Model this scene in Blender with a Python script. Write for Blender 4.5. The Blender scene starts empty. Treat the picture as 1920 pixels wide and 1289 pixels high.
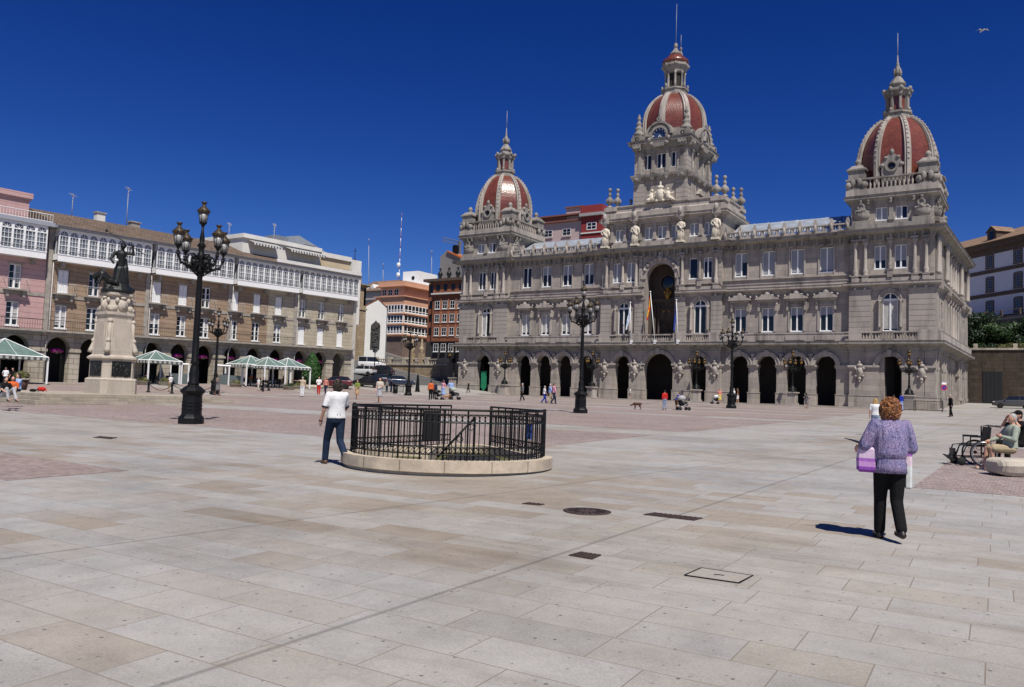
import bpy, math, random
import numpy as np
from mathutils import Vector, Matrix
R = math.radians
PI = math.pi
random.seed(7)
scn = bpy.context.scene
C = scn.collection

# ------------------------------------------------------------------ camera, sky, sun, exposure
CAM = Vector((73.640, -96.851, 0.0))          # eye level = level of the town hall's foot
FOC, HY, HS = 1500.0, 741.0, 0.0352           # pixels of the 1920 x 1289 photograph
ROLL = math.atan(HS)
PITCH = math.atan((HY - 644.5) * math.cos(ROLL) / FOC)
YAW = R(33.4758)
fwd = Vector((-math.sin(YAW) * math.cos(PITCH), math.cos(YAW) * math.cos(PITCH), math.sin(PITCH)))
rgt = Vector((math.cos(YAW), math.sin(YAW), 0))
upv = rgt.cross(fwd)
cr, sr = math.cos(ROLL), math.sin(ROLL)
cam_r = rgt * cr + upv * sr                    # picture right
cam_u = -rgt * sr + upv * cr                   # picture up
cd = bpy.data.cameras.new('camera')
cam = bpy.data.objects.new('camera', cd)
C.objects.link(cam)
cd.sensor_width = 36
cd.lens = FOC / 1920 * 36
cd.clip_end = 3000
cd.clip_start = 0.1
cam.matrix_world = Matrix(((cam_r.x, cam_u.x, -fwd.x, CAM.x), (cam_r.y, cam_u.y, -fwd.y, CAM.y), (cam_r.z, cam_u.z, -fwd.z, CAM.z), (0, 0, 0, 1)))
scn.camera = cam

SUN_EL = 57.0
sun_dir = Vector((0.80 * math.cos(R(SUN_EL)), -0.60 * math.cos(R(SUN_EL)), math.sin(R(SUN_EL))))   # towards the sun
sl = bpy.data.lights.new('sun', 'SUN')
sl.energy = 5.0
sl.angle = R(0.5)
sl.color = (1.0, 0.95, 0.87)
so = bpy.data.objects.new('sun', sl)
C.objects.link(so)
so.rotation_euler = sun_dir.to_track_quat('Z', 'Y').to_euler()
wd = bpy.data.worlds.new('World')
scn.world = wd
wd.use_nodes = True
wn = wd.node_tree
bg = wn.nodes['Background']
sky = wn.nodes.new('ShaderNodeTexSky')
sky.sky_type = 'NISHITA'
sky.sun_disc = False
sky.sun_elevation = R(SUN_EL)
sky.sun_rotation = math.atan2(sun_dir.x, sun_dir.y)
sky.altitude = 1500
sky.air_density = 1.0
sky.dust_density = 0.0
sky.ozone_density = 4.0
hsv = wn.nodes.new('ShaderNodeHueSaturation')
hsv.inputs['Hue'].default_value = 0.521
hsv.inputs['Saturation'].default_value = 1.33
hsv.inputs['Value'].default_value = 0.96
wn.links.new(sky.outputs[0], hsv.inputs['Color'])
gam = wn.nodes.new('ShaderNodeGamma')
gam.inputs['Gamma'].default_value = 1.2
wn.links.new(hsv.outputs[0], gam.inputs['Color'])
wn.links.new(gam.outputs[0], bg.inputs['Color'])
bg.inputs['Strength'].default_value = 0.05
scn.view_settings.view_transform = 'Standard'
scn.view_settings.look = 'None'
scn.view_settings.exposure = 0.12
scn.view_settings.gamma = 1.0
scn.cycles.max_bounces = 5
scn.cycles.diffuse_bounces = 2
scn.cycles.glossy_bounces = 3
scn.cycles.transmission_bounces = 4
scn.cycles.use_denoising = True

# ------------------------------------------------------------------ where things stand
def wdir(px, py):
    return (cam_r * (px - 960) + cam_u * (644.5 - py) + fwd * FOC)
fwd_h = Vector((-math.sin(YAW), math.cos(YAW), 0))
def at(px, py, dep):
    d = wdir(px, py)
    return CAM + d * (dep / d.dot(fwd_h))
def depth(p):
    return (Vector(p) - CAM).dot(fwd_h)
def G(x, y):
    """height of the ground"""
    z = 0.0176 * min(y, 0.0)
    if x < 10:
        t = min(1.0, (10 - x) / 12.0)
        z += t * (0.67 + 0.0046 * (min(y, 0) + 58))
    if x < -3:
        k = min(1.0, max(0.0, (y + 17.9) / 6.0))
        e = min(-3 - x, 60)
        z += k * (0.15 * e + 0.001 * e * e)
    if y > 0 and x > 60:
        z += min(1.0, (x - 60) / 4.0) * 0.036 * min(y, 60)
    return z
def gnd(px, py, off=0.0):
    d = wdir(px, py)
    t, p = 1.0 / FOC, None
    lo, hi = 0.002, 0.4
    for i in range(60):
        m = (lo + hi) / 2
        p = CAM + d * m
        if p.z < G(p.x, p.y) + off: hi = m
        else: lo = m
    return Vector((p.x, p.y, G(p.x, p.y) + off))
def pxm(p):
    return FOC / depth(p)

# ------------------------------------------------------------------ mesh helpers
class MB:
    def __init__(s, M=None):
        s.v, s.f, s.mi, s.sm = [], [], [], []
        s.M = M or Matrix.Identity(4)
        s.m = 0
        s.s = False
        s.cuts = []
    def cut(s):
        """what follows is a piece of its own"""
        if s.f: s.cuts.append((len(s.v), len(s.f)))
    def add(s, vs, fs, smooth=None):
        o = len(s.v)
        s.v += [tuple(s.M @ Vector(q)) for q in vs]
        for f in fs:
            s.f.append([i + o for i in f]); s.mi.append(s.m); s.sm.append(s.s if smooth is None else smooth)
    def box(s, x0, x1, y0, y1, z0, z1):
        s.add([(x0, y0, z0), (x1, y0, z0), (x1, y1, z0), (x0, y1, z0), (x0, y0, z1), (x1, y0, z1), (x1, y1, z1), (x0, y1, z1)],
              [(0, 3, 2, 1), (4, 5, 6, 7), (0, 1, 5, 4), (1, 2, 6, 5), (2, 3, 7, 6), (3, 0, 4, 7)])
    def cbox(s, c, d, rz=0.0, tap=1.0):
        """box by centre of its base and size, turned, tapered towards its top"""
        ca, sa = math.cos(rz), math.sin(rz)
        vs = []
        for z, k in ((0, 1), (d[2], tap)):
            for a, b in ((-1, -1), (1, -1), (1, 1), (-1, 1)):
                x, y = a * d[0] / 2 * k, b * d[1] / 2 * k
                vs.append((c[0] + ca * x - sa * y, c[1] + sa * x + ca * y, c[2] + z))
        s.add(vs, [(0, 3, 2, 1), (4, 5, 6, 7), (0, 1, 5, 4), (1, 2, 6, 5), (2, 3, 7, 6), (3, 0, 4, 7)])
    def prism(s, poly, y0, y1):
        """polygon in x,z pulled along y"""
        n = len(poly)
        a = sum(poly[i][0] * poly[(i + 1) % n][1] - poly[(i + 1) % n][0] * poly[i][1] for i in range(n))
        if a < 0: poly = poly[::-1]
        vs = [(x, y0, z) for x, z in poly] + [(x, y1, z) for x, z in poly]
        s.add(vs, [list(range(n)), list(range(2 * n - 1, n - 1, -1))] + [(i, i + n, (i + 1) % n + n, (i + 1) % n) for i in range(n)], False)
    def slab(s, poly, z0, z1):
        """polygon in x,y pulled along z"""
        n = len(poly)
        a = sum(poly[i][0] * poly[(i + 1) % n][1] - poly[(i + 1) % n][0] * poly[i][1] for i in range(n))
        if a < 0: poly = poly[::-1]
        vs = [(x, y, z0) for x, y in poly] + [(x, y, z1) for x, y in poly]
        s.add(vs, [list(range(n - 1, -1, -1)), list(range(n, 2 * n))] + [(i, (i + 1) % n, (i + 1) % n + n, i + n) for i in range(n)], False)
    def lathe(s, prof, n=16, c=(0, 0), a0=0.0, rx=1.0, ry=1.0, smooth=True, zb=0.0):
        vs, fs = [], []
        k = len(prof)
        for i in range(n):
            a = a0 + 2 * PI * i / n
            for r, z in prof:
                vs.append((c[0] + rx * r * math.cos(a), c[1] + ry * r * math.sin(a), z + zb))
        for i in range(n):
            j = (i + 1) % n
            for q in range(k - 1):
                fs.append((i * k + q, j * k + q, j * k + q + 1, i * k + q + 1))
        if prof[0][0] > 1e-4: fs.append([i * k for i in range(n)][::-1])
        if prof[-1][0] > 1e-4: fs.append([i * k + k - 1 for i in range(n)])
        s.add(vs, fs, smooth)
    def tube(s, pts, r, n=8, smooth=True, caps=True):
        pts = [Vector(p) for p in pts]
        rs = r if isinstance(r, (list, tuple)) else [r] * len(pts)
        vs, fs = [], []
        prev = None
        for i, p in enumerate(pts):
            t = (pts[min(i + 1, len(pts) - 1)] - pts[max(i - 1, 0)]).normalized()
            if prev is None:
                u = t.cross(Vector((0, 0, 1)))
                if u.length < 1e-3: u = t.cross(Vector((1, 0, 0)))
            else:
                u = prev - t * prev.dot(t)
            u.normalize(); prev = u
            w = t.cross(u)
            for q in range(n):
                a = 2 * PI * q / n
                vs.append(p + (u * math.cos(a) + w * math.sin(a)) * rs[i])
        for i in range(len(pts) - 1):
            for q in range(n):
                fs.append((i * n + q, i * n + (q + 1) % n, (i + 1) * n + (q + 1) % n, (i + 1) * n + q))
        if caps:
            fs.append(list(range(n))[::-1]); fs.append([(len(pts) - 1) * n + q for q in range(n)])
        s.add(vs, fs, smooth)
    def bar(s, a, b, r):
        s.tube([a, b], r, 4, False)
    def ball(s, c, r, n=10, m=7, M=None):
        if not isinstance(r, (tuple, list)): r = (r, r, r)
        vs, fs = [], []
        for i in range(1, m):
            t = PI * i / m
            for j in range(n):
                a = 2 * PI * j / n
                vs.append(Vector((r[0] * math.sin(t) * math.cos(a), r[1] * math.sin(t) * math.sin(a), r[2] * math.cos(t))))
        vs.append(Vector((0, 0, r[2]))); vs.append(Vector((0, 0, -r[2])))
        T, B = len(vs) - 2, len(vs) - 1
        for i in range(m - 2):
            for j in range(n):
                fs.append((i * n + j, (i + 1) * n + j, (i + 1) * n + (j + 1) % n, i * n + (j + 1) % n))
        for j in range(n):
            fs.append((T, j, (j + 1) % n)); fs.append((B, (m - 2) * n + (j + 1) % n, (m - 2) * n + j))
        if M: vs = [M @ v for v in vs]
        s.add([v + Vector(c) for v in vs], fs, True)
    def caps(s, a, b, ra, rb, n=10):
        """closed tapered capsule"""
        a, b = Vector(a), Vector(b)
        t = (b - a)
        L = t.length
        if L < 1e-5: return s.ball(a, ra)
        t /= L
        pts, rs = [], []
        for k in (0, 25, 50, 75, 90):
            pts.append(a - t * ra * math.cos(R(k))); rs.append(max(0.0005, ra * math.sin(R(k))))
        for k in (90, 75, 50, 25, 0):
            pts.append(b + t * rb * math.cos(R(k))); rs.append(max(0.0005, rb * math.sin(R(k))))
        s.tube(pts, rs, n)
    def sweep(s, path, prof, closed=False):
        """profile (out, z) carried along a plan path, out to the right of travel, mitred"""
        n = len(path)
        P = [Vector((p[0], p[1])) for p in path]
        cols = []
        for i in range(n):
            d0 = (P[i] - P[i - 1]).normalized() if (i > 0 or closed) else None
            d1 = (P[(i + 1) % n] - P[i]).normalized() if (i < n - 1 or closed) else None
            n0 = Vector((d0.y, -d0.x)) if d0 else None
            n1 = Vector((d1.y, -d1.x)) if d1 else None
            if n0 is None: m = n1
            elif n1 is None: m = n0
            else:
                m = n0 + n1
                m = m / max(0.3, m.dot(n1))
            cols.append([(P[i].x + m.x * o, P[i].y + m.y * o, z) for o, z in prof])
        k = len(prof)
        vs = [v for c in cols for v in c]
        fs = []
        for i in range(n if closed else n - 1):
            j = (i + 1) % n
            for q in range(k - 1):
                fs.append((i * k + q, j * k + q, j * k + q + 1, i * k + q + 1))
        if not closed:
            fs.append(list(range(k))[::-1]); fs.append([(n - 1) * k + q for q in range(k)])
        s.add(vs, fs, False)
    def notched(s, x0, x1, z0, z1, y0, y1, holes, seg=12):
        """wall from x0 to x1 with openings rising from its foot: (centre, half width, top, arched)"""
        poly = [(x0, z0)]
        for c, h, top, arched in sorted(holes):
            poly.append((c - h, z0))
            if arched:
                sp = top - h
                for i in range(seg + 1):
                    a = PI - PI * i / seg
                    poly.append((c + h * math.cos(a), sp + h * math.sin(a)))
            else:
                poly += [(c - h, top), (c + h, top)]
            poly.append((c + h, z0))
        poly += [(x1, z0), (x1, z1), (x0, z1)]
        s.prism(poly, y0, y1)
    def ring(s, c, z, r0, r1, y0, y1, a0=0.0, a1=180.0, seg=14):
        poly = [(c + r1 * math.cos(R(a0 + (a1 - a0) * i / seg)), z + r1 * math.sin(R(a0 + (a1 - a0) * i / seg))) for i in range(seg + 1)]
        inn = [(c + r0 * math.cos(R(a0 + (a1 - a0) * i / seg)), z + r0 * math.sin(R(a0 + (a1 - a0) * i / seg))) for i in range(seg + 1)]
        for i in range(seg):
            s.prism([poly[i], poly[i + 1], inn[i + 1], inn[i]], y0, y1)
    def obj(s, name, mats, parent=None, base=None, bevel=0.0):
        if s.cuts:
            e = [(0, 0)] + s.cuts + [(len(s.v), len(s.f))]
            o = None
            for (v0, f0), (v1, f1) in zip(e, e[1:]):
                if f1 == f0: continue
                q = MB(); q.v = s.v[v0:v1]; q.f = [[i - v0 for i in f] for f in s.f[f0:f1]]; q.mi = s.mi[f0:f1]; q.sm = s.sm[f0:f1]
                o = q.obj(name, mats, parent, base, bevel)
            return o
        me = bpy.data.meshes.new(name)
        vs = s.v
        if base is not None:
            vs = [(x - base[0], y - base[1], z - base[2]) for x, y, z in vs]
        me.from_pydata(vs, [], s.f)
        if not isinstance(mats, (list, tuple)): mats = [mats]
        for m in mats: me.materials.append(m)
        me.polygons.foreach_set('material_index', s.mi)
        me.polygons.foreach_set('use_smooth', s.sm)
        me.update()
        o = bpy.data.objects.new(name, me)
        C.objects.link(o)
        if parent: o.parent = parent
        if bevel:
            b = o.modifiers.new('bevel', 'BEVEL'); b.width = bevel; b.segments = 2; b.limit_method = 'ANGLE'; b.angle_limit = R(40)
        return o

def tag(o, label=None, cat=None, group=None, kind=None):
    if label: o['label'] = label
    if cat: o['category'] = cat
    if group: o['group'] = group
    if kind: o['kind'] = kind
    return o
def thing(name, label, cat, loc=(0, 0, 0), rz=0.0, group=None):
    o = bpy.data.objects.new(name, None)
    o.empty_display_size = 0.2
    C.objects.link(o)
    o.location = loc
    o.rotation_euler = (0, 0, rz)
    return tag(o, label, cat, group)
KIDS = {}
def copy_tree(o, loc=None, rz=None, label=None, scale=None):
    kids = list(o.children)
    c = o.copy(); C.objects.link(c)
    if loc is not None: c.location = loc
    if rz is not None: c.rotation_euler = (0, 0, rz)
    if label: c['label'] = label
    if scale: c.scale = (scale, scale, scale)
    for ch in kids:
        d = copy_tree(ch); d.parent = c
    return c

# ------------------------------------------------------------------ materials
def _nt(name):
    m = bpy.data.materials.new(name)
    m.use_nodes = True
    nt = m.node_tree
    return m, nt, nt.nodes['Principled BSDF']
def nd(nt, t, **kw):
    n = nt.nodes.new(t)
    for k, v in kw.items(): setattr(n, k, v)
    return n
def mul(nt, a, b, fac=1.0, mode='MULTIPLY'):
    n = nd(nt, 'ShaderNodeMix', data_type='RGBA', blend_type=mode)
    n.inputs[0].default_value = fac
    for i, q in ((6, a), (7, b)):
        if isinstance(q, (tuple, list)): n.inputs[i].default_value = (*q[:3], 1)
        else: nt.links.new(q, n.inputs[i])
    return n.outputs[2]
def ramp(nt, src, stops, interp='LINEAR'):
    r = nd(nt, 'ShaderNodeValToRGB')
    r.color_ramp.interpolation = interp
    el = r.color_ramp.elements
    while len(el) < len(stops): el.new(0.5)
    for e, (p, c) in zip(el, stops):
        e.position = p
        e.color = (*c, 1) if isinstance(c, (tuple, list)) else (c, c, c, 1)
    nt.links.new(src, r.inputs[0])
    return r.outputs[0]
def noise(nt, scale, detail=4, vec=None, rough=0.6):
    n = nd(nt, 'ShaderNodeTexNoise')
    n.inputs['Scale'].default_value = scale
    n.inputs['Detail'].default_value = detail
    n.inputs['Roughness'].default_value = rough
    if vec is not None: nt.links.new(vec, n.inputs['Vector'])
    return n.outputs['Fac']
def bump(nt, bsdf, h, dist, strength=0.6):
    b = nd(nt, 'ShaderNodeBump')
    b.inputs['Strength'].default_value = strength
    b.inputs['Distance'].default_value = dist
    nt.links.new(h, b.inputs['Height'])
    nt.links.new(b.outputs[0], bsdf.inputs['Normal'])
MATS = {}
def mat(name, col, rough=0.6, var=0.12, scale=4.0, metal=0.0, bmp=0.0, spec=0.4, coat=0.0):
    if name in MATS: return MATS[name]
    m, nt, b = _nt(name)
    co = nd(nt, 'ShaderNodeTexCoord').outputs['Object']
    if var > 0:
        f = noise(nt, scale, 5, co)
        c = mul(nt, ramp(nt, f, [(0.3, 1 - var), (0.7, 1 + var * 0.6)]), col)
        nt.links.new(c, b.inputs['Base Color'])
        if bmp: bump(nt, b, noise(nt, scale * 5, 4, co), bmp)
    else:
        b.inputs['Base Color'].default_value = (*col, 1)
    b.inputs['Roughness'].default_value = rough
    b.inputs['Metallic'].default_value = metal
    b.inputs['Specular IOR Level'].default_value = spec
    if coat: b.inputs['Coat Weight'].default_value = coat
    MATS[name] = m
    return m
def ashlar(name, c1, c2, joint, bw, bh, msize=0.012, stain=0.35, rough=0.85, axis='xz', streak=True):
    """coursed stone blocks with joints, weather streaks and grain"""
    if name in MATS: return MATS[name]
    m, nt, b = _nt(name)
    geo = nd(nt, 'ShaderNodeNewGeometry').outputs['Position']
    sx = nd(nt, 'ShaderNodeSeparateXYZ'); nt.links.new(geo, sx.inputs[0])
    ad = nd(nt, 'ShaderNodeMath', operation='ADD'); nt.links.new(sx.outputs[0], ad.inputs[0]); nt.links.new(sx.outputs[1], ad.inputs[1])
    cx = nd(nt, 'ShaderNodeCombineXYZ'); nt.links.new(ad.outputs[0], cx.inputs[0]); nt.links.new(sx.outputs[2], cx.inputs[1])
    br = nd(nt, 'ShaderNodeTexBrick')
    nt.links.new(cx.outputs[0], br.inputs['Vector'])
    br.inputs['Color1'].default_value = (*c1, 1); br.inputs['Color2'].default_value = (*c2, 1); br.inputs['Mortar'].default_value = (*joint, 1)
    br.inputs['Scale'].default_value = 1.0
    br.inputs['Mortar Size'].default_value = msize
    br.inputs['Mortar Smooth'].default_value = 0.3
    br.inputs['Brick Width'].default_value = bw
    br.inputs['Row Height'].default_value = bh
    c = br.outputs['Color']
    mp = nd(nt, 'ShaderNodeMapping'); mp.inputs['Scale'].default_value = (1.2, 1.2, 0.18 if streak else 1.2); nt.links.new(geo, mp.inputs[0])
    st = noise(nt, 1.0, 6, mp.outputs[0], 0.65)
    c = mul(nt, ramp(nt, st, [(0.3, 1 - stain), (0.5, 0.95), (0.75, 1.06)]), c)
    gr = noise(nt, 9.0, 5, geo, 0.7)
    c = mul(nt, ramp(nt, gr, [(0.25, 0.86), (0.75, 1.1)]), c)
    nt.links.new(c, b.inputs['Base Color'])
    b.inputs['Roughness'].default_value = rough
    b.inputs['Specular IOR Level'].default_value = 0.25
    ad2 = nd(nt, 'ShaderNodeMath', operation='MULTIPLY_ADD'); ad2.inputs[1].default_value = -0.6
    nt.links.new(br.outputs['Fac'], ad2.inputs[0]); nt.links.new(gr, ad2.inputs[2])
    bump(nt, b, ad2.outputs[0], 0.02, 0.5)
    MATS[name] = m
    return m
def glass_dark(name, col=(0.012, 0.015, 0.02), rough=0.06):
    m = mat(name, col, rough, 0.0, spec=0.5)
    return m
# ------------------------------------------------------------------ ground and paving
def paving(name, bw, bh, stops, joint, rot, msize, dots=True, stain=0.3, off=0.37, grain=60.0, brown=None):
    m, nt, b = _nt(name)
    geo = nd(nt, 'ShaderNodeNewGeometry').outputs['Position']
    mp = nd(nt, 'ShaderNodeMapping'); mp.inputs['Rotation'].default_value = (0, 0, rot); nt.links.new(geo, mp.inputs[0])
    br = nd(nt, 'ShaderNodeTexBrick', offset=off, squash=0.72, squash_frequency=3)
    nt.links.new(mp.outputs[0], br.inputs['Vector'])
    br.inputs['Color1'].default_value = (0, 0, 0, 1); br.inputs['Color2'].default_value = (1, 1, 1, 1); br.inputs['Mortar'].default_value = (0.5, 0.5, 0.5, 1)
    br.inputs['Scale'].default_value = 1.0; br.inputs['Mortar Size'].default_value = msize; br.inputs['Mortar Smooth'].default_value = 0.4
    br.inputs['Brick Width'].default_value = bw; br.inputs['Row Height'].default_value = bh
    c = ramp(nt, br.outputs['Color'], stops)
    if brown:
        sr = nd(nt, 'ShaderNodeSeparateColor'); nt.links.new(br.outputs['Color'], sr.inputs[0])
        ma = nd(nt, 'ShaderNodeMath', operation='MULTIPLY_ADD'); ma.inputs[1].default_value = 0.34
        nt.links.new(sr.outputs[0], ma.inputs[0]); nt.links.new(noise(nt, 0.16, 3, geo, .5), ma.inputs[2])
        bm = nd(nt, 'ShaderNodeMix', data_type='RGBA'); nt.links.new(ramp(nt, ma.outputs[0], [(0.70, 0.0), (0.86, 0.55)]), bm.inputs[0])
        nt.links.new(c, bm.inputs[6]); bm.inputs[7].default_value = (*brown, 1); c = bm.outputs[2]
    c = mul(nt, ramp(nt, noise(nt, 0.35, 5, geo), [(0.32, 1 - stain), (0.5, 0.96), (0.7, 1.05)]), c)
    c = mul(nt, ramp(nt, noise(nt, 0.13, 5, geo, .65), [(0.32, (0.95, 0.91, 0.85)), (0.47, (1.0, 0.98, 0.95)), (0.62, (1.02, 1.02, 1.03))]), c)
    ms = nd(nt, 'ShaderNodeMapping'); ms.inputs['Scale'].default_value = (.25, 1.6, 1); nt.links.new(mp.outputs[0], ms.inputs[0])
    c = mul(nt, ramp(nt, noise(nt, 0.9, 6, ms.outputs[0], .7), [(0.30, (0.84, 0.81, 0.77)), (0.45, (1, 1, 1)), (0.7, (1.03, 1.03, 1.03))]), c)
    c = mul(nt, ramp(nt, noise(nt, 2.6, 6, geo, 0.72), [(0.3, 0.84), (0.55, 1.0), (0.75, 1.07)]), c)
    c = mul(nt, ramp(nt, noise(nt, grain, 3, geo, 0.8), [(0.3, 0.80), (0.7, 1.14)]), c)
    if dots:
        vo = nd(nt, 'ShaderNodeTexVoronoi', voronoi_dimensions='2D'); vo.inputs['Scale'].default_value = 1.75; nt.links.new(geo, vo.inputs['Vector'])
        c = mul(nt, ramp(nt, vo.outputs['Distance'], [(0.014, 0.35), (0.030, 1.0)]), c)
        v3 = nd(nt, 'ShaderNodeTexVoronoi', voronoi_dimensions='2D'); v3.inputs['Scale'].default_value = 3.3; nt.links.new(mp.outputs[0], v3.inputs['Vector'])
        c = mul(nt, ramp(nt, v3.outputs['Distance'], [(0.02, 0.62), (0.05, 1.0)]), c)
        for off_, x_, sl_ in ((0, 66.2, .127), (1, 69.6, 0.0)):
            sp_ = nd(nt, 'ShaderNodeSeparateXYZ'); nt.links.new(geo, sp_.inputs[0])
            m1 = nd(nt, 'ShaderNodeMath', operation='MULTIPLY_ADD'); m1.inputs[1].default_value = -sl_; m1.inputs[2].default_value = -90.0 * sl_ - x_; nt.links.new(sp_.outputs[1], m1.inputs[0])
            m2 = nd(nt, 'ShaderNodeMath', operation='ADD'); nt.links.new(m1.outputs[0], m2.inputs[0]); nt.links.new(sp_.outputs[0], m2.inputs[1])
            m3 = nd(nt, 'ShaderNodeMath', operation='ABSOLUTE'); nt.links.new(m2.outputs[0], m3.inputs[0])
            c = mul(nt, c, ramp(nt, m3.outputs[0], [(0.010, 0.66), (0.035, 1.0)]))
    jm = nd(nt, 'ShaderNodeMix', data_type='RGBA')
    nt.links.new(br.outputs['Fac'], jm.inputs[0]); nt.links.new(c, jm.inputs[6]); jm.inputs[7].default_value = (*joint, 1)
    nt.links.new(jm.outputs[2], b.inputs['Base Color'])
    b.inputs['Roughness'].default_value = 0.72
    b.inputs['Specular IOR Level'].default_value = 0.3
    h = nd(nt, 'ShaderNodeMath', operation='MULTIPLY_ADD'); h.inputs[1].default_value = -1.2
    nt.links.new(br.outputs['Fac'], h.inputs[0]); nt.links.new(noise(nt, 40, 4, geo), h.inputs[2])
    bump(nt, b, h.outputs[0], 0.004, 0.6)
    return m
SLAB = paving('granite_slabs', 1.08, 0.47, [(0.0, (0.335, 0.328, 0.315)), (0.16, (0.365, 0.357, 0.343)), (0.36, (0.380, 0.373, 0.360)), (0.5, (0.36, 0.338, 0.308)), (0.58, (0.38, 0.373, 0.36)),
              (0.75, (0.36, 0.345, 0.322)), (0.86, (0.38, 0.373, 0.36)), (1.0, (0.38, 0.363, 0.335))], (0.23, 0.195, 0.16), R(-2.2), 0.0055, True, 0.22, brown=(0.27, 0.215, 0.155))
SETT = paving('red_setts', 0.13, 0.11, [(0.0, (0.26, 0.205, 0.19)), (0.5, (0.335, 0.275, 0.253)), (1.0, (0.39, 0.33, 0.305))], (0.20, 0.16, 0.145), 0.0, 0.010, False, 0.20, 0.5, 30.0)
ASPH = paving('asphalt', 40.0, 40.0, [(0.0, (0.10, 0.10, 0.10)), (1.0, (0.12, 0.12, 0.12))], (0.11, 0.11, 0.11), 0.0, 0.0, False, 0.3)
GRAN = ashlar('granite_kerb', (0.36, 0.32, 0.27), (0.43, 0.39, 0.34), (0.16, 0.13, 0.10), 1.4, 0.9, 0.008, 0.3)

def frange(a, b, s):
    n = int(round((b - a) / s))
    return [a + s * i for i in range(n + 1)]
def sheet(xs, ys, dz=0.0):
    b = MB(); b.s = True
    nx = len(xs)
    b.add([(x, y, G(x, y) + dz) for y in ys for x in xs], [(j * nx + i, j * nx + i + 1, (j + 1) * nx + i + 1, (j + 1) * nx + i) for j in range(len(ys) - 1) for i in range(nx - 1)])
    return b
XS = [-900, -500, -300, -200, -140, -100] + frange(-80, 120, 2) + [140, 180, 260, 400, 700, 1100]
YS = [-420, -280, -200, -150, -120] + frange(-110, 90, 2) + [110, 140, 200, 300, 500, 900, 1500]
tag(sheet(XS, YS).obj('ground', SLAB), kind='structure')
def patch(name, x0, x1, y0, y1, m, dz=0.004):
    def cut(a, b, L): return sorted({a, b} | {v for v in L if a < v < b})
    o = sheet(cut(x0, x1, XS), cut(y0, y1, YS), dz).obj(name, m)
    return tag(o, kind='structure')
bands = [(-80.2, -70.5), (-67.3, -51.4), (-49.2, -41.0), (-38.6, -32.0), (-29.8, -23.2), (-21.2, -14.4), (-12.6, -6.4)]
for y0, y1 in bands:
    patch('pavement', 12.4, 62.3, y0, y1, SETT)
for y0, y1 in ((-80.6, -66.0), (-63.5, -47.0), (-44.6, -28.0)):
    patch('pavement', 71.7, 110.0, y0, y1, SETT)
patch('pavement', 12.4, 60.3, -90.7, -88.7, SETT)
for y0, y1 in ((-66, -51), (-48, -37), (-34, -24)):
    patch('pavement', -2.0, 9.6, y0, y1, SETT, 0.006)
patch('road', -70.0, -3.4, -13.8, 8.4, ASPH, 0.03)
# pavement along the town hall's foot
b = MB()
b.box(-3.0, 66.0, -7.6, 6.0, -1.0, 0.03)
tag(b.obj('pavement', GRAN, bevel=0.02), kind='structure')

IRON = mat('black_iron', (0.006, 0.0065, 0.007), 0.5, 0.25, 8.0, spec=0.22, bmp=0.004)
RUST = mat('rusty_iron', (0.055, 0.036, 0.030), 0.65, 0.4, 30.0, bmp=0.01)
def cover(name, px, label, cat, m, bars=0, dark=None):
    P = [gnd(x, y) for x, y in px]
    c = sum(P, Vector()) / len(P)
    o = thing(name, label, cat, c)
    b = MB()
    b.slab([((p - c).x, (p - c).y) for p in P], -0.01, 0.007)
    b.obj('plate', m, o)
    if bars:
        g = MB()
        for i in range(bars):
            t = (i + 0.5) / bars
            a0, a1 = P[0].lerp(P[3], t) - c, P[1].lerp(P[2], t) - c
            q = (P[3] - P[0]) / bars * 0.3
            g.slab([((a0 - q).x, (a0 - q).y), ((a1 - q).x, (a1 - q).y), ((a1 + q).x, (a1 + q).y), ((a0 + q).x, (a0 + q).y)], 0.007, 0.013)
        g.obj('grating', RUST, o)
    return o
cover('drain_grate', [(1206, 966), (1226, 962), (1319, 972.5), (1301, 977)], 'long rusty drain grate in the slabs beside the round manhole cover', 'drain grate', RUST, 10)
cover('inspection_cover', [(1066, 1042.5), (1088, 1036), (1128, 1042), (1110, 1050)], 'small rusty square cover, nearest of the iron covers to the viewer', 'iron cover', RUST, 5)
cover('inspection_cover', [(978, 945.5), (990, 943), (1022, 946.5), (1012, 948.5)], 'small rusty cover in the slabs beyond the round manhole cover', 'iron cover', RUST, 4)
cover('inspection_cover', [(174, 821), (186, 818.5), (222, 821), (208, 824)], 'dark square cover in the slabs in front of the tall street lamp', 'iron cover', RUST, 4)
b = MB()
mc = gnd(1101, 959.5)
rr = (gnd(1146, 960) - gnd(1057, 959)).length / 2
o = thing('manhole_cover', 'round dark iron manhole cover set in pale slabs', 'manhole cover', mc)
b.lathe([(rr, -0.01), (rr, 0.009), (rr * 0.93, 0.009)], 28)
b.obj('rim', RUST, o)
b = MB(); b.lathe([(rr * 0.92, -0.01), (rr * 0.92, 0.007), (rr * 0.1, 0.008), (0.0, 0.008)], 28)
for i in range(14):
    a = 2 * PI * i / 14
    b.cbox((rr * 0.62 * math.cos(a), rr * 0.62 * math.sin(a), 0.006), (rr * 0.4, 0.012, 0.008), a)
b.obj('plate', IRON, o)
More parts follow.
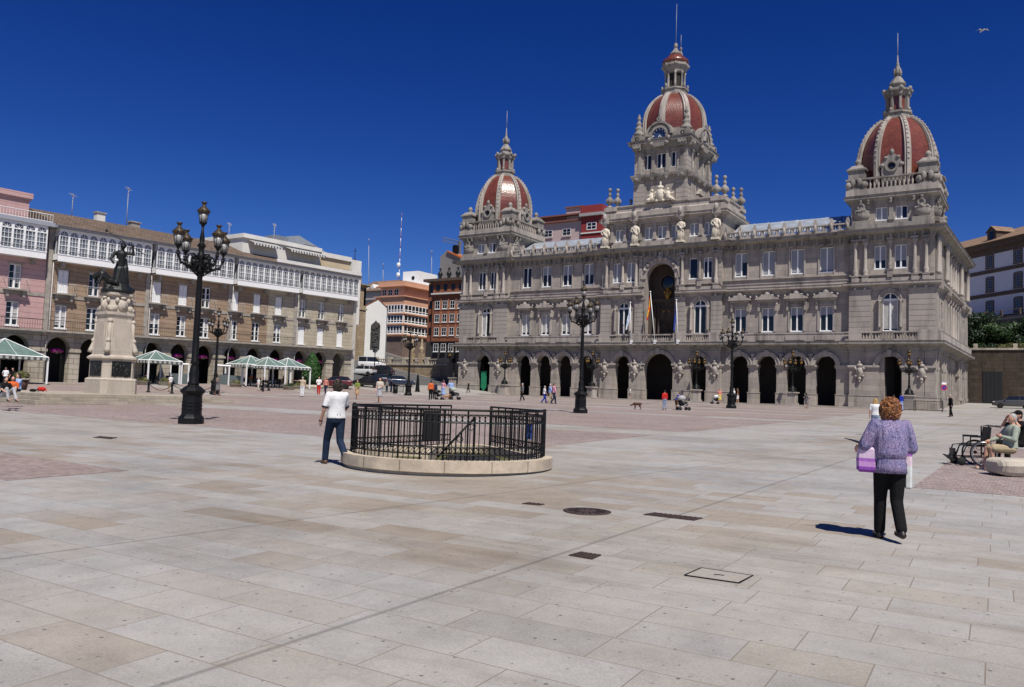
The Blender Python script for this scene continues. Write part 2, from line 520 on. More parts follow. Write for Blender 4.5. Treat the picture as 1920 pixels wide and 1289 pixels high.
# stone filled hatch with a thin steel edge
P = [gnd(x, y) for x, y in ((1284, 1080), (1315, 1065), (1412, 1079.5), (1385, 1094.5))]
c = sum(P, Vector()) / 4
o = thing('paved_hatch', 'square hatch filled with stone, edged by a thin dark frame', 'hatch', c)
fr = MB()
for i in range(4):
    a, q = P[i] - c, P[(i + 1) % 4] - c
    d = (q - a).normalized(); n = Vector((-d.y, d.x, 0)) * 0.008
    fr.slab([((a + n).x, (a + n).y), ((q + n).x, (q + n).y), ((q - n).x, (q - n).y), ((a - n).x, (a - n).y)], -0.01, 0.006)
fr.obj('frame', IRON, o)
b = MB(); b.slab([((p - c).x * 0.965, (p - c).y * 0.965) for p in P], -0.01, 0.004)
b.obj('infill', mat('tan_granite', (0.34, 0.31, 0.27), 0.8, 0.2, 25), o)
b = MB(); b.cbox((0, 0, 0.004), (0.09, 0.02, 0.004), 0.3); b.obj('lifting_slot', IRON, o)
# ------------------------------------------------------------------ the town hall
STONE = ashlar('hall_stone', (0.30, 0.27, 0.242), (0.40, 0.348, 0.30), (0.20, 0.17, 0.15), 1.5, 0.62, 0.012, 0.42)
RUSTIC = ashlar('rusticated_stone', (0.335, 0.302, 0.272), (0.385, 0.34, 0.30), (0.11, 0.095, 0.08), 60.0, 0.60, 0.03, 0.38)
TRIM = ashlar('carved_stone', (0.345, 0.312, 0.28), (0.42, 0.372, 0.328), (0.34, 0.30, 0.265), 2.1, 3.0, 0.006, 0.55)
TRIMD = ashlar('weathered_shaded_stone', (0.25, 0.232, 0.21), (0.31, 0.285, 0.255), (0.22, 0.20, 0.18), 2.1, 3.0, 0.006, 0.6)  # weathered stone; on the ledge cornices the dark tone also deepens shade
PALE = mat('pale_statue_stone', (0.62, 0.56, 0.46), 0.85, 0.3, 3.0, bmp=0.03)
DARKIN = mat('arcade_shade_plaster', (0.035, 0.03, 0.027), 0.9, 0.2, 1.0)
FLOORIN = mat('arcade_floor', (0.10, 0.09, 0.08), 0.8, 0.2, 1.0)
WOOD = mat('dark_door_wood', (0.03, 0.018, 0.012), 0.5, 0.3, 3.0)
WHITE = mat('white_paint', (0.80, 0.80, 0.79), 0.45, 0.05, 2.0)
GLASS = mat('window_glass', (0.010, 0.012, 0.016), 0.08, 0.0, spec=0.5)
BLIND = mat('grey_blind', (0.30, 0.31, 0.34), 0.6, 0.08, 1.0)
CURT = mat('pale_curtain', (0.42, 0.41, 0.39), 0.8, 0.25, 2.0)
ZINC = mat('zinc_roof', (0.40, 0.44, 0.48), 0.3, 0.3, 0.9, metal=0.2)
GILT = mat('dull_gilding', (0.30, 0.17, 0.04), 0.5, 0.3, 5.0, metal=0.4)
BRONZE = mat('dark_bronze', (0.022, 0.024, 0.022), 0.42, 0.4, 6.0, metal=0.4, bmp=0.02)
def tiles(name):
    m, nt, b = _nt(name)
    co = nd(nt, 'ShaderNodeTexCoord').outputs['UV']
    geo = nd(nt, 'ShaderNodeNewGeometry').outputs['Position']
    vo = nd(nt, 'ShaderNodeTexVoronoi'); vo.inputs['Scale'].default_value = 6.0; nt.links.new(geo, vo.inputs['Vector'])
    c = ramp(nt, vo.outputs['Color'], [(0.0, (0.13, 0.034, 0.022)), (0.5, (0.16, 0.044, 0.028)), (1.0, (0.20, 0.06, 0.036))])
    c = mul(nt, ramp(nt, noise(nt, 0.8, 5, geo), [(0.3, 0.7), (0.7, 1.1)]), c)
    nt.links.new(c, b.inputs['Base Color'])
    b.inputs['Roughness'].default_value = 0.30
    b.inputs['Specular IOR Level'].default_value = 0.6
    bump(nt, b, vo.outputs['Distance'], 0.03, 0.4)
    return m
TILE = tiles('red_scale_tiles')

HX = 32.3
hall = thing('town_hall', 'grey stone town hall with three red tiled domes and an arcaded front', 'town hall', (HX, 0, 0))
HB = (HX, 0, 0)
def hpart(b, name, m, parent=None, bevel=0.0):
    return b.obj(name, m, parent or hall, HB, bevel)
I4 = Matrix.Identity(4)
SIDE = Matrix(((0.0339, -0.9994, 0, 64.2), (0.9994, 0.0339, 0, 0), (0, 0, 1, 0), (0, 0, 0, 1)))   # side face: local x goes back, local -y looks right
def window(cx, w, z0, z1, y, M=I4, blind=None, arched=False, sub=0, part=hpart, name='window', mullion=True, curtain=False):
    """white casement in an opening; y is the face of the wall"""
    f = MB(M); h = w / 2; yo = y + 0.16; t = 0.085
    if arched:
        sp = z1 - h
        f.box(cx - h, cx - h + t, yo, yo + 0.08, z0, sp); f.box(cx + h - t, cx + h, yo, yo + 0.08, z0, sp)
        f.ring(cx, sp, h - t, h, yo, yo + 0.08)
        f.box(cx - h + t, cx + h - t, yo, yo + 0.08, sp - 0.12, sp + 0.10)
        f.box(cx - 0.07, cx + 0.07, yo - 0.01, yo + 0.07, sp + 0.10, z1 - t)
        f.box(cx - 0.085, cx + 0.085, yo - 0.02, yo + 0.07, z0 + t, sp - 0.12)
    else:
        f.box(cx - h, cx - h + t, yo, yo + 0.08, z0, z1); f.box(cx + h - t, cx + h, yo, yo + 0.08, z0, z1)
        f.box(cx - h + t, cx + h - t, yo, yo + 0.08, z1 - t, z1)
        if mullion: f.box(cx - 0.08, cx + 0.08, yo - 0.02, yo + 0.07, z0 + 0.1, z1 - t)
    f.box(cx - h + t, cx + h - t, yo, yo + 0.08, z0, z0 + 0.1)
    f.box(cx - h - 0.05, cx + h + 0.05, y - 0.06, y + 0.155, z0 - 0.09, z0 + 0.02)
    for i in range(sub):
        z = z0 + 0.1 + (z1 - z0 - 0.1) * (i + 1) / (sub + 1)
        f.box(cx - h + t, cx + h - t, yo + 0.01, yo + 0.06, z - 0.02, z + 0.02)
    o = part(f, name, WHITE)
    g = MB(M)
    zt = z1 - (h if arched else 0)
    g.box(cx - h + 0.02, cx + h - 0.02, yo + 0.09, yo + 0.11, z0 + 0.02, zt)
    if arched: g.prism([(cx + (h - .03) * math.cos(PI * i / 12), zt + (h - .03) * math.sin(PI * i / 12)) for i in range(13)], yo + 0.09, yo + 0.11)
    part(g, 'pane', GLASS, o)
    if blind:
        q = MB(M)
        for sx, fr in ((-1, blind[0]), (1, blind[1])):
            if fr > 0:
                a, e = (cx - h + t + .01, cx - .09) if sx < 0 else (cx + .09, cx + h - t - .01)
                q.box(a, e, yo + 0.062, yo + 0.085, zt - (zt - z0 - .1) * fr, zt - t - .005)
        if q.v: part(q, 'curtain' if curtain else 'blind', CURT if curtain else BLIND, o)
    return o
def pilaster(b, cx, w, z0, z1, y, d=0.18, base=0.35, cap=0.35):
    b.box(cx - w / 2, cx + w / 2, y - d, y + .02, z0 + base, z1 - cap)
    b.box(cx - w / 2 - .08, cx + w / 2 + .08, y - d - .08, y + .02, z0, z0 + base)
    b.box(cx - w / 2 - .05, cx + w / 2 + .05, y - d - .05, y + .02, z1 - cap, z1 - cap * .55)
    b.box(cx - w / 2 - .11, cx + w / 2 + .11, y - d - .11, y + .02, z1 - cap * .55, z1)
def column(cx, z0, z1, y, r, M=I4, ped=0.7, bracket=0.9):
    """engaged column with its pedestal, leafy capital and the console that carries it"""
    b = MB(M)
    w = r * 1.55
    b.box(cx - w, cx + w, y - 2 * r - .1, y + .02, z0, z0 + ped)
    b.box(cx - w - .06, cx + w + .06, y - 2 * r - .16, y + .02, z0 + ped - .1, z0 + ped)
    b.lathe([(r * 1.35, 0), (r * 1.4, .12), (r * 1.05, .2), (r * 1.5, .42), (r * 1.25, .62), (r * .98, .75), (r * .86, (z1 - z0 - ped) * .8), (r * .95, (z1 - z0 - ped) * .83), (r * 1.1, (z1 - z0 - ped) * .86), (r * 1.55, (z1 - z0 - ped) * .97)], 10, (cx, y - r - .05), zb=z0 + ped)
    b.box(cx - w - .05, cx + w + .05, y - 2 * r - .18, y + .02, z1 - .16, z1)
    for i in range(6):
        a = 2 * PI * i / 6
        b.ball((cx + r * 1.25 * math.cos(a), y - r - .05 + r * 1.25 * math.sin(a), z1 - .36), (.1, .1, .17), 6, 4)
    if bracket:
        z = z0
        b.prism([(cx - w * .8, z), (cx + w * .8, z), (cx + w * .75, z - bracket * .55), (cx + w * .35, z - bracket), (cx - w * .35, z - bracket), (cx - w * .75, z - bracket * .55)], y - r * 1.6, y + .02)
        b.ball((cx, y - r * 1.9, z - .26), (w * .75, .22, .26), 8, 6)
        b.ball((cx, y - r * 1.5, z - bracket * .8), (w * .45, .2, .2), 8, 6)
    return hpart(b, 'column', TRIM)

FRONT = [(0, 29), (0, 0), (8.65, 0), (8.65, .5), (24.0, .5), (24.0, 0), (40.6, 0), (40.6, .5), (55.6, .5), (55.6, 0), (64.2, 0), (65.18, 29)]
zones = [('tower', 0, 8.65, 0.0), ('wing', 8.65, 24.0, 0.5), ('centre', 24.0, 40.6, 0.0), ('wing', 40.6, 55.6, 0.5), ('tower', 55.6, 64.2, 0.0)]
wing_x = [[11.5, 14.85, 18.2, 21.6], [42.85, 46.2, 49.6, 52.95]]
# ground floor arcade
b = MB()
b.notched(0, 8.65, 0, 6.6, 0, .95, [(4.6, 1.2, 5.8, True)])
b.notched(8.65, 24.0, 0, 6.6, .5, 1.4, [(x, 1.14, 5.8, True) for x in wing_x[0]])
b.notched(24.0, 40.6, 0, 6.6, 0, .95, [(27.25, 1.05, 5.75, True), (32.4, 2.0, 6.05, True), (37.75, 1.05, 5.75, True)])
b.notched(40.6, 55.6, 0, 6.6, .5, 1.4, [(x, 1.14, 5.8, True) for x in wing_x[1]])
b.notched(55.6, 63.2, 0, 6.6, 0, .95, [(59.8, 1.2, 5.8, True)])
b.box(0, .9, .95, 5.4, 0, 6.6)
hpart(b, 'arcade_wall', STONE)
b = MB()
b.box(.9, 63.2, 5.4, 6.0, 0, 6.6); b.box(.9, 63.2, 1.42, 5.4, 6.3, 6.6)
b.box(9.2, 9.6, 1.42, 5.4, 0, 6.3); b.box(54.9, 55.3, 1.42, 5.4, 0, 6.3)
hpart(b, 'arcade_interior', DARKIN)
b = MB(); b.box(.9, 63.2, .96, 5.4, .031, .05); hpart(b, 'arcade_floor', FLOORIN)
b = MB(); b.box(60.2, 61.6, 5.2, 5.38, .05, 4.0)
for zz in (2.6, 3.4): b.box(60.35, 60.85, 5.15, 5.2, zz - .3, zz + .3); b.box(60.95, 61.45, 5.15, 5.2, zz - .3, zz + .3)
hpart(b, 'door', mat('grey_door', (0.10, 0.10, 0.10), 0.5))
# plinths, imposts on every pier, arch rings
def pier_edges(z):
    ops = {0: [(4.6, 1.2)], 1: [(x, 1.14) for x in wing_x[0]], 2: [(27.25, 1.05), (32.4, 2.0), (37.75, 1.05)], 3: [(x, 1.14) for x in wing_x[1]], 4: [(59.8, 1.2)]}
    for i, (k, x0, x1, y) in enumerate(zones):
        e = x0
        for c, h in ops[i] + [(x1 + 1, 1.0)]:
            yield k, e, min(c - h, x1), y
            e = c + h
plb, imb = MB(), MB()
for k, a, e, y in pier_edges(0):
    plb.cut(); imb.cut()
    plb.box(a - .09, e + .09, y - .14, y + (.95 if k != 'wing' else .9), .03, 1.25)
    plb.box(a - .13, e + .13, y - .18, y + .9, 1.25, 1.36)
    imb.box(a - .1, e + .1, y - .12, y + .9, 4.32, 4.5); imb.box(a - .16, e + .16, y - .2, y + .9, 4.5, 4.72)
hpart(plb, 'plinth', STONE, bevel=.03)
hpart(imb, 'impost', TRIM)
for i, (k, x0, x1, y) in enumerate(zones):
    ops = [[(4.6, 1.2, 5.8)], [(x, 1.14, 5.8) for x in wing_x[0]], [(27.25, 1.05, 5.75), (32.4, 2.0, 6.05), (37.75, 1.05, 5.75)], [(x, 1.14, 5.8) for x in wing_x[1]], [(59.8, 1.2, 5.8)]][i]
    for c, h, top in ops:
        b = MB()
        out = .5 if k == 'wing' else .5
        d = .34 if k == 'wing' else .12
        b.ring(c, top - h, h - .001, h + out - .14, y - d, y + .01); b.ring(c, top - h, h + out - .14, h + out, y - d - .1, y + .01)
        b.cbox((c, y - .2, top - .1), (.42, .35, .75), tap=1.25)
        hpart(b, 'arch_ring', TRIM)
        if k == 'wing' or h > 1.5: continue
for i in (1, 3):
    xs = wing_x[0] if i == 1 else wing_x[1]
    for a, e in zip([xs[0] - 3.35] + xs, xs + [xs[-1] + 3.35]):
        b = MB(); x = (a + e) / 2
        if not (9.5 < x < 23.3 or 41.5 < x < 54.6): continue
        b.ball((x, .4, 5.55), (.3, .2, .5), 8, 6); b.ball((x, .3, 5.95), (.36, .22, .16), 8, 5); b.cbox((x, .4, 4.75), (.2, .25, .5), tap=1.6)
        hpart(b, 'spandrel_ornament', TRIM)
# heraldic cartouches on the piers
for x in (1.3, 7.4, 24.75, 29.15, 35.45, 39.95, 56.7, 62.95):
    b = MB(); y = -.16
    b.ball((x, y, 3.95), (.42, .24, .62), 10, 7); b.ball((x, y - .1, 4.05), (.26, .22, .4), 8, 6)
    b.ball((x, y - .02, 4.72), (.34, .24, .22), 8, 5); b.ball((x, y - .05, 5.05), (.15, .18, .22), 6, 5)
    for sx in (-1, 1):
        b.ball((x + sx * .42, y, 4.35), (.17, .18, .2), 7, 5); b.ball((x + sx * .36, y, 3.5), (.18, .18, .16), 7, 5)
    b.ball((x, y, 3.2), (.22, .2, .24), 8, 5); b.ball((x, y, 2.9), (.12, .14, .14), 6, 5)
    hpart(b, 'cartouche', TRIM)
# first ledge
b = MB()
b.sweep(FRONT, [(-.05, 6.35), (.06, 6.35), (.06, 6.55), (.16, 6.62), (.16, 6.82), (.6, 7.0), (1.05, 7.08), (1.05, 7.3), (1.12, 7.42), (-.05, 7.46)])
for i, (k, x0, x1, y) in enumerate(zones):
    n = int((x1 - x0) / .55)
    for j in range(n): b.box(x0 + .2 + j * (x1 - x0 - .2) / n, x0 + .45 + j * (x1 - x0 - .2) / n, y - .45, y, 6.83, 6.98)
hpart(b, 'cornice', TRIMD)  # sooty stone, its dark colour also standing in for shade under the ledge
# parapets and balustrades over the first ledge
def balusters(b, x0, x1, y, z0, z1, step=.3, r=.085):
    n = max(2, int((x1 - x0) / step)); h = z1 - z0
    for j in range(n):
        x = x0 + (j + .5) * (x1 - x0) / n
        b.lathe([(r * .8, 0), (r, .08 * h), (r * .6, .2 * h), (r * 1.1, .42 * h), (r * .5, .75 * h), (r * .8, .92 * h), (r * .8, h)], 6, (x, y), zb=z0)
for i, (k, x0, x1, y) in enumerate(zones):
    yy = y - .62
    b = MB()
    if k == 'wing':
        b.box(x0 - .3, x1 + .3, yy, yy + .25, 7.47, 8.35); b.box(x0 - .3, x1 + .3, yy - .06, yy + .31, 8.35, 8.5)
        xs = wing_x[0] if i == 1 else wing_x[1]
        for x in xs: b.box(x - 1.1, x + 1.1, yy - .1, yy, 7.62, 8.2)
    else:
        pts = {0: [(.4, 1.9), (7.3, 8.6)], 2: [(24, 25.6), (28.6, 30.3), (34.6, 36.3), (39.3, 40.6)], 4: [(55.6, 57.0), (62.6, 64.7)]}[i]
        b.box(x0 - .4, x1 + .4, yy + .02, yy + .23, 7.47, 7.66); b.box(x0 - .45, x1 + .45, yy - .03, yy + .3, 8.34, 8.5)
        for a, e in pts: b.box(a, e, yy - .02, yy + .28, 7.48, 8.62)
        for (a0, e0), (a1, e1) in zip(pts, pts[1:]): balusters(b, e0, a1, yy + .12, 7.66, 8.34)
    hpart(b, 'parapet', TRIM)
b = MB(); b.sweep([(64.75, -.5), (65.75, 29)], [(0, 7.47), (.1, 7.47), (.1, 8.4), (.14, 8.5), (-.14, 8.5), (-.14, 7.47)]); hpart(b, 'parapet', TRIM)
# first and second floor walls
b, rb = MB(), MB()
b.box(0, 8.65, 0, .6, 6.6, 8.5); b.notched(0, 8.65, 8.5, 14.1, 0, .6, [(4.75, .8, 12.9, True)]); b.box(0, 8.65, 0, .6, 14.1, 15.55)
b.notched(0, 8.65, 15.55, 20.2, 0, .6, [(3.75, .62, 18.25, False), (5.85, .62, 18.25, False)])
b.box(55.6, 64.15, 0, .6, 6.6, 8.5); b.notched(55.6, 64.15, 8.5, 14.1, 0, .6, [(59.8, .8, 12.9, True)]); b.box(55.6, 64.15, 0, .6, 14.1, 15.55)
b.notched(55.6, 64.15, 15.55, 20.2, 0, .6, [(58.75, .62, 18.25, False), (60.85, .62, 18.25, False)])
for xs, x0, x1 in ((wing_x[0], 8.65, 24.0), (wing_x[1], 40.6, 55.6)):
    b.box(x0, x1, .5, 1.1, 6.6, 8.68); b.notched(x0, x1, 8.68, 14.1, .5, 1.1, [(x, .75, 11.65, False) for x in xs])
    b.box(x0, x1, .5, 1.1, 14.1, 15.6); b.notched(x0, x1, 15.6, 20.2, .5, 1.1, [(x, .8, 18.58, False) for x in xs])
for x0, x1, c, ws in ((24.0, 29.9, 27.25, (26.1, 28.15)), (35.0, 40.6, 37.85, (36.85, 38.75))):
    b.box(x0, x1, 0, .6, 6.6, 8.6); b.notched(x0, x1, 8.6, 14.1, 0, .6, [(c, .76, 12.9, True)]); b.box(x0, x1, 0, .6, 14.1, 15.55)
    b.notched(x0, x1, 15.55, 20.2, 0, .6, [(w, .58, 18.25, False) for w in ws])
b.box(29.9, 35.0, 0, .95, 6.6, 8.0); b.notched(29.9, 35.0, 8.0, 20.2, 0, .95, [(32.45, 2.02, 17.85, True)])
hpart(b, 'upper_wall', STONE)
b = MB()
b.box(29.9, 35.0, 2.6, 2.9, 8.0, 19.0); b.box(29.9, 30.3, .95, 2.6, 8.0, 19.0); b.box(34.6, 35.0, .95, 2.6, 8.0, 19.0); b.box(30.3, 34.6, .95, 2.6, 18.2, 19.0)
hpart(b, 'niche_wall', mat('shaded_niche_stone', (0.085, 0.066, 0.052), 0.9, 0.35, 1.5))  # shade under the arch is put into this dark stone colour
b = MB()
b.ring(32.45, 15.6, .95, 1.2, 2.45, 2.6, 0, 360, 24); b.box(30.3, 34.6, 2.2, 2.6, 13.0, 13.5); b.box(31.2, 33.7, 2.4, 2.6, 10.6, 12.2)
for x in (30.75, 31.35, 33.55, 34.15):
    b.lathe([(.2, 0), (.16, .3), (.14, 3.6), (.24, 4.0)], 8, (x, 2.3), zb=8.6)
for j in range(7): b.box(31.4 + j * .33, 31.5 + j * .33, 2.45, 2.58, 8.3, 10.3)
hpart(b, 'niche_relief', mat('shaded_niche_stone', (0.1, 0.1, 0.1)))  # relief shares the wall's colour, darkened for the arch's shade
b = MB(); b.ball((32.45, 2.4, 15.6), (.9, .05, .9), 16, 8); hpart(b, 'oculus', GLASS)
b = MB(); b.ball((32.6, 2.1, 13.95), (.42, .25, .62), 10, 7); b.ball((32.2, 2.15, 14.3), (.25, .2, .3), 8, 5); b.ball((33.0, 2.15, 14.3), (.2, .2, .3), 8, 5); b.ball((32.6, 2.1, 14.7), (.3, .2, .2), 8, 5)
b.cut(); b.ball((32.05, 2.3, 11.8), (.16, .12, .24), 8, 5); b.cut(); b.ball((32.85, 2.3, 11.8), (.16, .12, .24), 8, 5)
hpart(b, 'coat_of_arms', GILT)
b = MB()
b.ring(32.45, 15.83, 2.02, 2.55, -.14, .01, 0, 180, 20); b.ring(32.45, 15.83, 2.55, 2.72, -.26, .01, 0, 180, 20)
b.ball((32.45, -.3, 18.55), (.4, .3, .5), 10, 6); b.ball((32.45, -.3, 19.1), (.3, .25, .25), 8, 5)
for sx in (-1, 1):
    for j, (dx, z) in enumerate(((.7, 18.35), (1.25, 18.1), (1.75, 17.6), (2.15, 17.0))): b.ball((32.45 + sx * dx, -.22, z), (.3, .18, .22), 7, 5)
hpart(b, 'arch_ring', TRIM)
# rusticated piers on the first floor
for a, e, y in ((0, 2.75, 0), (6.25, 8.65, 0), (24.0, 25.4, 0), (29.0, 30.2, 0), (34.75, 35.9, 0), (39.4, 40.6, 0), (55.6, 57.8, 0), (61.75, 64.2, 0)):
    b = MB(); b.box(a - .05, e + .05, y - .22, y + .02, 8.5, 12.95); o = hpart(b, 'pier', RUSTIC)
    b = MB(); b.box(a - .1, e + .1, y - .3, y + .02, 12.95, 13.12); b.box(a - .16, e + .16, y - .38, y + .02, 13.12, 13.26); hpart(b, 'pier_cap', TRIM)
# second ledge with plain panels above it
LED2 = [(-.02, 13.25), (.1, 13.3), (.14, 13.55), (.5, 13.68), (.66, 13.75), (.66, 13.98), (.72, 14.05), (-.02, 14.08)]
b = MB()
b.sweep([(0, 29), (0, 0), (8.65, 0), (8.65, .5), (24.0, .5), (24.0, 0), (30.2, 0)], LED2)
b.sweep([(34.7, 0), (40.6, 0), (40.6, .5), (55.6, .5), (55.6, 0), (64.2, 0), (65.18, 29)], LED2)
hpart(b, 'string_course', TRIM)
b = MB()
for a, e, y in ((0, 8.65, 0), (24.0, 30.2, 0), (34.7, 40.6, 0), (55.6, 64.2, 0)):
    b.cut(); b.box(a + .05, e - .05, y - .3, y + .01, 14.09, 14.5); b.box(a, e, y - .34, y + .01, 14.82, 14.98)
for a, e in ((8.8, 23.9), (40.7, 55.5)):
    b.cut(); b.box(a, e, .2, .51, 14.09, 14.5); b.box(a, e, .12, .51, 14.5, 14.6); b.box(a, e, .3, .51, 15.1, 15.26)
    for x in (wing_x[0] if a < 20 else wing_x[1]): b.box(x - .95, x - .8, .38, .51, 15.28, 18.75); b.box(x + .8, x + .95, .38, .51, 15.28, 18.75); b.box(x - 1.0, x + 1.0, .34, .51, 18.75, 18.95)
hpart(b, 'window_apron', TRIM)
# main entablature and cornice
b = MB()
b.sweep(FRONT, [(-.05, 18.95), (.1, 18.95), (.1, 19.2), (.2, 19.3), (.2, 19.42), (.85, 19.62), (1.12, 19.68), (1.12, 19.9), (1.25, 20.02), (-.05, 20.12)])
for i, (k, x0, x1, y) in enumerate(zones):
    n = int((x1 - x0) / .85)
    for j in range(n + 1):
        x = x0 + .3 + j * (x1 - x0 - .6) / n
        b.prism([(x - .13, 19.6), (x + .13, 19.6), (x + .13, 18.75), (x - .13, 18.75)], y - .5 if j % 2 else y - .42, y)
hpart(b, 'cornice', TRIMD)  # grime and painted-in shade share this darker cornice colour
# columns of the second floor
for y, xs in ((0, (.75, 1.9, 6.75, 7.9, 24.75, 29.1, 35.5, 39.95, 56.2, 57.25, 62.3, 63.4)),):
    for x in xs: column(x, 14.1, 18.95, y - .02, .21)
for x in (4.8, 59.8, 27.12, 37.8): column(x, 14.55, 18.95, 0, .17, bracket=0, ped=.9)
pb = MB()
for x in (25.35, 29.65, 34.95, 40.4): pb.cut(); pilaster(pb, x, .42, 14.6, 18.95, 0)
hpart(pb, 'pilaster', RUSTIC)
# windows of the front
bl1 = [[(.9, .9), (.9, .9), (.85, .9), (.9, .85)], [(.35, .35), (.34, .36), (.35, .33), (.36, .34)]]
bl2 = [[(0, 0), (.45, .45), (.5, .5), (.55, .55)], [(.95, .42), (.97, .97), (.97, .97), (.97, .97)]]
for k in (0, 1):
    for j, x in enumerate(wing_x[k]):
        window(x, 1.46, 8.7, 11.62, .55, blind=bl1[k][j], curtain=(k == 0))
        window(x, 1.56, 15.62, 18.55, .55, blind=bl2[k][j])
        # pediment
        p = MB(); y = .5
        p.prism([(x - 1.35, 12.55), (x + 1.35, 12.55), (x + 1.35, 12.72), (x + .05, 13.25), (x - .05, 13.25), (x - 1.35, 12.72)], y - .68, y + .02)
        p.box(x - 1.2, x + 1.2, y - .42, y + .01, 12.3, 12.55)
        p.ball((x, y - .35, 13.3), (.42, .22, .42), 10, 7); p.ball((x, y - .48, 13.25), (.2, .15, .28), 8, 5); p.ball((x, y - .3, 13.7), (.14, .14, .14), 6, 5)
        for s in (-1, 1):
            p.ball((x + s * .6, y - .38, 13.08), (.26, .14, .12), 7, 5); p.ball((x + s * 1.3, y - .35, 12.92), (.14, .14, .2), 7, 5)
            p.cbox((x + s * 1.02, y - .14, 11.2), (.24, .34, 1.1), tap=1.25); p.ball((x + s * 1.02, y - .26, 12.05), (.2, .2, .26), 7, 5); p.ball((x + s * 1.02, y - .2, 11.3), (.13, .14, .18), 7, 5)
            p.box(x + s * .87 - .11, x + s * .87 + .11, y - .1, y + .01, 8.7, 11.2)
        p.box(x - 1.0, x + 1.0, y - .1, y + .01, 11.66, 11.95)
        hpart(p, 'pediment', TRIM)
for cx, bl in ((4.75, (.95, 0)), (59.8, (.95, .95)), (27.25, None), (37.85, None)):
    window(cx, 1.54, 8.55, 12.85, .02, arched=True, blind=bl, curtain=True)
    b = MB(); b.ring(cx, 12.1, .8, 1.1, -.12, .01); b.ring(cx, 12.1, 1.1, 1.22, -.2, .01); b.cbox((cx, -.12, 12.85), (.3, .3, .5), tap=1.3)
    for s in (-1, 1):
        pilaster(b, cx + s * 1.08, .34, 8.5, 12.1, 0, .14)
        b.lathe([(.2, 0), (.15, .2), (.14, 2.9), (.2, 3.1)], 8, (cx + s * 1.08, -.3), zb=8.9)
    hpart(b, 'window_surround', TRIM)
for cx, bl in ((3.75, None), (5.85, None), (58.75, (.65, .65)), (60.85, (.7, .7))):
    window(cx, 1.22, 15.58, 18.22, .05, blind=bl)
for cx, bl in ((26.1, (.96, .96)), (28.15, (.9, .9)), (36.85, None), (38.75, (.2, .2))):
    window(cx, 1.12, 15.58, 18.22, .05, blind=bl, mullion=cx != 36.85)
# block behind everything: floors, roofs and the back
b = MB()
b.slab([(.3, .65), (8.6, .65), (8.6, 1.2), (29.85, 1.2), (29.85, 3.0), (35.05, 3.0), (35.05, 1.2), (63.9, 1.2), (64.8, 29), (.3, 29)], 6.62, 20.1)
b.slab([(.3, 6.0), (63.3, 6.0), (64.3, 29), (.3, 29)], -.6, 6.6)
hpart(b, 'inner_block', STONE)
for x0, x1 in ((9.0, 23.8), (41.0, 55.3)):
    b = MB()
    b.add([(x0, 1.2, 20.8), (x1, 1.2, 20.8), (x1, 6.0, 23.3), (x0, 6.0, 23.3), (x1, 11, 23.5), (x0, 11, 23.5)], [(0, 1, 2, 3), (3, 2, 4, 5)])
    b.add([(x0, 1.2, 20.1), (x0, 1.2, 20.8), (x0, 6, 23.3), (x0, 11, 23.5), (x0, 11, 20.1)], [(0, 1, 2, 3, 4)]); b.add([(x1, 1.2, 20.1), (x1, 1.2, 20.8), (x1, 6, 23.3), (x1, 11, 23.5), (x1, 11, 20.1)], [(4, 3, 2, 1, 0)])
    n = 8
    for j in range(1, n):
        x = x0 + (x1 - x0) * j / n
        b.add([(x - .05, 1.2, 20.86), (x + .05, 1.2, 20.86), (x + .05, 6, 23.37), (x - .05, 6, 23.37), (x - .05, 1.2, 20.7), (x + .05, 1.2, 20.7), (x + .05, 6, 23.2), (x - .05, 6, 23.2)], [(0, 1, 2, 3), (0, 3, 7, 4), (1, 5, 6, 2)])
    hpart(b, 'roof', ZINC)
    b = MB()
    b.box(x0, x1, .0, .3, 20.1, 20.42); b.box(x0, x1, -.04, .34, 20.98, 21.14)
    m = 8; s = (x1 - x0) / m
    for j in range(m + 1):
        x = x0 + j * s
        b.box(x - .2, x + .2, -.12, .36, 20.1, 21.35); b.prism([(x - .2, 21.35), (x + .2, 21.35), (x + .1, 21.8), (x - .1, 21.8)], -.02, .3); b.ball((x, -.15, 20.75), (.16, .18, .45), 7, 5)
        if j < m: balusters(b, x + .25, x + s - .25, .15, 20.42, 20.98, .26, .08); b.box(x + s / 2 - .1, x + s / 2 + .1, .02, .28, 20.42, 20.98)
    hpart(b, 'balustrade', TRIM)
# ------------ corner towers with domes
def dome_lathe(b, prof, c, n=8, a0=PI / 8):
    b.lathe(prof, n, c, a0, smooth=False)
def ribs(b, prof, c, w, out, n=8, roll=True, a0=PI / 8):
    for i in range(n):
        a = a0 + 2 * PI * i / n
        pts = [Vector((c[0] + (r + out * .3) * math.cos(a), c[1] + (r + out * .3) * math.sin(a), z)) for r, z in prof]
        t = Vector((-math.sin(a), math.cos(a), 0)); o = Vector((math.cos(a), math.sin(a), 0))
        vs, fs = [], []
        for j, p in enumerate(pts):
            k = w * (0.6 + 0.4 * (prof[j][0] / prof[0][0]))
            vs += [p - t * k - o * .15, p - t * k + o * out * .5, p - t * k * .5 + o * out * .6, p - t * k * .45 + o * out * 1.2, p + t * k * .45 + o * out * 1.2, p + t * k * .5 + o * out * .6, p + t * k + o * out * .5, p + t * k - o * .15]
        for j in range(len(pts) - 1):
            for q in range(7): fs.append((j * 8 + q, j * 8 + q + 1, j * 8 + q + 9, j * 8 + q + 8))
        b.add(vs, fs, False)
        if roll:
            for j in range(1, len(pts)):
                d = (pts[j] - pts[j - 1]).normalized()
                b.tube([pts[j] + o * out * 1.0 - d * .12, pts[j] + o * out * 1.0 + d * .02], w * .42, 6)
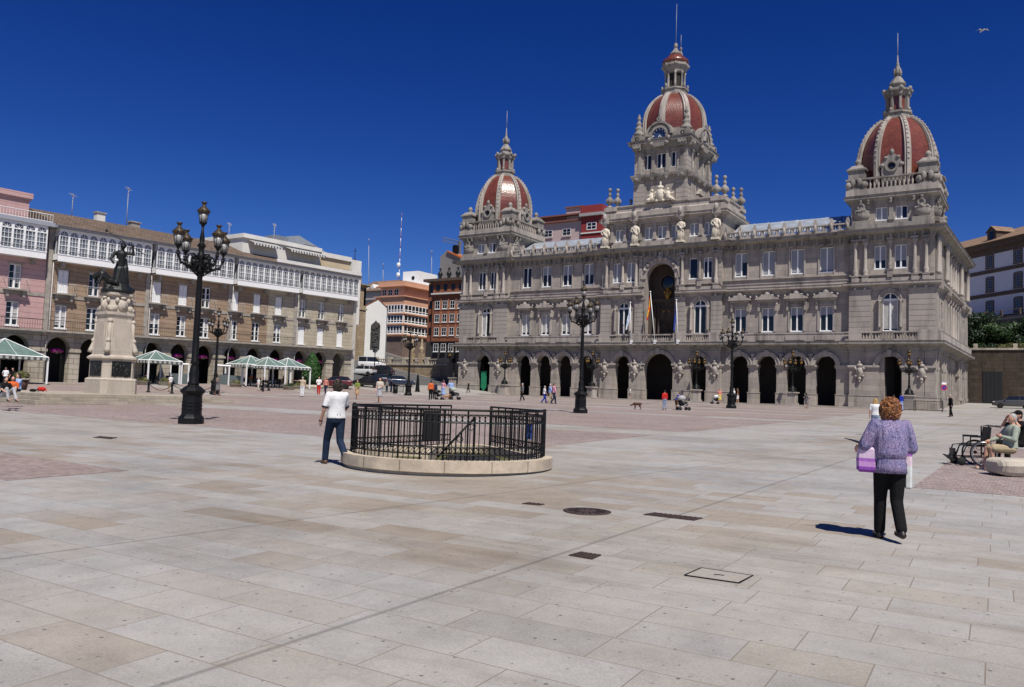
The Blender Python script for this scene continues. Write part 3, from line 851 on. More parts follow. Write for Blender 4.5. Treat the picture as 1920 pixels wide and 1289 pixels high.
def dome_profile(r, z0, zs, zt, rt, n=12):
    prof = [(r, z0), (r, zs)]
    amax = math.acos(rt / r)
    for i in range(1, n + 1):
        a = amax * i / n
        prof.append((r * math.cos(a), zs + (zt - zs) * math.sin(a) / math.sin(amax)))
    return prof
def basket(x, y, z, M=I4):
    """carved urn of shells and leaves on a block"""
    b = MB(M)
    b.box(x - .95, x + .95, y - .35, y + .45, z, z + .5)
    b.lathe([(.55, 0), (.75, .3), (.95, .7), (.8, 1.0), (.9, 1.1), (.3, 1.3)], 10, (x, y + .1), 0, 1, .7, zb=z + .5)
    rnd = random.Random(int(x * 10))
    for j in range(16):
        a = rnd.uniform(0, 2 * PI)
        b.ball((x + .75 * math.cos(a) * rnd.uniform(.5, 1), y + .4 * math.sin(a) - .05, z + 1.4 + rnd.uniform(0, .35)), (.2, .17, .14), 6, 4)
    b.ball((x, y + .1, z + 2.0), (.42, .3, .5), 10, 7); b.ring(x, z + 2.1, .22, .42, y - .25, y - .1, 0, 360, 14)
    return hpart(b, 'urn', TRIMD)
def corner_tower(x0, x1, sgn):
    cx = (x0 + x1) / 2; cy = 4.3; D = x1 - x0
    w = MB()
    w.box(x0, x1, .05, 8.6, 20.1, 21.1); w.notched(x0, x1, 21.1, 23.6, .05, .6, [(cx - 1.02, .62, 22.62, False), (cx + 1.02, .62, 22.62, False)]); w.box(x0, x1, .6, 8.6, 21.1, 23.6)
    w.box(x0 + .2, x1 - .2, .25, 8.4, 23.6, 25.0)
    hpart(w, 'tower_wall', STONE)
    t = MB()
    t.box(x0 - .1, x1 + .1, -.5, .05, 20.1, 20.62); t.box(cx - 1.75, cx - .3, -.1, .05, 20.65, 21.0); t.box(cx + .3, cx + 1.75, -.1, .05, 20.65, 21.0)
    pilaster(t, cx, .42, 21.05, 23.3, .05, .2)
    sq = [(x0, 8.6), (x0, .05), (x1, .05), (x1, 8.6)]
    t.sweep(sq, [(-.05, 23.1), (.12, 23.1), (.15, 23.35), (.55, 23.55), (.65, 23.6), (.65, 23.85), (.75, 23.95), (-.05, 24.05)], True)
    for x in (x0 + 1.1, x0 + 1.9, x1 - 1.9, x1 - 1.1, cx): t.cbox((x, -.25, 23.0), (.26, .5, .6), tap=1.2); t.ball((x, -.45, 23.35), .16, 6, 5)
    for y in (1.2, 2.0, 6.6, 7.4): t.cbox((x1 + .25, y, 23.0), (.5, .26, .6), tap=1.2)
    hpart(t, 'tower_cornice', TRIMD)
    for c in (cx - 1.02, cx + 1.02): window(c, 1.22, 21.13, 22.6, .1, blind=(.95, .95) if c < cx else (.95, 0))
    for x in (x0 + 1.15, x1 - 1.15): basket(x, -.15, 20.62)
    for y in (1.4, 7.2): basket(y, -.15, 20.62, Matrix(((0, -1, 0, x1), (1, 0, 0, 0), (0, 0, 1, 0), (0, 0, 0, 1))))
    # balustrade with corner blocks
    q = MB()
    e = .45
    X0, X1, Y0, Y1 = x0 - e, x1 + e, -e + .05, 8.6 + e
    q.sweep([(X0, Y1), (X0, Y0), (X1, Y0), (X1, Y1)], [(0, 24.05), (.05, 24.05), (.05, 24.75), (-.3, 24.75)], True)
    q.sweep([(X0 - .02, Y1 + .02), (X0 - .02, Y0 - .02), (X1 + .02, Y0 - .02), (X1 + .02, Y1 + .02)], [(-.32, 25.85), (.04, 25.85), (.07, 26.02), (-.32, 26.02)], True)
    balusters(q, X0 + 2.3, X1 - 2.3, Y0 + .15, 24.75, 25.85, .42, .13)
    for i in range(10): q.lathe([(.1, 0), (.13, .1), (.08, .25), (.14, .5), (.07, .8), (.1, 1.1)], 6, (X1 - .15, Y0 + 2.4 + i * .5), zb=24.75)
    hpart(q, 'balustrade', TRIM)
    for bx in (X0 + 1.05, X1 - 1.05):
        for by in (Y0 + 1.05, Y1 - 1.05):
            k = MB()
            k.cbox((bx, by, 24.1), (2.15, 2.15, .85)); k.cbox((bx, by, 24.95), (1.75, 1.75, 2.1)); k.cbox((bx, by, 27.05), (2.1, 2.1, .18)); k.cbox((bx, by, 27.23), (1.9, 1.9, .5), tap=.55)
            k.lathe([(.28, 0), (.2, .15), (.34, .4), (.36, .55), (.2, .8), (.0, .95)], 10, (bx, by), zb=27.7)
            for s in (-1, 1):
                k.ball((bx + s * .8, by - 1.05 if by < 4 else by + 1.05, 25.3), (.38, .25, .4), 8, 6); k.ball((bx + s * .35, by - 1.1 if by < 4 else by + 1.1, 25.6), (.3, .2, .5), 8, 6)
                k.ball((bx + 1.05, by + s * .7, 25.4), (.25, .38, .45), 8, 6)
            hpart(k, 'corner_block', TRIMD)
    # dome
    r = 4.12
    prof = dome_profile(r, 24.6, 28.0, 33.75, 1.5)
    d = MB(); dome_lathe(d, prof, (cx, cy)); dome = hpart(d, 'dome', TILE)
    rb = MB(); ribs(rb, prof, (cx, cy), .34, .26); hpart(rb, 'rib', TRIM, dome)
    for M in (Matrix.Translation((cx, cy, 0)), Matrix.Translation((cx, cy, 0)) @ Matrix.Rotation(PI / 2, 4, 'Z')):
        k = MB(M); y = -3.95
        k.prism([(-1.05, 24.7), (1.05, 24.7), (1.05, 27.2), (1.2, 27.3), (.75, 28.2), (.3, 28.6), (-.3, 28.6), (-.75, 28.2), (-1.2, 27.3), (-1.05, 27.2)], y - .25, y + .9)
        k.ring(0, 27.2, .45, .68, y - .45, y - .24, 0, 360, 18); k.ball((0, y - .2, 28.85), (.25, .2, .35), 8, 6)
        for s in (-1, 1): k.ball((s * 1.0, y - .2, 27.35), (.3, .2, .25), 8, 5); k.ball((s * .65, y - .25, 28.2), (.25, .2, .2), 8, 5)
        hpart(k, 'dormer', TRIMD)
        k = MB(M); k.ball((0, y - .2, 27.2), (.45, .1, .45), 12, 6); hpart(k, 'oculus', GLASS)
    # lantern
    DN = Matrix.Translation((0, 0, -.32))
    l = MB(DN)
    l.lathe([(1.75, 33.9), (1.75, 34.2), (1.45, 34.3), (1.45, 34.6), (1.62, 34.65), (1.62, 34.85), (1.2, 34.95)], 8, (cx, cy), PI / 8, smooth=False)
    for i in range(8):
        a = PI / 8 + i * PI / 4
        l.cbox((cx + 1.12 * math.cos(a), cy + 1.12 * math.sin(a), 34.95), (.34, .26, 2.0), a); l.ball((cx + 1.4 * math.cos(a), cy + 1.4 * math.sin(a), 35.05), (.2, .2, .26), 6, 5)
        l.ball((cx + 1.5 * math.cos(a), cy + 1.5 * math.sin(a), 37.5), (.24, .24, .3), 6, 5); l.cbox((cx + 1.3 * math.cos(a), cy + 1.3 * math.sin(a), 36.8), (.3, .3, .5), a, 1.3)
    l.lathe([(1.05, 36.75), (1.2, 36.9), (1.45, 37.2), (1.62, 37.3), (1.62, 37.5), (1.0, 37.75), (.78, 37.8), (.78, 38.15), (.95, 38.25), (.95, 38.4), (.85, 38.5), (.62, 38.9), (.35, 39.25), (.22, 39.35)], 8, (cx, cy), PI / 8, smooth=False)
    l.lathe([(.2, 39.3), (.4, 39.5), (.5, 39.75), (.3, 40.25), (.16, 40.7), (.2, 40.8), (.1, 41.0), (.05, 41.9)], 8, (cx, cy))
    for i in range(4):
        a = i * PI / 2 + PI / 4; l.ball((cx + .42 * math.cos(a), cy + .42 * math.sin(a), 39.8), (.14, .14, .45), 6, 5)
    lan = hpart(l, 'lantern', TRIMD)
    g = MB(DN); g.lathe([(1.0, 34.95), (1.0, 36.75)], 8, (cx, cy), PI / 8, smooth=False); hpart(g, 'lantern_panel', TILE, lan)
    s = MB(DN); s.tube([(cx, cy, 41.8), (cx, cy, 44.6)], [.05, .025], 6); hpart(s, 'lightning_rod', mat('grey_rod', (0.35, 0.36, 0.38), 0.4), lan)
corner_tower(.05, 8.6, -1)
corner_tower(55.65, 64.1, 1)
# ------------------------------------------------------------------ town hall: attic, clock tower, side face, statues, flags
CX = 32.2
b = MB()
uw = [26.2, 28.1, 30.5, 32.35, 34.2, 36.75, 38.65]
b.box(24.2, 40.5, .25, 8.4, 20.1, 21.15); b.notched(24.2, 40.5, 21.15, 23.6, .25, .8, [(x, .58, 22.85, False) for x in uw]); b.box(24.2, 40.5, .8, 8.4, 21.15, 23.6); b.box(24.3, 40.4, .3, 8.3, 23.6, 25.9)
hpart(b, 'attic_wall', STONE)
t = MB()
for a, e in ((25.3, 29.0), (29.2, 35.1), (35.4, 39.2)): t.box(a, e, -.12, .25, 20.1, 20.7); t.box(a + .2, e - .2, .05, .25, 20.75, 21.05)
for x in (25.2, 27.15, 29.35, 31.42, 33.28, 35.0, 37.7, 39.5): pilaster(t, x, .4, 21.1, 23.5, .25, .2)
AT = [(24.2, 8.4), (24.2, .25), (28.6, .25), (28.6, .05), (35.8, .05), (35.8, .25), (40.5, .25), (40.5, 8.4)]
t.sweep(AT, [(-.05, 23.3), (.12, 23.3), (.15, 23.6), (.5, 23.8), (.7, 23.85), (.7, 24.1), (.8, 24.2), (-.05, 24.3)], True)
t.sweep(AT, [(-.05, 24.31), (.3, 24.31), (.3, 25.0), (.2, 25.05), (.05, 25.2), (.05, 25.75), (.2, 25.85), (.2, 26.0), (-.3, 26.0)], True)
for x in (24.45, 28.85, 35.25, 39.95): t.box(x - .5, x + .5, -.75, .2, 23.6, 24.28); t.ball((x, -.75, 24.45), (.3, .25, .5), 8, 6); t.cbox((x, -.35, 23.3), (.5, .6, .35), tap=1.4)
hpart(t, 'attic_cornice', TRIM)
for i, x in enumerate(uw): window(x, 1.14, 21.18, 22.83, .3, blind=(.95, .95) if i != 3 else (.8, .96))
def statue(x, y, z, h, lean=0.0, seed=1):
    b = MB(); s = h / 2.75; rnd = random.Random(seed)
    b.cbox((x, y, z), (.85 * s, .7 * s, .28))
    z += .26
    b.lathe([(.40, 0), (.42, .1), (.36, .5), (.31, 1.0), (.25, 1.3), (.29, 1.55), (.35, 1.85), (.30, 2.02), (.12, 2.1), (.1, 2.2)], 12, (x, y), rnd.random(), s * .95, s * .8, zb=z)
    b.v = [(vx, vy, z + (vz - z) * s) if vz > z + 1e-4 else (vx, vy, vz) for vx, vy, vz in b.v]
    b.ball((x, y - .03, z + 2.38 * s), (.15 * s, .17 * s, .2 * s), 9, 7); b.ball((x, y + .04, z + 2.43 * s), (.17 * s, .17 * s, .19 * s), 8, 6)
    b.ball((x, y - .16 * s, z + 2.36 * s), (.04, .05, .05), 5, 4)
    k = rnd.choice((-1, 1))
    b.tube([(x + k * .34 * s, y, z + 1.9 * s), (x + k * .46 * s, y - .1, z + 1.5 * s), (x + k * .2 * s, y - .36, z + 1.3 * s)], [.11 * s, .1 * s, .07 * s], 7)
    b.tube([(x - k * .34 * s, y, z + 1.9 * s), (x - k * .48 * s, y, z + 1.45 * s), (x - k * .44 * s, y - .12, z + 1.0 * s)], [.11 * s, .1 * s, .08 * s], 7)
    b.ball((x + k * .18 * s, y - .4, z + 1.3 * s), .09, 6, 5)
    for j in range(7):
        a = -PI / 2 + (j - 3) * .42
        b.tube([(x + .30 * math.cos(a) * s, y + .24 * math.sin(a) * s, z + 1.4 * s), (x + .38 * math.cos(a) * s, y + .31 * math.sin(a) * s, z + .6 * s), (x + .42 * math.cos(a) * s, y + .34 * math.sin(a) * s, z + .05)], [.03, .06, .07], 5)
    b.tube([(x - .3 * s, y - .2, z + 1.85 * s), (x + .1, y - .33 * s, z + 1.3 * s), (x + .33 * s, y - .2, z + .9 * s)], [.06, .09, .07], 6)
    return hpart(b, 'statue', PALE)
for i, x in enumerate((24.45, 28.85, 35.25, 39.85)): statue(x, -.38, 20.3, 3.25, seed=i + 3)
def finial_pair(x, y, z):
    q = MB()
    q.cbox((x, y, z), (1.9, 1.9, .45)); q.cbox((x, y, z + .45), (1.7, 1.7, .2), tap=.8)
    hpart(q, 'finial_base', TRIM)
    for dx, dy in ((-.42, -.3), (.45, .35)):
        f = MB()
        f.lathe([(.5, 0), (.42, .2), (.2, .35), (.22, .5), (.44, .75), (.5, 1.0), (.4, 1.35), (.18, 1.55), (.16, 1.7), (.26, 1.85), (.2, 2.05), (.1, 2.15), (.12, 2.3), (.24, 2.45), (.26, 2.6), (.2, 2.75), (0, 2.86)], 10, (x + dx, y + dy), zb=z + .6)
        for i in range(5):
            a = i * 2 * PI / 5; f.ball((x + dx + .45 * math.cos(a), y + dy + .45 * math.sin(a), z + 1.55), (.12, .12, .3), 6, 5)
        hpart(f, 'finial', TRIMD)
for x, y in ((24.9, .9), (39.9, .9), (24.9, 7.6), (39.9, 7.6)): finial_pair(x, y, 25.4)
# clock tower
X0, X1, Y0, Y1 = 28.35, 35.55, .3, 9.4
cx, cy = (X0 + X1) / 2, (Y0 + Y1) / 2
FR = Matrix.Translation((cx, Y0, 0))
SD = Matrix(((0, -1, 0, X1), (1, 0, 0, cy), (0, 0, 1, 0), (0, 0, 0, 1)))
w = MB()
w.box(X0, X1, Y0, Y1, 25.8, 30.6)
w.box(X0 + .55, X1 - .55, Y0 + .5, Y1 - .5, 30.6, 36.0)
for M, h in ((FR, (X1 - X0) / 2), (SD, (Y1 - Y0) / 2)):
    w.M = M
    w.notched(-h, h, 30.6, 34.6, 0, .52, [(-2.0, .62, 32.7, False), (0, .62, 32.7, False), (2.0, .62, 32.7, False)])
w.M = I4
w.box(X0, X0 + .5, Y0 + .5, Y1, 30.6, 34.6); w.box(X0, X1, Y1 - .5, Y1, 30.6, 34.6)
hpart(w, 'clock_tower_wall', STONE)
q = MB()
for x in (X0 + .6, X1 - .6):
    for y in (Y0 + .6, Y1 - .6):
        q.cut(); q.cbox((x, y, 25.9), (1.5, 1.5, 3.4)); q.cbox((x, y, 29.9), (1.4, 1.4, 3.8))
hpart(q, 'pier', RUSTIC)
t = MB()
SQ = [(X0, Y1), (X0, Y0), (X1, Y0), (X1, Y1)]
t.sweep(SQ, [(-.05, 29.1), (.15, 29.15), (.2, 29.3), (.45, 29.5), (.5, 29.75), (.5, 29.9), (-.05, 30.0)], True)
t.sweep(SQ, [(-.05, 33.0), (.15, 33.05), (.15, 33.35), (.3, 33.5), (.35, 33.7), (.7, 33.95), (.8, 34.0), (.8, 34.3), (.95, 34.45), (.5, 34.6), (.5, 35.1), (-.3, 35.15)], True)
t.slab([(X0 + .2, Y0 + .2), (X1 - .2, Y0 + .2), (X1 - .2, Y1 - .2), (X0 + .2, Y1 - .2)], 34.9, 35.2)
for M, h in ((FR, (X1 - X0) / 2), (SD, (Y1 - Y0) / 2)):
    t.M = M
    for x in (-2.95, -1.0, 1.0, 2.95): pilaster(t, x, .36, 30.05, 33.0, 0, .22, .5, .4)
    for x in (-1.0, 1.0): t.cbox((x, -.25, 29.1), (.4, .5, .5), tap=1.3); t.ball((x, -.4, 29.15), (.2, .15, .3), 7, 5)
    for x in (-h + .4, h - .4):
        t.cbox((x, -.3, 29.05), (1.0, .7, .55), tap=1.3); t.ball((x, -.55, 29.3), (.35, .25, .35), 8, 6)
        t.ring(x, 34.75, .3, .55, -.75, -.5, 0, 360, 16); t.ball((x, -.62, 34.75), (.2, .12, .2), 8, 5); t.cbox((x, -.35, 33.2), (1.1, .8, 1.0), tap=1.15)
        for j in range(5): t.ball((x + (j - 2) * .22, -.75, 33.6 - .12 * (j % 2)), (.14, .14, .24), 6, 5)
    # clock aedicule
    t.ring(0, 34.85, .98, 1.28, -.85, .3, -40, 220, 24); t.ring(0, 34.85, 1.28, 1.75, -.7, .35, 0, 180, 20); t.ring(0, 34.85, 1.6, 1.85, -.95, .2, 0, 180, 20)
    t.ball((0, -.7, 36.85), (.32, .25, .38), 9, 6); t.ring(0, 36.95, .12, .3, -1.0, -.8, 0, 360, 12)
    for s in (-1, 1):
        t.ball((s * 1.35, -.75, 34.35), (.34, .25, .34), 8, 6); t.ball((s * 1.05, -.75, 33.75), (.34, .25, .28), 8, 6)
    t.cbox((0, -.5, 33.35), (1.5, .7, .5), tap=1.2)
    t.prism([(-1.2, 34.0), (1.2, 34.0), (1.25, 35.2), (-1.25, 35.2)], -.45, .4)
t.M = I4
hpart(t, 'clock_tower_cornice', TRIMD)
for x in (X0 + .25, X1 - .25):
    for y in (Y0 + .25, Y1 - .25):
        f = MB(); f.cbox((x, y, 35.0), (1.25, 1.25, .5)); f.lathe([(.75, 0), (.75, .2), (.5, .55), (.4, .65), (.55, .9), (.5, 1.1), (.28, 1.3), (.34, 1.5), (.42, 1.7), (.2, 1.95), (.16, 2.15), (.28, 2.35), (.25, 2.55), (.1, 2.7), (.17, 2.85), (0, 3.05)], 10, (x, y), zb=35.45)
        hpart(f, 'finial', TRIMD)
for M in (FR, SD):
    for x in (-2.0, 0, 2.0): window(x, 1.2, 30.62, 32.68, .1, M)
CLK = mat('clock_face_blue', (0.030, 0.055, 0.14), 0.35, 0.1)
for M in (FR, SD):
    b = MB(M); b.ring(0, 34.85, .001, .99, -.60, -.55, 0, 360, 32); ck = hpart(b, 'clock_face', CLK)
    b = MB(M)
    for i in range(12):
        a = i * PI / 6; c, s = math.sin(a), math.cos(a)
        b.prism([(c * .74 - s * .05, 34.85 + s * .74 + c * .05), (c * .93 - s * .07, 34.85 + s * .93 + c * .07), (c * .93 + s * .07, 34.85 + s * .93 - c * .07), (c * .74 + s * .05, 34.85 + s * .74 - c * .05)], -.63, -.61)
    hpart(b, 'hour_mark', WHITE, ck)
    for L, a, wd_ in ((.55, 2.35, .07), (.8, 3.5, .05)):
        b = MB(M); c, s = math.sin(a), math.cos(a)
        b.prism([(-s * wd_, 34.85 + c * wd_), (c * L, 34.85 + s * L), (s * wd_, 34.85 - c * wd_), (-c * .12, 34.85 - s * .12)], -.66, -.64); hpart(b, 'clock_hand', WHITE, ck)
# sculpture group over the attic
b = MB(); y = .1
b.prism([(30.0, 25.9), (34.4, 25.9), (33.6, 26.7), (32.9, 27.5), (31.5, 27.5), (30.8, 26.7)], y - .25, y + .4)
b.ball((32.2, y - .35, 26.9), (.62, .3, .9), 10, 8); b.ball((32.2, y - .3, 27.85), (.5, .3, .3), 8, 6); b.ball((32.2, y - .25, 28.3), (.16, .16, .4), 7, 5); b.ball((32.2, y - .5, 26.9), (.4, .2, .6), 8, 6)
for s in (-1, 1):
    b.tube([(32.2 + s * 1.15, y - .35, 26.05), (32.2 + s * 1.2, y - .45, 26.6), (32.2 + s * 1.1, y - .4, 27.2)], [.42, .34, .26], 8); b.ball((32.2 + s * 1.08, y - .42, 27.5), (.17, .18, .21), 8, 6)
    b.tube([(32.2 + s * 1.2, y - .4, 27.1), (32.2 + s * 1.6, y - .4, 26.9), (32.2 + s * 1.95, y - .4, 27.0)], [.12, .1, .07], 6); b.tube([(32.2 + s * 1.2, y - .6, 26.3), (32.2 + s * 1.7, y - .6, 26.2), (32.2 + s * 2.0, y - .5, 25.95)], [.28, .22, .12], 7)
    b.tube([(32.2 + s * 1.05, y - .4, 27.1), (32.2 + s * .75, y - .5, 27.0), (32.2 + s * .5, y - .5, 27.3)], [.11, .09, .06], 6); b.ball((32.2 + s * .45, y - .4, 26.1), (.26, .2, .2), 7, 5)
hpart(b, 'sculpture_group', PALE)
b = MB(SD); b.prism([(-.9, 27.6), (.9, 27.6), (0, 28.4)], -.45, .02); b.box(-.8, -.5, -.3, .02, 26.3, 27.6); b.box(.5, .8, -.3, .02, 26.3, 27.6); b.ball((0, -.3, 27.85), (.25, .15, .2), 7, 5); hpart(b, 'window_surround', TRIM)
b = MB(SD); b.box(-.5, .5, -.05, .02, 26.1, 27.5); hpart(b, 'pane', GLASS)
# big dome
dc = (cx - .1, cy)
prof = dome_profile(4.25, 34.9, 37.2, 41.8, 1.75, 14)
d = MB(); dome_lathe(d, prof, dc, 8, 0.0); dome = hpart(d, 'dome', TILE)
rb = MB(); ribs(rb, prof, dc, .42, .22, 8, False, 0.0); hpart(rb, 'rib', TRIM, dome)
DN = Matrix.Translation((0, 0, -.6))
l = MB(DN)
l.lathe([(2.0, 42.1), (2.0, 42.5), (1.75, 42.6), (1.75, 42.95), (1.9, 43.05), (1.9, 43.25), (1.45, 43.4)], 8, dc, PI / 8, smooth=False)
for i in range(8):
    a = PI / 8 + i * PI / 4; k = (math.cos(a), math.sin(a))
    l.lathe([(.24, 0), (.16, .15), (.15, 1.9), (.24, 2.2)], 7, (dc[0] + 1.28 * k[0], dc[1] + 1.28 * k[1]), zb=43.4)
    l.lathe([(.2, 0), (.1, .2), (.2, .4), (0, .7)], 6, (dc[0] + 1.72 * k[0], dc[1] + 1.72 * k[1]), zb=43.3)
    l.ball((dc[0] + 1.75 * k[0], dc[1] + 1.75 * k[1], 46.5), (.2, .2, .3), 6, 5)
l.lathe([(1.25, 45.45), (1.45, 45.6), (1.5, 45.85), (1.8, 46.35), (1.9, 46.4), (1.9, 46.7), (1.7, 46.8)], 8, dc, PI / 8, smooth=False)
l.lathe([(.62, 48.15), (.85, 48.3), (.82, 48.45), (.5, 48.8), (.28, 49.1), (.22, 49.35), (.34, 49.45), (.2, 49.6), (.3, 49.8), (.15, 49.95), (0, 50.0)], 10, dc)
l.lathe([(.3, 0), (.34, .3), (.2, .7), (.1, 1.0), (.18, 1.1), (.2, 1.35), (0, 1.6)], 8, (dc[0] + .62, dc[1] + .3), zb=47.9)
lan = hpart(l, 'lantern', TRIMD)
k = MB(DN); k.lathe([(1.05, 43.4), (1.05, 45.5)], 8, dc, PI / 8, smooth=False); hpart(k, 'lantern_core', mat('lantern_dark', (0.03, 0.025, 0.02), 0.9), lan)
k = MB(DN); k.lathe([(1.72, 46.8), (1.85, 47.1), (1.75, 47.4), (1.35, 47.6), (1.2, 47.8), (1.0, 48.1), (.6, 48.2)], 20, dc); hpart(k, 'cupola', TILE, lan)
ROD = mat('grey_rod', (0.35, 0.36, 0.38), 0.4)
s = MB(DN); s.tube([(dc[0], dc[1], 49.9), (dc[0], dc[1], 55.6)], [.04, .02], 6); s.tube([(dc[0] + .62, dc[1] + .3, 49.4), (dc[0] + .62, dc[1] + .3, 51.2)], [.04, .02], 6); hpart(s, 'lightning_rod', ROD, lan)
# side face
b, t = MB(SIDE), MB(SIDE)
L = 29.5
b.notched(0, 8.6, 0, 6.6, 0, .95, [(4.3, 1.2, 5.8, True)])
b.notched(8.6, 20.5, 0, 6.6, .3, 1.2, [(9.9 + i * 2.3, .72, 5.4, True) for i in range(5)])
b.notched(20.5, L, 0, 6.6, 0, .95, [(22.3, .8, 5.5, True), (24.9, .8, 5.5, True), (27.5, .8, 5.5, True)])
for x0, x1, y, ws in ((0, 8.6, 0, [(3.2, .6), (5.4, .6)]), (8.6, 20.5, .3, [(9.9 + i * 2.3, .6) for i in range(5)]), (20.5, L, 0, [(23.0, .6), (26.8, .6)])):
    b.box(x0, x1, y, y + .6, 6.6, 8.6); b.notched(x0, x1, 8.6, 14.1, y, y + .6, [(c, h, 12.2, False) for c, h in ws]); b.box(x0, x1, y, y + .6, 14.1, 15.6); b.notched(x0, x1, 15.6, 20.2, y, y + .6, [(c, h, 18.3, False) for c, h in ws])
    for c, h in ws:
        window(c, h * 2 - .02, 8.65, 12.18, y + .05, SIDE, blind=(.8, .8)); window(c, h * 2 - .02, 15.65, 18.28, y + .05, SIDE, blind=(.4, .4))
    if x0 == 8.6:
        for i in range(6):
            c = 8.75 + i * 2.3
            t.cut(); t.lathe([(.3, 0), (.22, .2), (.2, 3.7), (.3, 4.1)], 8, (c, y - .25), zb=8.6); t.lathe([(.3, 0), (.22, .2), (.2, 3.6), (.32, 4.0)], 8, (c, y - .25), zb=14.9)
            t.cbox((c, y - .3, 12.7), (.4, .6, .6), tap=1.2)
    else:
        for c in (x0 + .5, x0 + 1.5, x1 - 1.5, x1 - .5):
            t.cut(); pilaster(t, c, .55, 8.5, 13.2, y, .2); t.lathe([(.3, 0), (.2, .2), (.19, 3.6), (.32, 4.0)], 8, (c, y - .3), zb=14.9); t.cbox((c, y - .3, 13.2), (.5, .7, .9), tap=1.25)
        for c in (x0 + .4, x0 + 2.2, x1 - 2.2, x1 - .4): t.cut(); pilaster(t, c, .5, 1.3, 6.4, y, .15)
n = 26; t.cut()
for j in range(n): t.box(.4 + j * 1.1, .7 + j * 1.1, -.45, 0, 18.9, 19.6)
b.box(0, L, 5.0, 5.6, 0, 6.6)
hpart(b, 'side_wall', STONE)
hpart(t, 'side_trim', TRIM)
t = MB(SIDE)
t.box(-.1, 3.1, -.14, .9, .0, 1.36); t.cut(); t.box(5.5, 9.18, -.14, .9, .0, 1.36)
for i in range(5): t.cut(); t.box(10.62 + i * 2.3, 11.48 + i * 2.3, .16, 1.1, 0, 1.36)
for a, e in ((19.9, 21.5), (23.1, 24.1), (25.7, 26.7), (28.3, 29.6)): t.cut(); t.box(a, e, -.14, .9, 0, 1.36); t.box(a, e, -.12, .9, 4.35, 4.7)
t.cut(); t.box(-.1, 3.1, -.12, .9, 4.35, 4.7); t.cut(); t.box(5.5, 9.18, -.12, .9, 4.35, 4.7)
hpart(t, 'side_plinth', STONE)
b = MB(SIDE); b.box(.6, L - .4, 4.9, 4.98, .02, 6.5); b.box(.6, L - .4, .98, 4.9, 6.3, 6.55); hpart(b, 'arcade_interior', DARKIN)
t = MB(SIDE); t.box(9.0, 29, -.1, .2, 20.1, 20.5); t.box(9.0, 29, -.12, .22, 21.0, 21.2); balusters(t, 9, 29, .05, 20.5, 21.0, .35, .1)
for i in range(8): t.box(9 + i * 2.85, 9.4 + i * 2.85, -.15, .25, 20.1, 21.9)
hpart(t, 'balustrade', TRIM)
b = MB(); b.slab([(40, 9), (64.2, 9), (64.8, 28.5), (40, 28.5)], 20.1, 20.9); b.slab([(.5, 9), (24, 9), (24, 28.5), (.5, 28.5)], 20.1, 20.9); hpart(b, 'roof', ZINC)
# flag poles and hanging flags
def cloth(cols):
    m, nt, b = _nt('flag_cloth')
    uv = nd(nt, 'ShaderNodeTexCoord').outputs['UV']
    sx = nd(nt, 'ShaderNodeSeparateXYZ'); nt.links.new(uv, sx.inputs[0])
    c = ramp(nt, sx.outputs[1], cols, 'CONSTANT')
    nt.links.new(c, b.inputs['Base Color']); b.inputs['Roughness'].default_value = 0.8
    return m
def flag(name, label, top, size, m, sway):
    """limp flag: folds hang from the pole; v runs over the flag's height at the hoist"""
    o_b = thing(name, label, 'flag', top)
    W, H = size; nu, nv = 22, 18
    vs, fs, uvs = [], [], []
    for i in range(nu + 1):
        u = i / nu
        for j in range(nv + 1):
            v = j / nv
            drop = u * W * .93
            x = sway * (.10 + .42 * u ** .7 * (1 - .45 * v)) * 1.0 + .07 * math.sin(u * 17) * (1 - .3 * v)
            y = -.10 * math.cos(u * 13 + v) * u
            vs.append((x * u ** .3 if u else 0, y, -(1 - v) * H * (1 - .25 * u) - drop)); uvs.append((u, v))
    for i in range(nu):
        for j in range(nv):
            k = i * (nv + 1) + j; fs.append((k, k + nv + 1, k + nv + 2, k + 1))
    me = bpy.data.meshes.new('cloth'); me.from_pydata(vs, [], fs)
    ul = me.uv_layers.new(name='uv')
    for p in me.polygons:
        p.use_smooth = True
        for li in p.loop_indices: ul.data[li].uv = uvs[me.loops[li].vertex_index]
    me.materials.append(m)
    f = bpy.data.objects.new('cloth', me); C.objects.link(f); f.parent = o_b
    sm = f.modifiers.new('solid', 'SOLIDIFY'); sm.thickness = .012
    return o_b
POLE = mat('white_pole', (0.75, 0.75, 0.74), 0.35, 0.03)
poles = [((28.95, -.95, 7.3), (28.7, -1.0, 12.6)), ((32.3, -.95, 7.3), (31.55, -1.1, 13.9)), ((35.4, -.95, 7.3), (35.1, -1.0, 12.7))]
fm = [cloth([(0, (.62, .66, .72)), (.38, (.30, .48, .66)), (.62, (.70, .72, .75))]), cloth([(0, (.55, .02, .02)), (.25, (.75, .42, .02)), (.75, (.55, .02, .02))]), cloth([(0, (.015, .05, .28)), (.5, (.015, .05, .30))])]
for i, (a, e) in enumerate(poles):
    b = MB(); b.tube([a, e], [.07, .04], 8); b.ball((e[0], e[1], e[2] + .08), .11, 8, 6); b.cbox((a[0], a[1], a[2] - .1), (.3, .3, .5)); hpart(b, 'flag_pole', POLE)
T = [Vector(e) - (Vector(e) - Vector(a)).normalized() * .15 for a, e in poles]
flag('flag', 'pale white and light blue flag hanging limp, first pole from the left dome', T[0], (1.9, 2.3), fm[0], -1.0)
flag('flag', 'red and yellow striped flag hanging limp from the tallest pole', T[1], (2.1, 2.2), fm[1], -.75)
flag('flag', 'dark blue flag hanging limp beside the tall dark niche', T[2], (2.0, 2.6), fm[2], -.5)
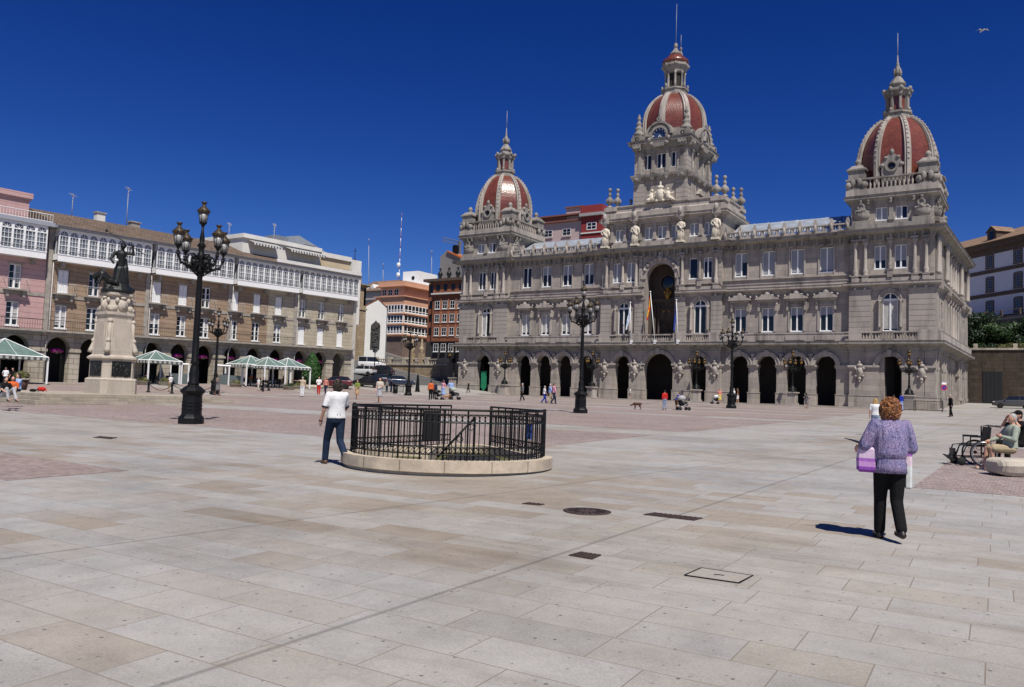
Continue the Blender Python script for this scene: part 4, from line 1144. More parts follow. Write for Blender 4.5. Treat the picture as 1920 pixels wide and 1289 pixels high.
# banner in the first arch
o = thing('hanging_banner', 'green pointed banner hanging in the arch under the left dome', 'banner', (4.45, .5, 3.4))
b = MB(); b.prism([(-.5, 0), (.5, 0), (.5, -2.4), (0, -3.0), (-.5, -2.4)], -.02, .02); b.obj('cloth', mat('green_cloth', (0.01, 0.19, 0.09), 0.7, 0.1), o)
b = MB(); b.box(-.6, .6, -.03, .03, 0, .06); b.obj('rail', IRON, o)
# ------------------------------------------------------------------ the row of arcaded houses with glazed galleries on the west side
ROW = Matrix(((0, -1, 0, -4.0), (1, 0, 0, 0), (0.0222, 0, 1, 0.0222 * 58), (0, 0, 0, 1)))     # local x runs along the row, y goes into it
BROWN = ashlar('brown_house_stone', (0.31, 0.22, 0.15), (0.37, 0.265, 0.185), (0.15, 0.105, 0.07), 60.0, 0.45, 0.025, 0.22, streak=False)
BEIGE = ashlar('beige_house_stone', (0.43, 0.38, 0.29), (0.48, 0.425, 0.335), (0.24, 0.20, 0.15), 60.0, 0.45, 0.022, 0.2, streak=False)
PINK = ashlar('pink_house_render', (0.52, 0.33, 0.315), (0.55, 0.355, 0.335), (0.33, 0.20, 0.19), 60.0, 0.5, 0.025, 0.15, streak=False)
PIER = ashlar('pier_stone', (0.38, 0.335, 0.265), (0.46, 0.41, 0.33), (0.17, 0.14, 0.11), 1.3, 0.5, 0.025, 0.35)
GREYPIL = mat('grey_pilaster_stone', (0.33, 0.30, 0.26), 0.85, 0.3, 2.0)
ROOFT = ashlar('brown_roof_tiles', (0.14, 0.10, 0.075), (0.195, 0.145, 0.105), (0.07, 0.05, 0.038), 0.35, 0.16, 0.02, 0.45, streak=False)
SOFFIT = mat('grey_eaves', (0.30, 0.32, 0.36), 0.7, 0.08)
PIPE = mat('grey_downpipe', (0.42, 0.40, 0.38), 0.5, 0.15)
GALG = mat('gallery_glass', (0.16, 0.18, 0.205), 0.12, 0.55, 0.9, spec=0.5)
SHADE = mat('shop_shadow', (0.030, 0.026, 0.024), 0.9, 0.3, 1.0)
SHOPG = mat('shop_glass', (0.02, 0.03, 0.03), 0.1, 0.2, 1.0)
RAIL = mat('thin_dark_rail', (0.03, 0.03, 0.03), 0.5, 0.1)
RAILW = mat('pale_balcony_rail', (0.45, 0.46, 0.45), 0.5, 0.1)
def house(name, label, x0, x1, wins, wallm, arches, end=False, f2white=True, cont=True, split=None, galx=None, nb=10, pink=False):
    yc = (x0 + x1) / 2
    base = ROW @ Vector((yc, 0, -.35))
    o = thing(name, label, 'house', base)
    def part(b, nm, m, parent=None):
        return b.obj(nm, m, parent or o, base)
    B = lambda: MB(ROW)
    # arcade
    b = B(); b.notched(x0, x1, -.9, 4.3, 0, .8, [(c, h, 3.95, True) for c, h in arches], 14); part(b, 'arcade_wall', PIER)
    b = B()
    e = x0
    for c, h in arches + [(x1 + 2, 2)]:
        a, z = e, min(c - h, x1)
        if z - a > .25: b.cut(); b.box(a - .06, z + .06, -.1, .4, 2.55, 2.8)
        e = c + h
    part(b, 'impost', PIER)
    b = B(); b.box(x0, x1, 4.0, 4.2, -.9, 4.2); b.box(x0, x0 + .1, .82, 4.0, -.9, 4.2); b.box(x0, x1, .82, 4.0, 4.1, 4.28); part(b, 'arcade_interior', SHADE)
    b = B()
    for c, h in arches: b.cut(); b.box(c - h + .15, c + h - .15, 3.9, 3.98, -.3, 2.4)
    part(b, 'shop_front', SHOPG)
    # upper wall, in storeys with openings
    segs = [(x0, x1, wallm)] if not split else [(x0, split[0], wallm), (split[0], x1, split[1])]
    for a, e, m in segs:
        ws = [w for w in wins if a < w < e]
        b = B()
        b.box(a, e, 0, .5, 4.3, 4.75); b.notched(a, e, 4.75, 8.1, 0, .5, [(w, .58, 7.0, False) for w in ws]); b.notched(a, e, 8.1, 11.05, 0, .5, [(w, .56, 10.4, False) for w in ws]); b.box(a, e, 0, .5, 11.05, 14.0)
        part(b, 'wall', m)
    b = B(); b.box(x0, x1, .52, 11.5, -.9 + 5.2, 14.1); b.box(x0, x1, 4.25, 11.5, -.9, 4.3); part(b, 'inner_block', wallm)
    # ledge over the arcade
    b = B(); b.box(x0 + .02, x1 - .02, -.75, .0, 4.36, 4.52); b.prism([(x0 + .02, 4.1), (x1 - .02, 4.1), (x1 - .02, 4.36), (x0 + .02, 4.36)], -.35, 0); b.box(x0, x1, -.06, .01, 7.65, 7.95); part(b, 'ledge', GREYPIL)
    for w in wins:
        m = wallm
        for z0, z1, hw in ((4.78, 6.98, .57), (8.13, 10.38, .55)):
            bl = random.choice([(0, 0), (.5, .5), (.9, .9), (.0, .8)]) if not pink else (0, .8)
            f = window(w, hw * 2 - .02, z0, z1, 0, ROW, blind=bl, part=part, sub=2 if z0 > 8 else 3, curtain=True)
            if (f2white and z0 > 8) or (not cont and z0 < 8):
                s = B(); s.box(w - hw + .1, w - .03, .1, .16, z0 + .05, z1 - .1); s.box(w + .03, w + hw - .1, .1, .16, z0 + .05, z1 - .1)
                for k in range(3):
                    zz = z0 + .25 + k * (z1 - z0) / 3.2
                    for q in (-1, 1): s.box(w + q * .28 - .16, w + q * .28 + .16, .09, .1, zz, zz + .5)
                if random.random() < .8: part(s, 'shutter', WHITE)
        sb = B(); sb.box(w - .75, w + .75, -.04, .02, 7.0, 7.12); sb.box(w - .72, w + .72, -.05, .02, 10.4, 10.52); part(sb, 'lintel', GREYPIL)
        # small balcony of the second floor
        q = B(); q.box(w - 1.0, w + 1.0, -.62, .0, 7.96, 8.1)
        for s in (-.7, .7): q.prism([(w + s - .1, 7.4), (w + s + .1, 7.4), (w + s + .1, 7.96), (w + s - .1, 7.96)], -.4, 0)
        sl = part(q, 'balcony', GREYPIL)
        q = B()
        for j in range(9): q.box(w - .97 + j * .2375, w - .955 + j * .2375, -.6, -.585, 8.1, 9.0)
        q.box(w - 1.0, w + 1.0, -.62, -.57, 8.98, 9.02); q.box(w - 1.0, w - .97, -.62, 0, 8.98, 9.02); q.box(w + .97, w + 1.0, -.62, 0, 8.98, 9.02)
        part(q, 'railing', RAILW, sl)
    if cont:
        q = B(); n = int((x1 - x0 - .4) / .22)
        for j in range(n + 1): q.box(x0 + .2 + j * .22, x0 + .215 + j * .22, -.72, -.705, 4.52, 5.45)
        q.box(x0 + .2, x1 - .2, -.735, -.69, 5.44, 5.49); q.box(x0 + .2, x1 - .2, -.73, -.70, 4.6, 4.63)
        part(q, 'railing', RAIL)
    # glazed gallery
    a, e = galx or (x0 + .45, x1 - .15)
    zg = 11.05
    g = B(); yf = -.95
    g.box(a, e, yf, 0, zg, zg + .12); g.box(a, e, yf - .02, yf + .12, zg, zg + .62); g.box(a - .03, e + .03, yf - .06, yf + .1, zg + .6, zg + .68)
    wv = (e - a) / nb
    for j in range(nb + 1):
        x = a + j * wv
        g.box(max(a, x - .085), min(e, x + .085), yf - .03, yf + .1, zg + .68, 13.95)
    g.box(a, e, yf - .01, yf + .08, 13.42, 13.52)
    for j in range(nb):
        c = a + (j + .5) * wv
        g.notched(c - wv / 2, c + wv / 2, 13.5, 14.12, yf + .0, yf + .07, [(c, wv / 2 - .12, 13.5 + wv / 2 - .05, True)], 8)
        for k in range(1, 4):
            t = PI * k / 4; L = wv / 2 - .1
            g.prism([(c - .02, 13.5), (c + .02, 13.5), (c + L * math.cos(t) + .02, 13.5 + L * math.sin(t)), (c + L * math.cos(t) - .02, 13.5 + L * math.sin(t))], yf + .01, yf + .05)
        for k in (-1, 1): g.box(c + k * wv / 6 - .014, c + k * wv / 6 + .014, yf + .01, yf + .05, zg + .68, 13.42)
        for z in (12.1, 12.55, 13.0): g.box(c - wv / 2 + .08, c + wv / 2 - .08, yf + .012, yf + .06, z - (.028 if z == 12.55 else .015), z + (.028 if z == 12.55 else .015))
    for x in (a, e):
        s = 1 if x == a else -1
        g.box(min(x, x + s * .08), max(x, x + s * .08), yf + .1, 0, zg, zg + .68); g.box(min(x, x + s * .08), max(x, x + s * .08), yf + .1, 0, 13.42, 14.12); g.box(min(x, x + s * .06), max(x, x + s * .06), -.5, -.42, zg + .68, 13.42)
    gal = part(g, 'gallery', WHITE)
    g = B(); g.box(a + .06, e - .06, yf + .075, yf + .09, zg + .6, 14.05); g.box(a + .02, a + .035, yf + .09, 0, zg + .6, 14.0); g.box(e - .035, e - .02, yf + .09, 0, zg + .6, 14.0); part(g, 'pane', GALG, gal)
    g = B(); g.bar((a, yf - .12, zg + 1.02), (e, yf - .12, zg + 1.02), .022)
    for j in range(0, nb + 1, 2): g.bar((a + j * wv, yf - .12, zg + 1.02), (a + j * wv, yf, zg + 1.02), .018)
    part(g, 'rail', RAILW, gal)
    for x in (a + .8, (a + e) / 2, e - .8):
        q = B(); q.prism([(x - .12, 10.5), (x + .12, 10.5), (x + .12, 11.05), (x - .12, 11.05)], -.6, 0); part(q, 'bracket', GREYPIL)
    if not pink:
        b = B(); b.box(x0, x1, -1.25, .3, 14.13, 14.2); b.box(x0, x1, -1.35, -.9, 14.2, 14.42); part(b, 'eaves', SOFFIT)
        b = B()
        y0, y1, zr = -1.4, 4.2, 16.5
        b.add([(x0, y0, 14.38), (x1, y0, 14.38), (x1, y1, zr), (x0, y1, zr), (x0, 9.8, 14.4), (x1, 9.8, 14.4), (x0, y0, 14.3), (x1, y0, 14.3)], [(0, 1, 2, 3), (3, 2, 5, 4), (0, 6, 7, 1), (0, 3, 4), (1, 5, 2)])
        part(b, 'roof', ROOFT)
    # pilaster and downpipe at the party wall
    b = B(); b.box(x0 - .02, x0 + .4, -.12, .02, 4.55, 14.1); b.box(x0 - .08, x0 + .48, -.24, .02, 13.0, 14.1); part(b, 'pilaster', GREYPIL)
    b = B(); b.tube([(x0 + .52, -.12, 14.0), (x0 + .52, -.12, 4.6), (x0 + .52, -.3, 4.0), (x0 + .35, -.12, 3.3), (x0 + .35, -.12, -.3)], .06, 6); part(b, 'downpipe', PIPE)
    if end: b = B(); b.box(x1, x1 + .55, -.15, 11.5, -.9, 14.9); part(b, 'end_wall', mat('pale_end_wall', (0.50, 0.47, 0.42), 0.85, 0.15, 1.0))
    return o, part, B
h0, part0, B0 = house('gallery_house', 'pink house with arched white gallery panes at the left edge of the picture', -74.0, -58.95, [-72, -68.6, -65.2, -61.6], PINK, [(-72, 1.2), (-68.3, 1.2), (-64.6, 1.2), (-61.1, 1.15)], cont=True, galx=(-73.5, -59.5), nb=14, pink=True, f2white=False)
b = B0(); b.box(-74, -58.95, -1.15, .3, 14.13, 14.5); part0(b, 'eaves', SOFFIT)
b = B0(); b.box(-74, -60.3, 1.2, 9, 14.2, 16.55); b.box(-74, -60.2, 1.05, 9.1, 16.55, 16.75); part0(b, 'roof_storey', PINK)
b = B0(); b.box(-74, -60.1, .95, 9.2, 16.75, 17.25); part0(b, 'cornice', PINK)
window(-62.8, 1.1, 14.65, 16.2, 1.15, ROW, blind=None, part=part0, sub=1); window(-66.6, 1.1, 14.65, 16.2, 1.15, ROW, blind=None, part=part0, sub=1)
b = B0(); b.box(-74, -59.1, -.98, -.94, 14.55, 14.6)
for j in range(60): b.box(-73.9 + j * .25, -73.88 + j * .25, -.97, -.95, 14.5, 15.25)
b.box(-74, -59.1, -.99, -.93, 15.22, 15.27); part0(b, 'terrace_railing', WHITE)
house('gallery_house', 'brown stone house with white gallery behind the bronze statue', -58.9, -48.9, [-57.3, -54.3, -51.3], BROWN, [(-57.3, 1.1), (-54.15, 1.1), (-50.95, 1.1)])
house('gallery_house', 'brown house with white gallery behind the tall street lamp', -48.9, -38.75, [-47.6, -44.5, -41.6], BROWN, [(-47.65, 1.1), (-44.5, 1.1), (-41.35, 1.1)])
house('gallery_house', 'house with gallery, half brown and half beige stone', -38.75, -29.0, [-37.8, -34.65, -31.4], BROWN, [(-37.75, 1.1), (-34.65, 1.1), (-31.3, 1.1)], split=(-33.0, BEIGE))
hl, partl, Bl = house('gallery_house', 'beige house with white gallery at the far end of the row', -29.0, -18.75, [-27.6, -24.4, -20.95], BEIGE, [(-27.55, 1.1), (-24.25, 1.1), (-20.95, 1.05)], end=True, cont=False, f2white=False)
# white block and slate roof rising behind the row
base = ROW @ Vector((-28, 6, 0))
wb = thing('apartment_block', 'white stepped block with striped awnings rising over the gallery houses', 'apartment block', base)
WHT = mat('white_render', (0.66, 0.65, 0.61), 0.85, 0.1, 0.7)
CRM = mat('cream_render', (0.52, 0.43, 0.29), 0.85, 0.12, 0.7)
def pw(b, n, m, parent=None): return b.obj(n, m, parent or wb, base)
b = MB(ROW); b.box(-36.4, -24.2, 1.0, 11, 13.0, 17.0); pw(b, 'wall', WHT)
b = MB(ROW); b.box(-36.6, -24.2, .7, 11.2, 17.0, 17.5); b.box(-24.2, -18.7, .75, 11.1, 16.5, 17.1); pw(b, 'parapet', WHT)
b = MB(ROW); b.box(-24.2, -18.8, 1.0, 11, 13.0, 16.5); pw(b, 'cream_wall', CRM)
b = MB(ROW); b.box(-18.7, -16.95, .6, 11, 8.0, 16.8); b.box(-33, -18.72, -1.2, 1.0, 13.9, 14.45); b.box(-33, -18.72, -1.25, -1.1, 14.45, 14.85); pw(b, 'terrace_wall', WHT)
for x in (-34.0, -29.3, -26.2): window(x, 1.1, 14.8, 16.2, .95, ROW, part=pw)
window(-21.6, 1.3, 14.8, 16.1, .95, ROW, part=pw)
for a, e in ((-35.8, -31.4), (-30.2, -24.3)):
    b = MB(ROW)
    n = int((e - a) / .22)
    for j in range(n):
        b.m = j % 2
        x = a + j * .22
        b.add([(x, 1.0, 16.9), (x + .22, 1.0, 16.9), (x + .22, -.35, 16.4), (x, -.35, 16.4), (x + .22, -.35, 16.15), (x, -.35, 16.15)], [(3, 2, 1, 0), (5, 4, 2, 3)])
    pw(b, 'awning', [mat('awning_white', (0.6, 0.6, 0.58), 0.8), mat('awning_grey', (0.09, 0.09, 0.09), 0.8)])
SLATE = mat('slate_roof', (0.17, 0.19, 0.22), 0.45, 0.2, 1.5)
b = MB(ROW)
b.add([(-28.5, 4, 16.9), (-17.4, 4, 16.9), (-17.4, 11, 16.9), (-28.5, 11, 16.9), (-24.5, 7.5, 19.6), (-22.2, 7.5, 20.1), (-18.4, 7.5, 18.4)], [(0, 1, 6, 5, 4), (1, 2, 6), (2, 3, 4, 5, 6), (3, 0, 4)])
b.box(-28.4, -26.2, 5, 7, 17.0, 19.0); pw(b, 'slate_roof', SLATE)
b = MB(ROW); b.add([(-22.8, 4.6, 17.6), (-20.8, 4.6, 17.6), (-20.8, 5.9, 18.7), (-22.8, 5.9, 18.7)], [(0, 1, 2, 3)]); b.box(-22.8, -20.8, 4.55, 5.4, 17.5, 18.25); pw(b, 'skylight', GLASS)
# chimneys, dishes and aerials along the ridge
def aerial(p, h, label, yagi=0, bars=3):
    o = thing('roof_aerial', label, 'aerial', p)
    b = MB(); b.tube([(0, 0, 0), (0, 0, h)], [.045, .03], 6); b.obj('mast', PIPE, o)
    b = MB()
    for i in range(bars): b.bar((-.35, .1, h - .15 - .35 * i), (.35, -.1, h - .15 - .35 * i), .02)
    if yagi:
        b.bar((-.6, .6, h - .1), (.6, -.6, h - .1), .02)
        for k in range(5): b.bar((-.5 + k * .25 - .15, .5 - k * .25 - .15, h - .1), (-.5 + k * .25 + .15, .5 - k * .25 + .15, h - .1), .015)
    b.obj('crossbars', PIPE, o)
for y, yy, h, l in ((-54.8, 4.2, 2.3, 'short roof aerial over the brown house behind the statue'), (-49.0, 4.2, 4.2, 'tall thin aerial on the ridge left of the big street lamp'), (-29.4, 4.0, 2.4, 'aerial with crossbars on the white stepped block'), (-33.2, 8.0, 2.2, 'aerial at the left corner of the white block')):
    z = 16.4 if y < -38 else 17.7
    aerial(ROW @ Vector((y, yy, z)), h, l, 1, 3)
for y, yy, s, l in ((-51.5, 5.0, (.9, .6, 1.5), 'squat white chimney on the ridge behind the statue'), (-47.9, 4.6, (1.0, .7, 1.1), 'chimney on the tiled roof left of the tall street lamp')):
    p = ROW @ Vector((y, yy, 15.9)); o = thing('chimney', l, 'chimney', p)
    b = MB(); b.cbox((0, 0, -.6), (s[1], s[0], s[2] + .6)); b.obj('stack', WHT if yy > 4.8 else GREYPIL, o)
    b = MB(); b.cbox((0, 0, s[2]), (s[1] + .2, s[0] + .2, .12)); b.obj('cap', GREYPIL, o)
# hanging baskets of magenta flowers in the arches
PETAL = mat('magenta_petals', (0.50, 0.02, 0.30), 0.6, 0.4, 14.0)
LEAF = mat('basket_leaves', (0.05, 0.10, 0.03), 0.7, 0.4, 9.0)
random.seed(11)
proto = thing('hanging_flower_basket', '', 'flower basket', (0, 0, 0), 0, 'magenta flower baskets hanging in the arches')
b = MB(); b.lathe([(0, -.28), (.14, -.24), (.22, -.1), (.24, 0)], 10); b.obj('pot', LEAF, proto)
b = MB()
for i in range(260):
    a, r = random.uniform(0, 2 * PI), random.uniform(0, 1) ** .5
    p = Vector((.30 * r * math.cos(a), .62 * r * math.sin(a), random.uniform(-.18, .26) * (1.1 - r * .6)))
    q = Matrix.Rotation(random.uniform(0, 6), 4, Vector((random.random(), random.random(), random.random())))
    s = random.uniform(.04, .075)
    b.m = 0 if random.random() < .82 else 1
    b.add([p + q @ Vector((-s, -s, 0)), p + q @ Vector((s, -s, 0)), p + q @ Vector((s, s, 0)), p + q @ Vector((-s, s, 0))], [(0, 1, 2, 3)])
b.obj('flowers', [PETAL, LEAF], proto)
b = MB(); b.bar((0, 0, 0), (0, 0, 1.35), .012); b.obj('chain', IRON, proto)
first = True
for k, (c, pos) in enumerate([(-61.1, 'in the arch of the pink house'), (-57.3, 'in the open arch just left of the statue plinth'), (-47.65, 'over the single glass canopy behind the statue'), (-44.5, 'in the arch just left of the tall lamp shaft'), (-41.35, 'in the arch just right of the tall lamp shaft'),
        (-37.75, 'in the arch left of the canopy group'), (-34.65, 'over the left peak of the canopy group'), (-31.3, 'over the middle peak of the canopy group'), (-27.55, 'over the right end of the canopy group'), (-24.25, 'in the arch above the clipped conical tree')]):
    p = ROW @ Vector((c, .35, 2.62))
    l = 'magenta hanging flowers ' + pos
    if first: proto.location = p; proto['label'] = l; first = False
    else: copy_tree(proto, p, 0, l)
# ------------------------------------------------------------------ buildings and walls behind the square
def building(name, label, cat, loc):
    o = thing(name, label, cat, loc)
    def part(b, nm, m, parent=None): return b.obj(nm, m, parent or o, loc)
    return o, part
def simple_window(part, cx, w, z0, z1, y, M=I4, frame=.07, muntin=1, rows=1, wood=None, name='window'):
    f = MB(M); h = w / 2
    f.box(cx - h, cx - h + frame, y - .03, y + .05, z0, z1); f.box(cx + h - frame, cx + h, y - .03, y + .05, z0, z1)
    f.box(cx - h + frame, cx + h - frame, y - .03, y + .05, z0, z0 + frame); f.box(cx - h + frame, cx + h - frame, y - .03, y + .05, z1 - frame, z1)
    for k in range(muntin):
        x = cx - h + w * (k + 1) / (muntin + 1); f.box(x - frame * .35, x + frame * .35, y - .025, y + .04, z0 + frame, z1 - frame)
    for k in range(rows):
        z = z0 + (z1 - z0) * (k + 1) / (rows + 1); f.box(cx - h + frame, cx + h - frame, y - .02, y + .03, z - frame * .3, z + frame * .3)
    o = part(f, name, wood or WHITE)
    g = MB(M); g.box(cx - h + .02, cx + h - .02, y + .0, y + .012, z0 + .02, z1 - .02); part(g, 'pane', GLASS, o)
    return o
OLDST = ashlar('old_church_stone', (0.33, 0.25, 0.16), (0.42, 0.33, 0.22), (0.17, 0.13, 0.08), 1.1, .5, .015, .35)
ORANGE = ashlar('orange_roof_tiles', (0.42, 0.11, 0.03), (0.52, 0.16, 0.05), (0.2, 0.06, 0.02), .3, .25, .02, .3, streak=False)
# church bell tower
o, pt = building('bell_tower', 'old stone church bell tower with small dome behind the row of houses', 'bell tower', (-26.9, 7.6, 4.0))
o.location = (-28.9, 6.0, 4.0)
b = MB(); b.box(-28.6, -25.2, 6, 9.4, 3, 15.0); b.box(-28.75, -25.05, 5.85, 9.55, 14.2, 14.5)
b.notched(-28.5, -25.3, 15.0, 18.3, 6.05, 6.6, [(-26.9, .7, 17.7, True)]); b.box(-28.5, -28.0, 6.6, 9.3, 15.0, 18.3); b.box(-25.8, -25.3, 6.6, 9.3, 15.0, 18.3); b.box(-28.5, -25.3, 8.8, 9.3, 15, 18.3)
pt(b, 'shaft', OLDST)
b = MB(); b.sweep([(-28.6, 9.4), (-28.6, 6), (-25.2, 6), (-25.2, 9.4)], [(-.1, 18.2), (.3, 18.4), (.45, 18.6), (.45, 18.8), (-.1, 18.9)], True); pt(b, 'cornice', OLDST)
b = MB(); b.lathe([(1.55, 18.8), (1.5, 19.8), (1.35, 20.5), (1.0, 21.2), (.5, 21.8), (.25, 22.1), (.3, 22.3), (.1, 22.6)], 8, (-26.9, 7.7), PI / 8, smooth=False); pt(b, 'dome', OLDST)
b = MB(); b.tube([(-26.9, 7.7, 22.4), (-26.9, 7.7, 25.3)], .06, 6); b.ball((-26.9, 7.7, 23.1), .3, 8, 6); b.bar((-27.3, 7.7, 24.8), (-26.5, 7.7, 24.8), .05); pt(b, 'cross', IRON)
b = MB(); b.lathe([(.55, 15.6), (.5, 15.9), (.35, 16.5), (.1, 16.8)], 10, (-26.9, 7.4)); pt(b, 'bell', BRONZE)
# white gabled church front with a carved panel
chp = at(702, 690, 148)
CHM = Matrix(((.76, -.65, 0, chp.x), (.65, .76, 0, chp.y), (0, 0, 1, 0), (0, 0, 0, 1)))
o, pt = building('church', 'white gabled church front with a dark carved panel', 'church', (chp.x, chp.y, 4.3))
b = MB(CHM); b.prism([(-2.1, 5.2), (1.8, 5.2), (1.8, 15.35), (.15, 16.8), (-2.1, 15.5)], 0, 5); pt(b, 'wall', mat('whitewash', (0.68, 0.68, 0.66), .85, .06, .5))
b = MB(CHM); b.box(-2.2, 1.86, -.08, 5, 3.0, 5.2); pt(b, 'plinth', mat('grey_plinth', (0.28, 0.28, 0.29), .8, .2))
b = MB(CHM); b.add([(1.9, -.1, 15.3), (.15, -.1, 16.9), (.15, 5, 16.9), (1.9, 5, 15.3), (-2.2, -.1, 15.5), (-2.2, 5, 15.5), (1.9, -.1, 15.42), (.15, -.1, 17.02), (.15, 5, 17.02), (1.9, 5, 15.42), (-2.2, -.1, 15.62), (-2.2, 5, 15.62)], [(0, 1, 2, 3), (1, 4, 5, 2), (6, 9, 8, 7), (7, 8, 11, 10), (0, 6, 7, 1), (1, 7, 10, 4), (0, 3, 9, 6)]); pt(b, 'roof', ORANGE)
b = MB(CHM); b.prism([(-.95, 7.7), (.75, 7.7), (.75, 12.0), (.25, 12.5), (-.1, 12.9), (-.45, 12.5), (-.95, 12.0)], -.2, -.02)
rnd = random.Random(3)
for i in range(40): b.ball((rnd.uniform(-.8, .6), -.22, rnd.uniform(8.0, 12.2)), (rnd.uniform(.1, .3), .12, rnd.uniform(.15, .4)), 7, 5)
pt(b, 'carved_panel', mat('dark_carving', (0.05, 0.05, 0.047), .8, .4, 3))
# salmon flats with corner glazing
SALM = mat('salmon_render', (0.60, 0.335, 0.215), .8, .08, .6)
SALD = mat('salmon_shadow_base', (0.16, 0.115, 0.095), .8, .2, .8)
X1, Y0 = -36.0, 28.0
o, pt = building('flats', 'salmon corner block of flats with bands of white framed glazing', 'flats', (X1 - 4, Y0 + 5, 5))
SM = Matrix(((0, -1, 0, X1), (1, 0, 0, Y0), (0, 0, 1, 0), (0, 0, 0, 1)))
b = MB(); b.box(-44, X1, Y0, 44, 11.2, 19.6); b.box(-43.2, X1 - .8, Y0 + .8, 44, 19.6, 21.8); b.box(-43.6, X1 - .2, Y0 + .2, 44, 21.8, 22.9); pt(b, 'wall', SALM)
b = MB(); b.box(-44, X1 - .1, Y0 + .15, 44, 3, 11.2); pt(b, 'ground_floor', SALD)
for i, z in enumerate((11.9, 14.1, 16.3)):
    for M, L0, L1, n in ((I4, -43.6, X1 - .15, 9), (SM, .15, 11.5, 10)):
        f = MB(M); y = Y0 - .03 if M is I4 else -.03
        d = (L1 - L0) / n
        f.box(L0, L1, y - .05, y + .03, z, z + .12); f.box(L0, L1, y - .05, y + .03, z + .42, z + .5); f.box(L0, L1, y - .05, y + .03, z + 1.5, z + 1.6); f.box(L0 - .05, L1 + .05, y - .15, y + .03, z - .1, z)
        for j in range(n + 1): f.box(L0 + j * d - .09, L0 + j * d + .09, y - .06, y + .03, z + .12, z + 1.5)
        f.box(L0, L1, y + .0, y + .03, z + .5, z + .55)
        w = pt(f, 'window', WHITE)
        g = MB(M); g.box(L0, L1, y + .01, y + .026, z + .05, z + 1.55); pt(g, 'pane', GLASS, w)
        f = MB(M); f.box(L0 - .2, L1 + .2, y - .35, y + .02, z - .4, z - .12); pt(f, 'ledge', SALM)
b = MB(); b.box(-44.2, X1 + .4, Y0 - .4, 44, 19.55, 19.75); b.box(-44, X1 + .2, Y0 - .2, 44, 21.75, 21.95); pt(b, 'ledge', SALM)
for x in (-42.3, -40.6, -38.9): simple_window(pt, x, 1.3, 20.0, 21.3, Y0 + .76)
b = MB(); b.box(-41.5, -37.2, 33.5, 40, 22.9, 25.8); b.box(-42.5, -36.8, 31, 42, 22.7, 23.2); pt(b, 'roof_box', WHITE)
b = MB(); b.ball((-41.52, 36, 24.4), (.05, .5, .5), 10, 6); b.ball((-38.6, 33.48, 24.3), (.45, .05, .45), 10, 6); pt(b, 'vent', IRON)
# grey house left of it and its roofs
o, pt = building('terraced_house', 'grey house with tiled roofs between church and salmon flats', 'house', (-47, 36, 6))
b = MB(); b.box(-52, -44.3, 31, 40, 4, 21.5); pt(b, 'wall', mat('grey_render', (0.33, 0.31, 0.31), .85, .1))
b = MB(); b.box(-52.2, -44.2, 30.2, 31, 16.4, 17.6); b.box(-52.2, -44.2, 30.4, 31, 19.6, 19.9); pt(b, 'balcony', mat('pale_grey_render', (0.42, 0.41, 0.40), .85, .1))
for x in (-50.5, -48, -45.6): simple_window(pt, x, 1.3, 17.8, 19.4, 30.95); simple_window(pt, x, 1.3, 14.2, 15.9, 30.95)
b = MB(); b.add([(-52.4, 30.3, 21.5), (-44.1, 30.3, 21.5), (-44.1, 36, 24.6), (-52.4, 36, 24.6), (-44.1, 41, 21.5), (-52.4, 41, 21.5)], [(0, 1, 2, 3), (3, 2, 4, 5), (0, 3, 5), (1, 4, 2)]); pt(b, 'roof', ashlar('dull_roof_tiles', (0.17, 0.11, 0.085), (0.24, 0.16, 0.12), (0.1, 0.07, 0.05), .3, .25, .02, .3, streak=False))
for x in (-50.5, -48.3, -46.2):
    b = MB(); b.prism([(x - .5, 22.3), (x + .5, 22.3), (x, 23.2)], 31.3, 33.5); b.box(x - .45, x + .45, 31.35, 33, 21.9, 22.35); pt(b, 'dormer', WHT)
# red and white radio mast far off
p0 = at(748, 524, 300); p1 = at(749, 399, 300)
o = thing('radio_mast', 'thin red and white radio mast with round dishes far behind the roofs', 'radio mast', p0)
b = MB(); L = (p1 - p0).z
for i in range(13):
    b.m = i % 2
    b.tube([(0, 0, L * i / 13 - (14 if i == 0 else 0)), (0, 0, L * (i + 1) / 13)], [.14 - .005 * i, .135 - .005 * i], 6)
b.obj('mast', [mat('mast_red', (0.34, 0.15, 0.13), .6, 0.1), WHITE], o)
for z in (1.6, 5.4):
    b = MB(); b.ball((0, -.6, z), (.9, .5, .9), 12, 8); b.obj('dish', WHITE, o)
for px, y0, y1, l in ((691, 545, 448, 'hair thin aerial pole behind the bell tower'), (809, 528, 470, 'thin aerial pole left of the grey gable with the orange roof'), (718, 530, 494, 'short dark aerial over the grey tiled roofs')):
    a, e = at(px, y0 + 20, 190), at(px + .5, y1, 190)
    o = thing('aerial_pole', l, 'aerial', a); b = MB(); b.tube([(0, 0, 0), tuple(e - a)], [.1, .05], 5); b.obj('mast', PIPE, o)
    b = MB(); b.bar(tuple(e - a + Vector((-.8, .5, -.3))), tuple(e - a + Vector((.8, -.5, -.3))), .05); b.obj('crossbar', PIPE, o)
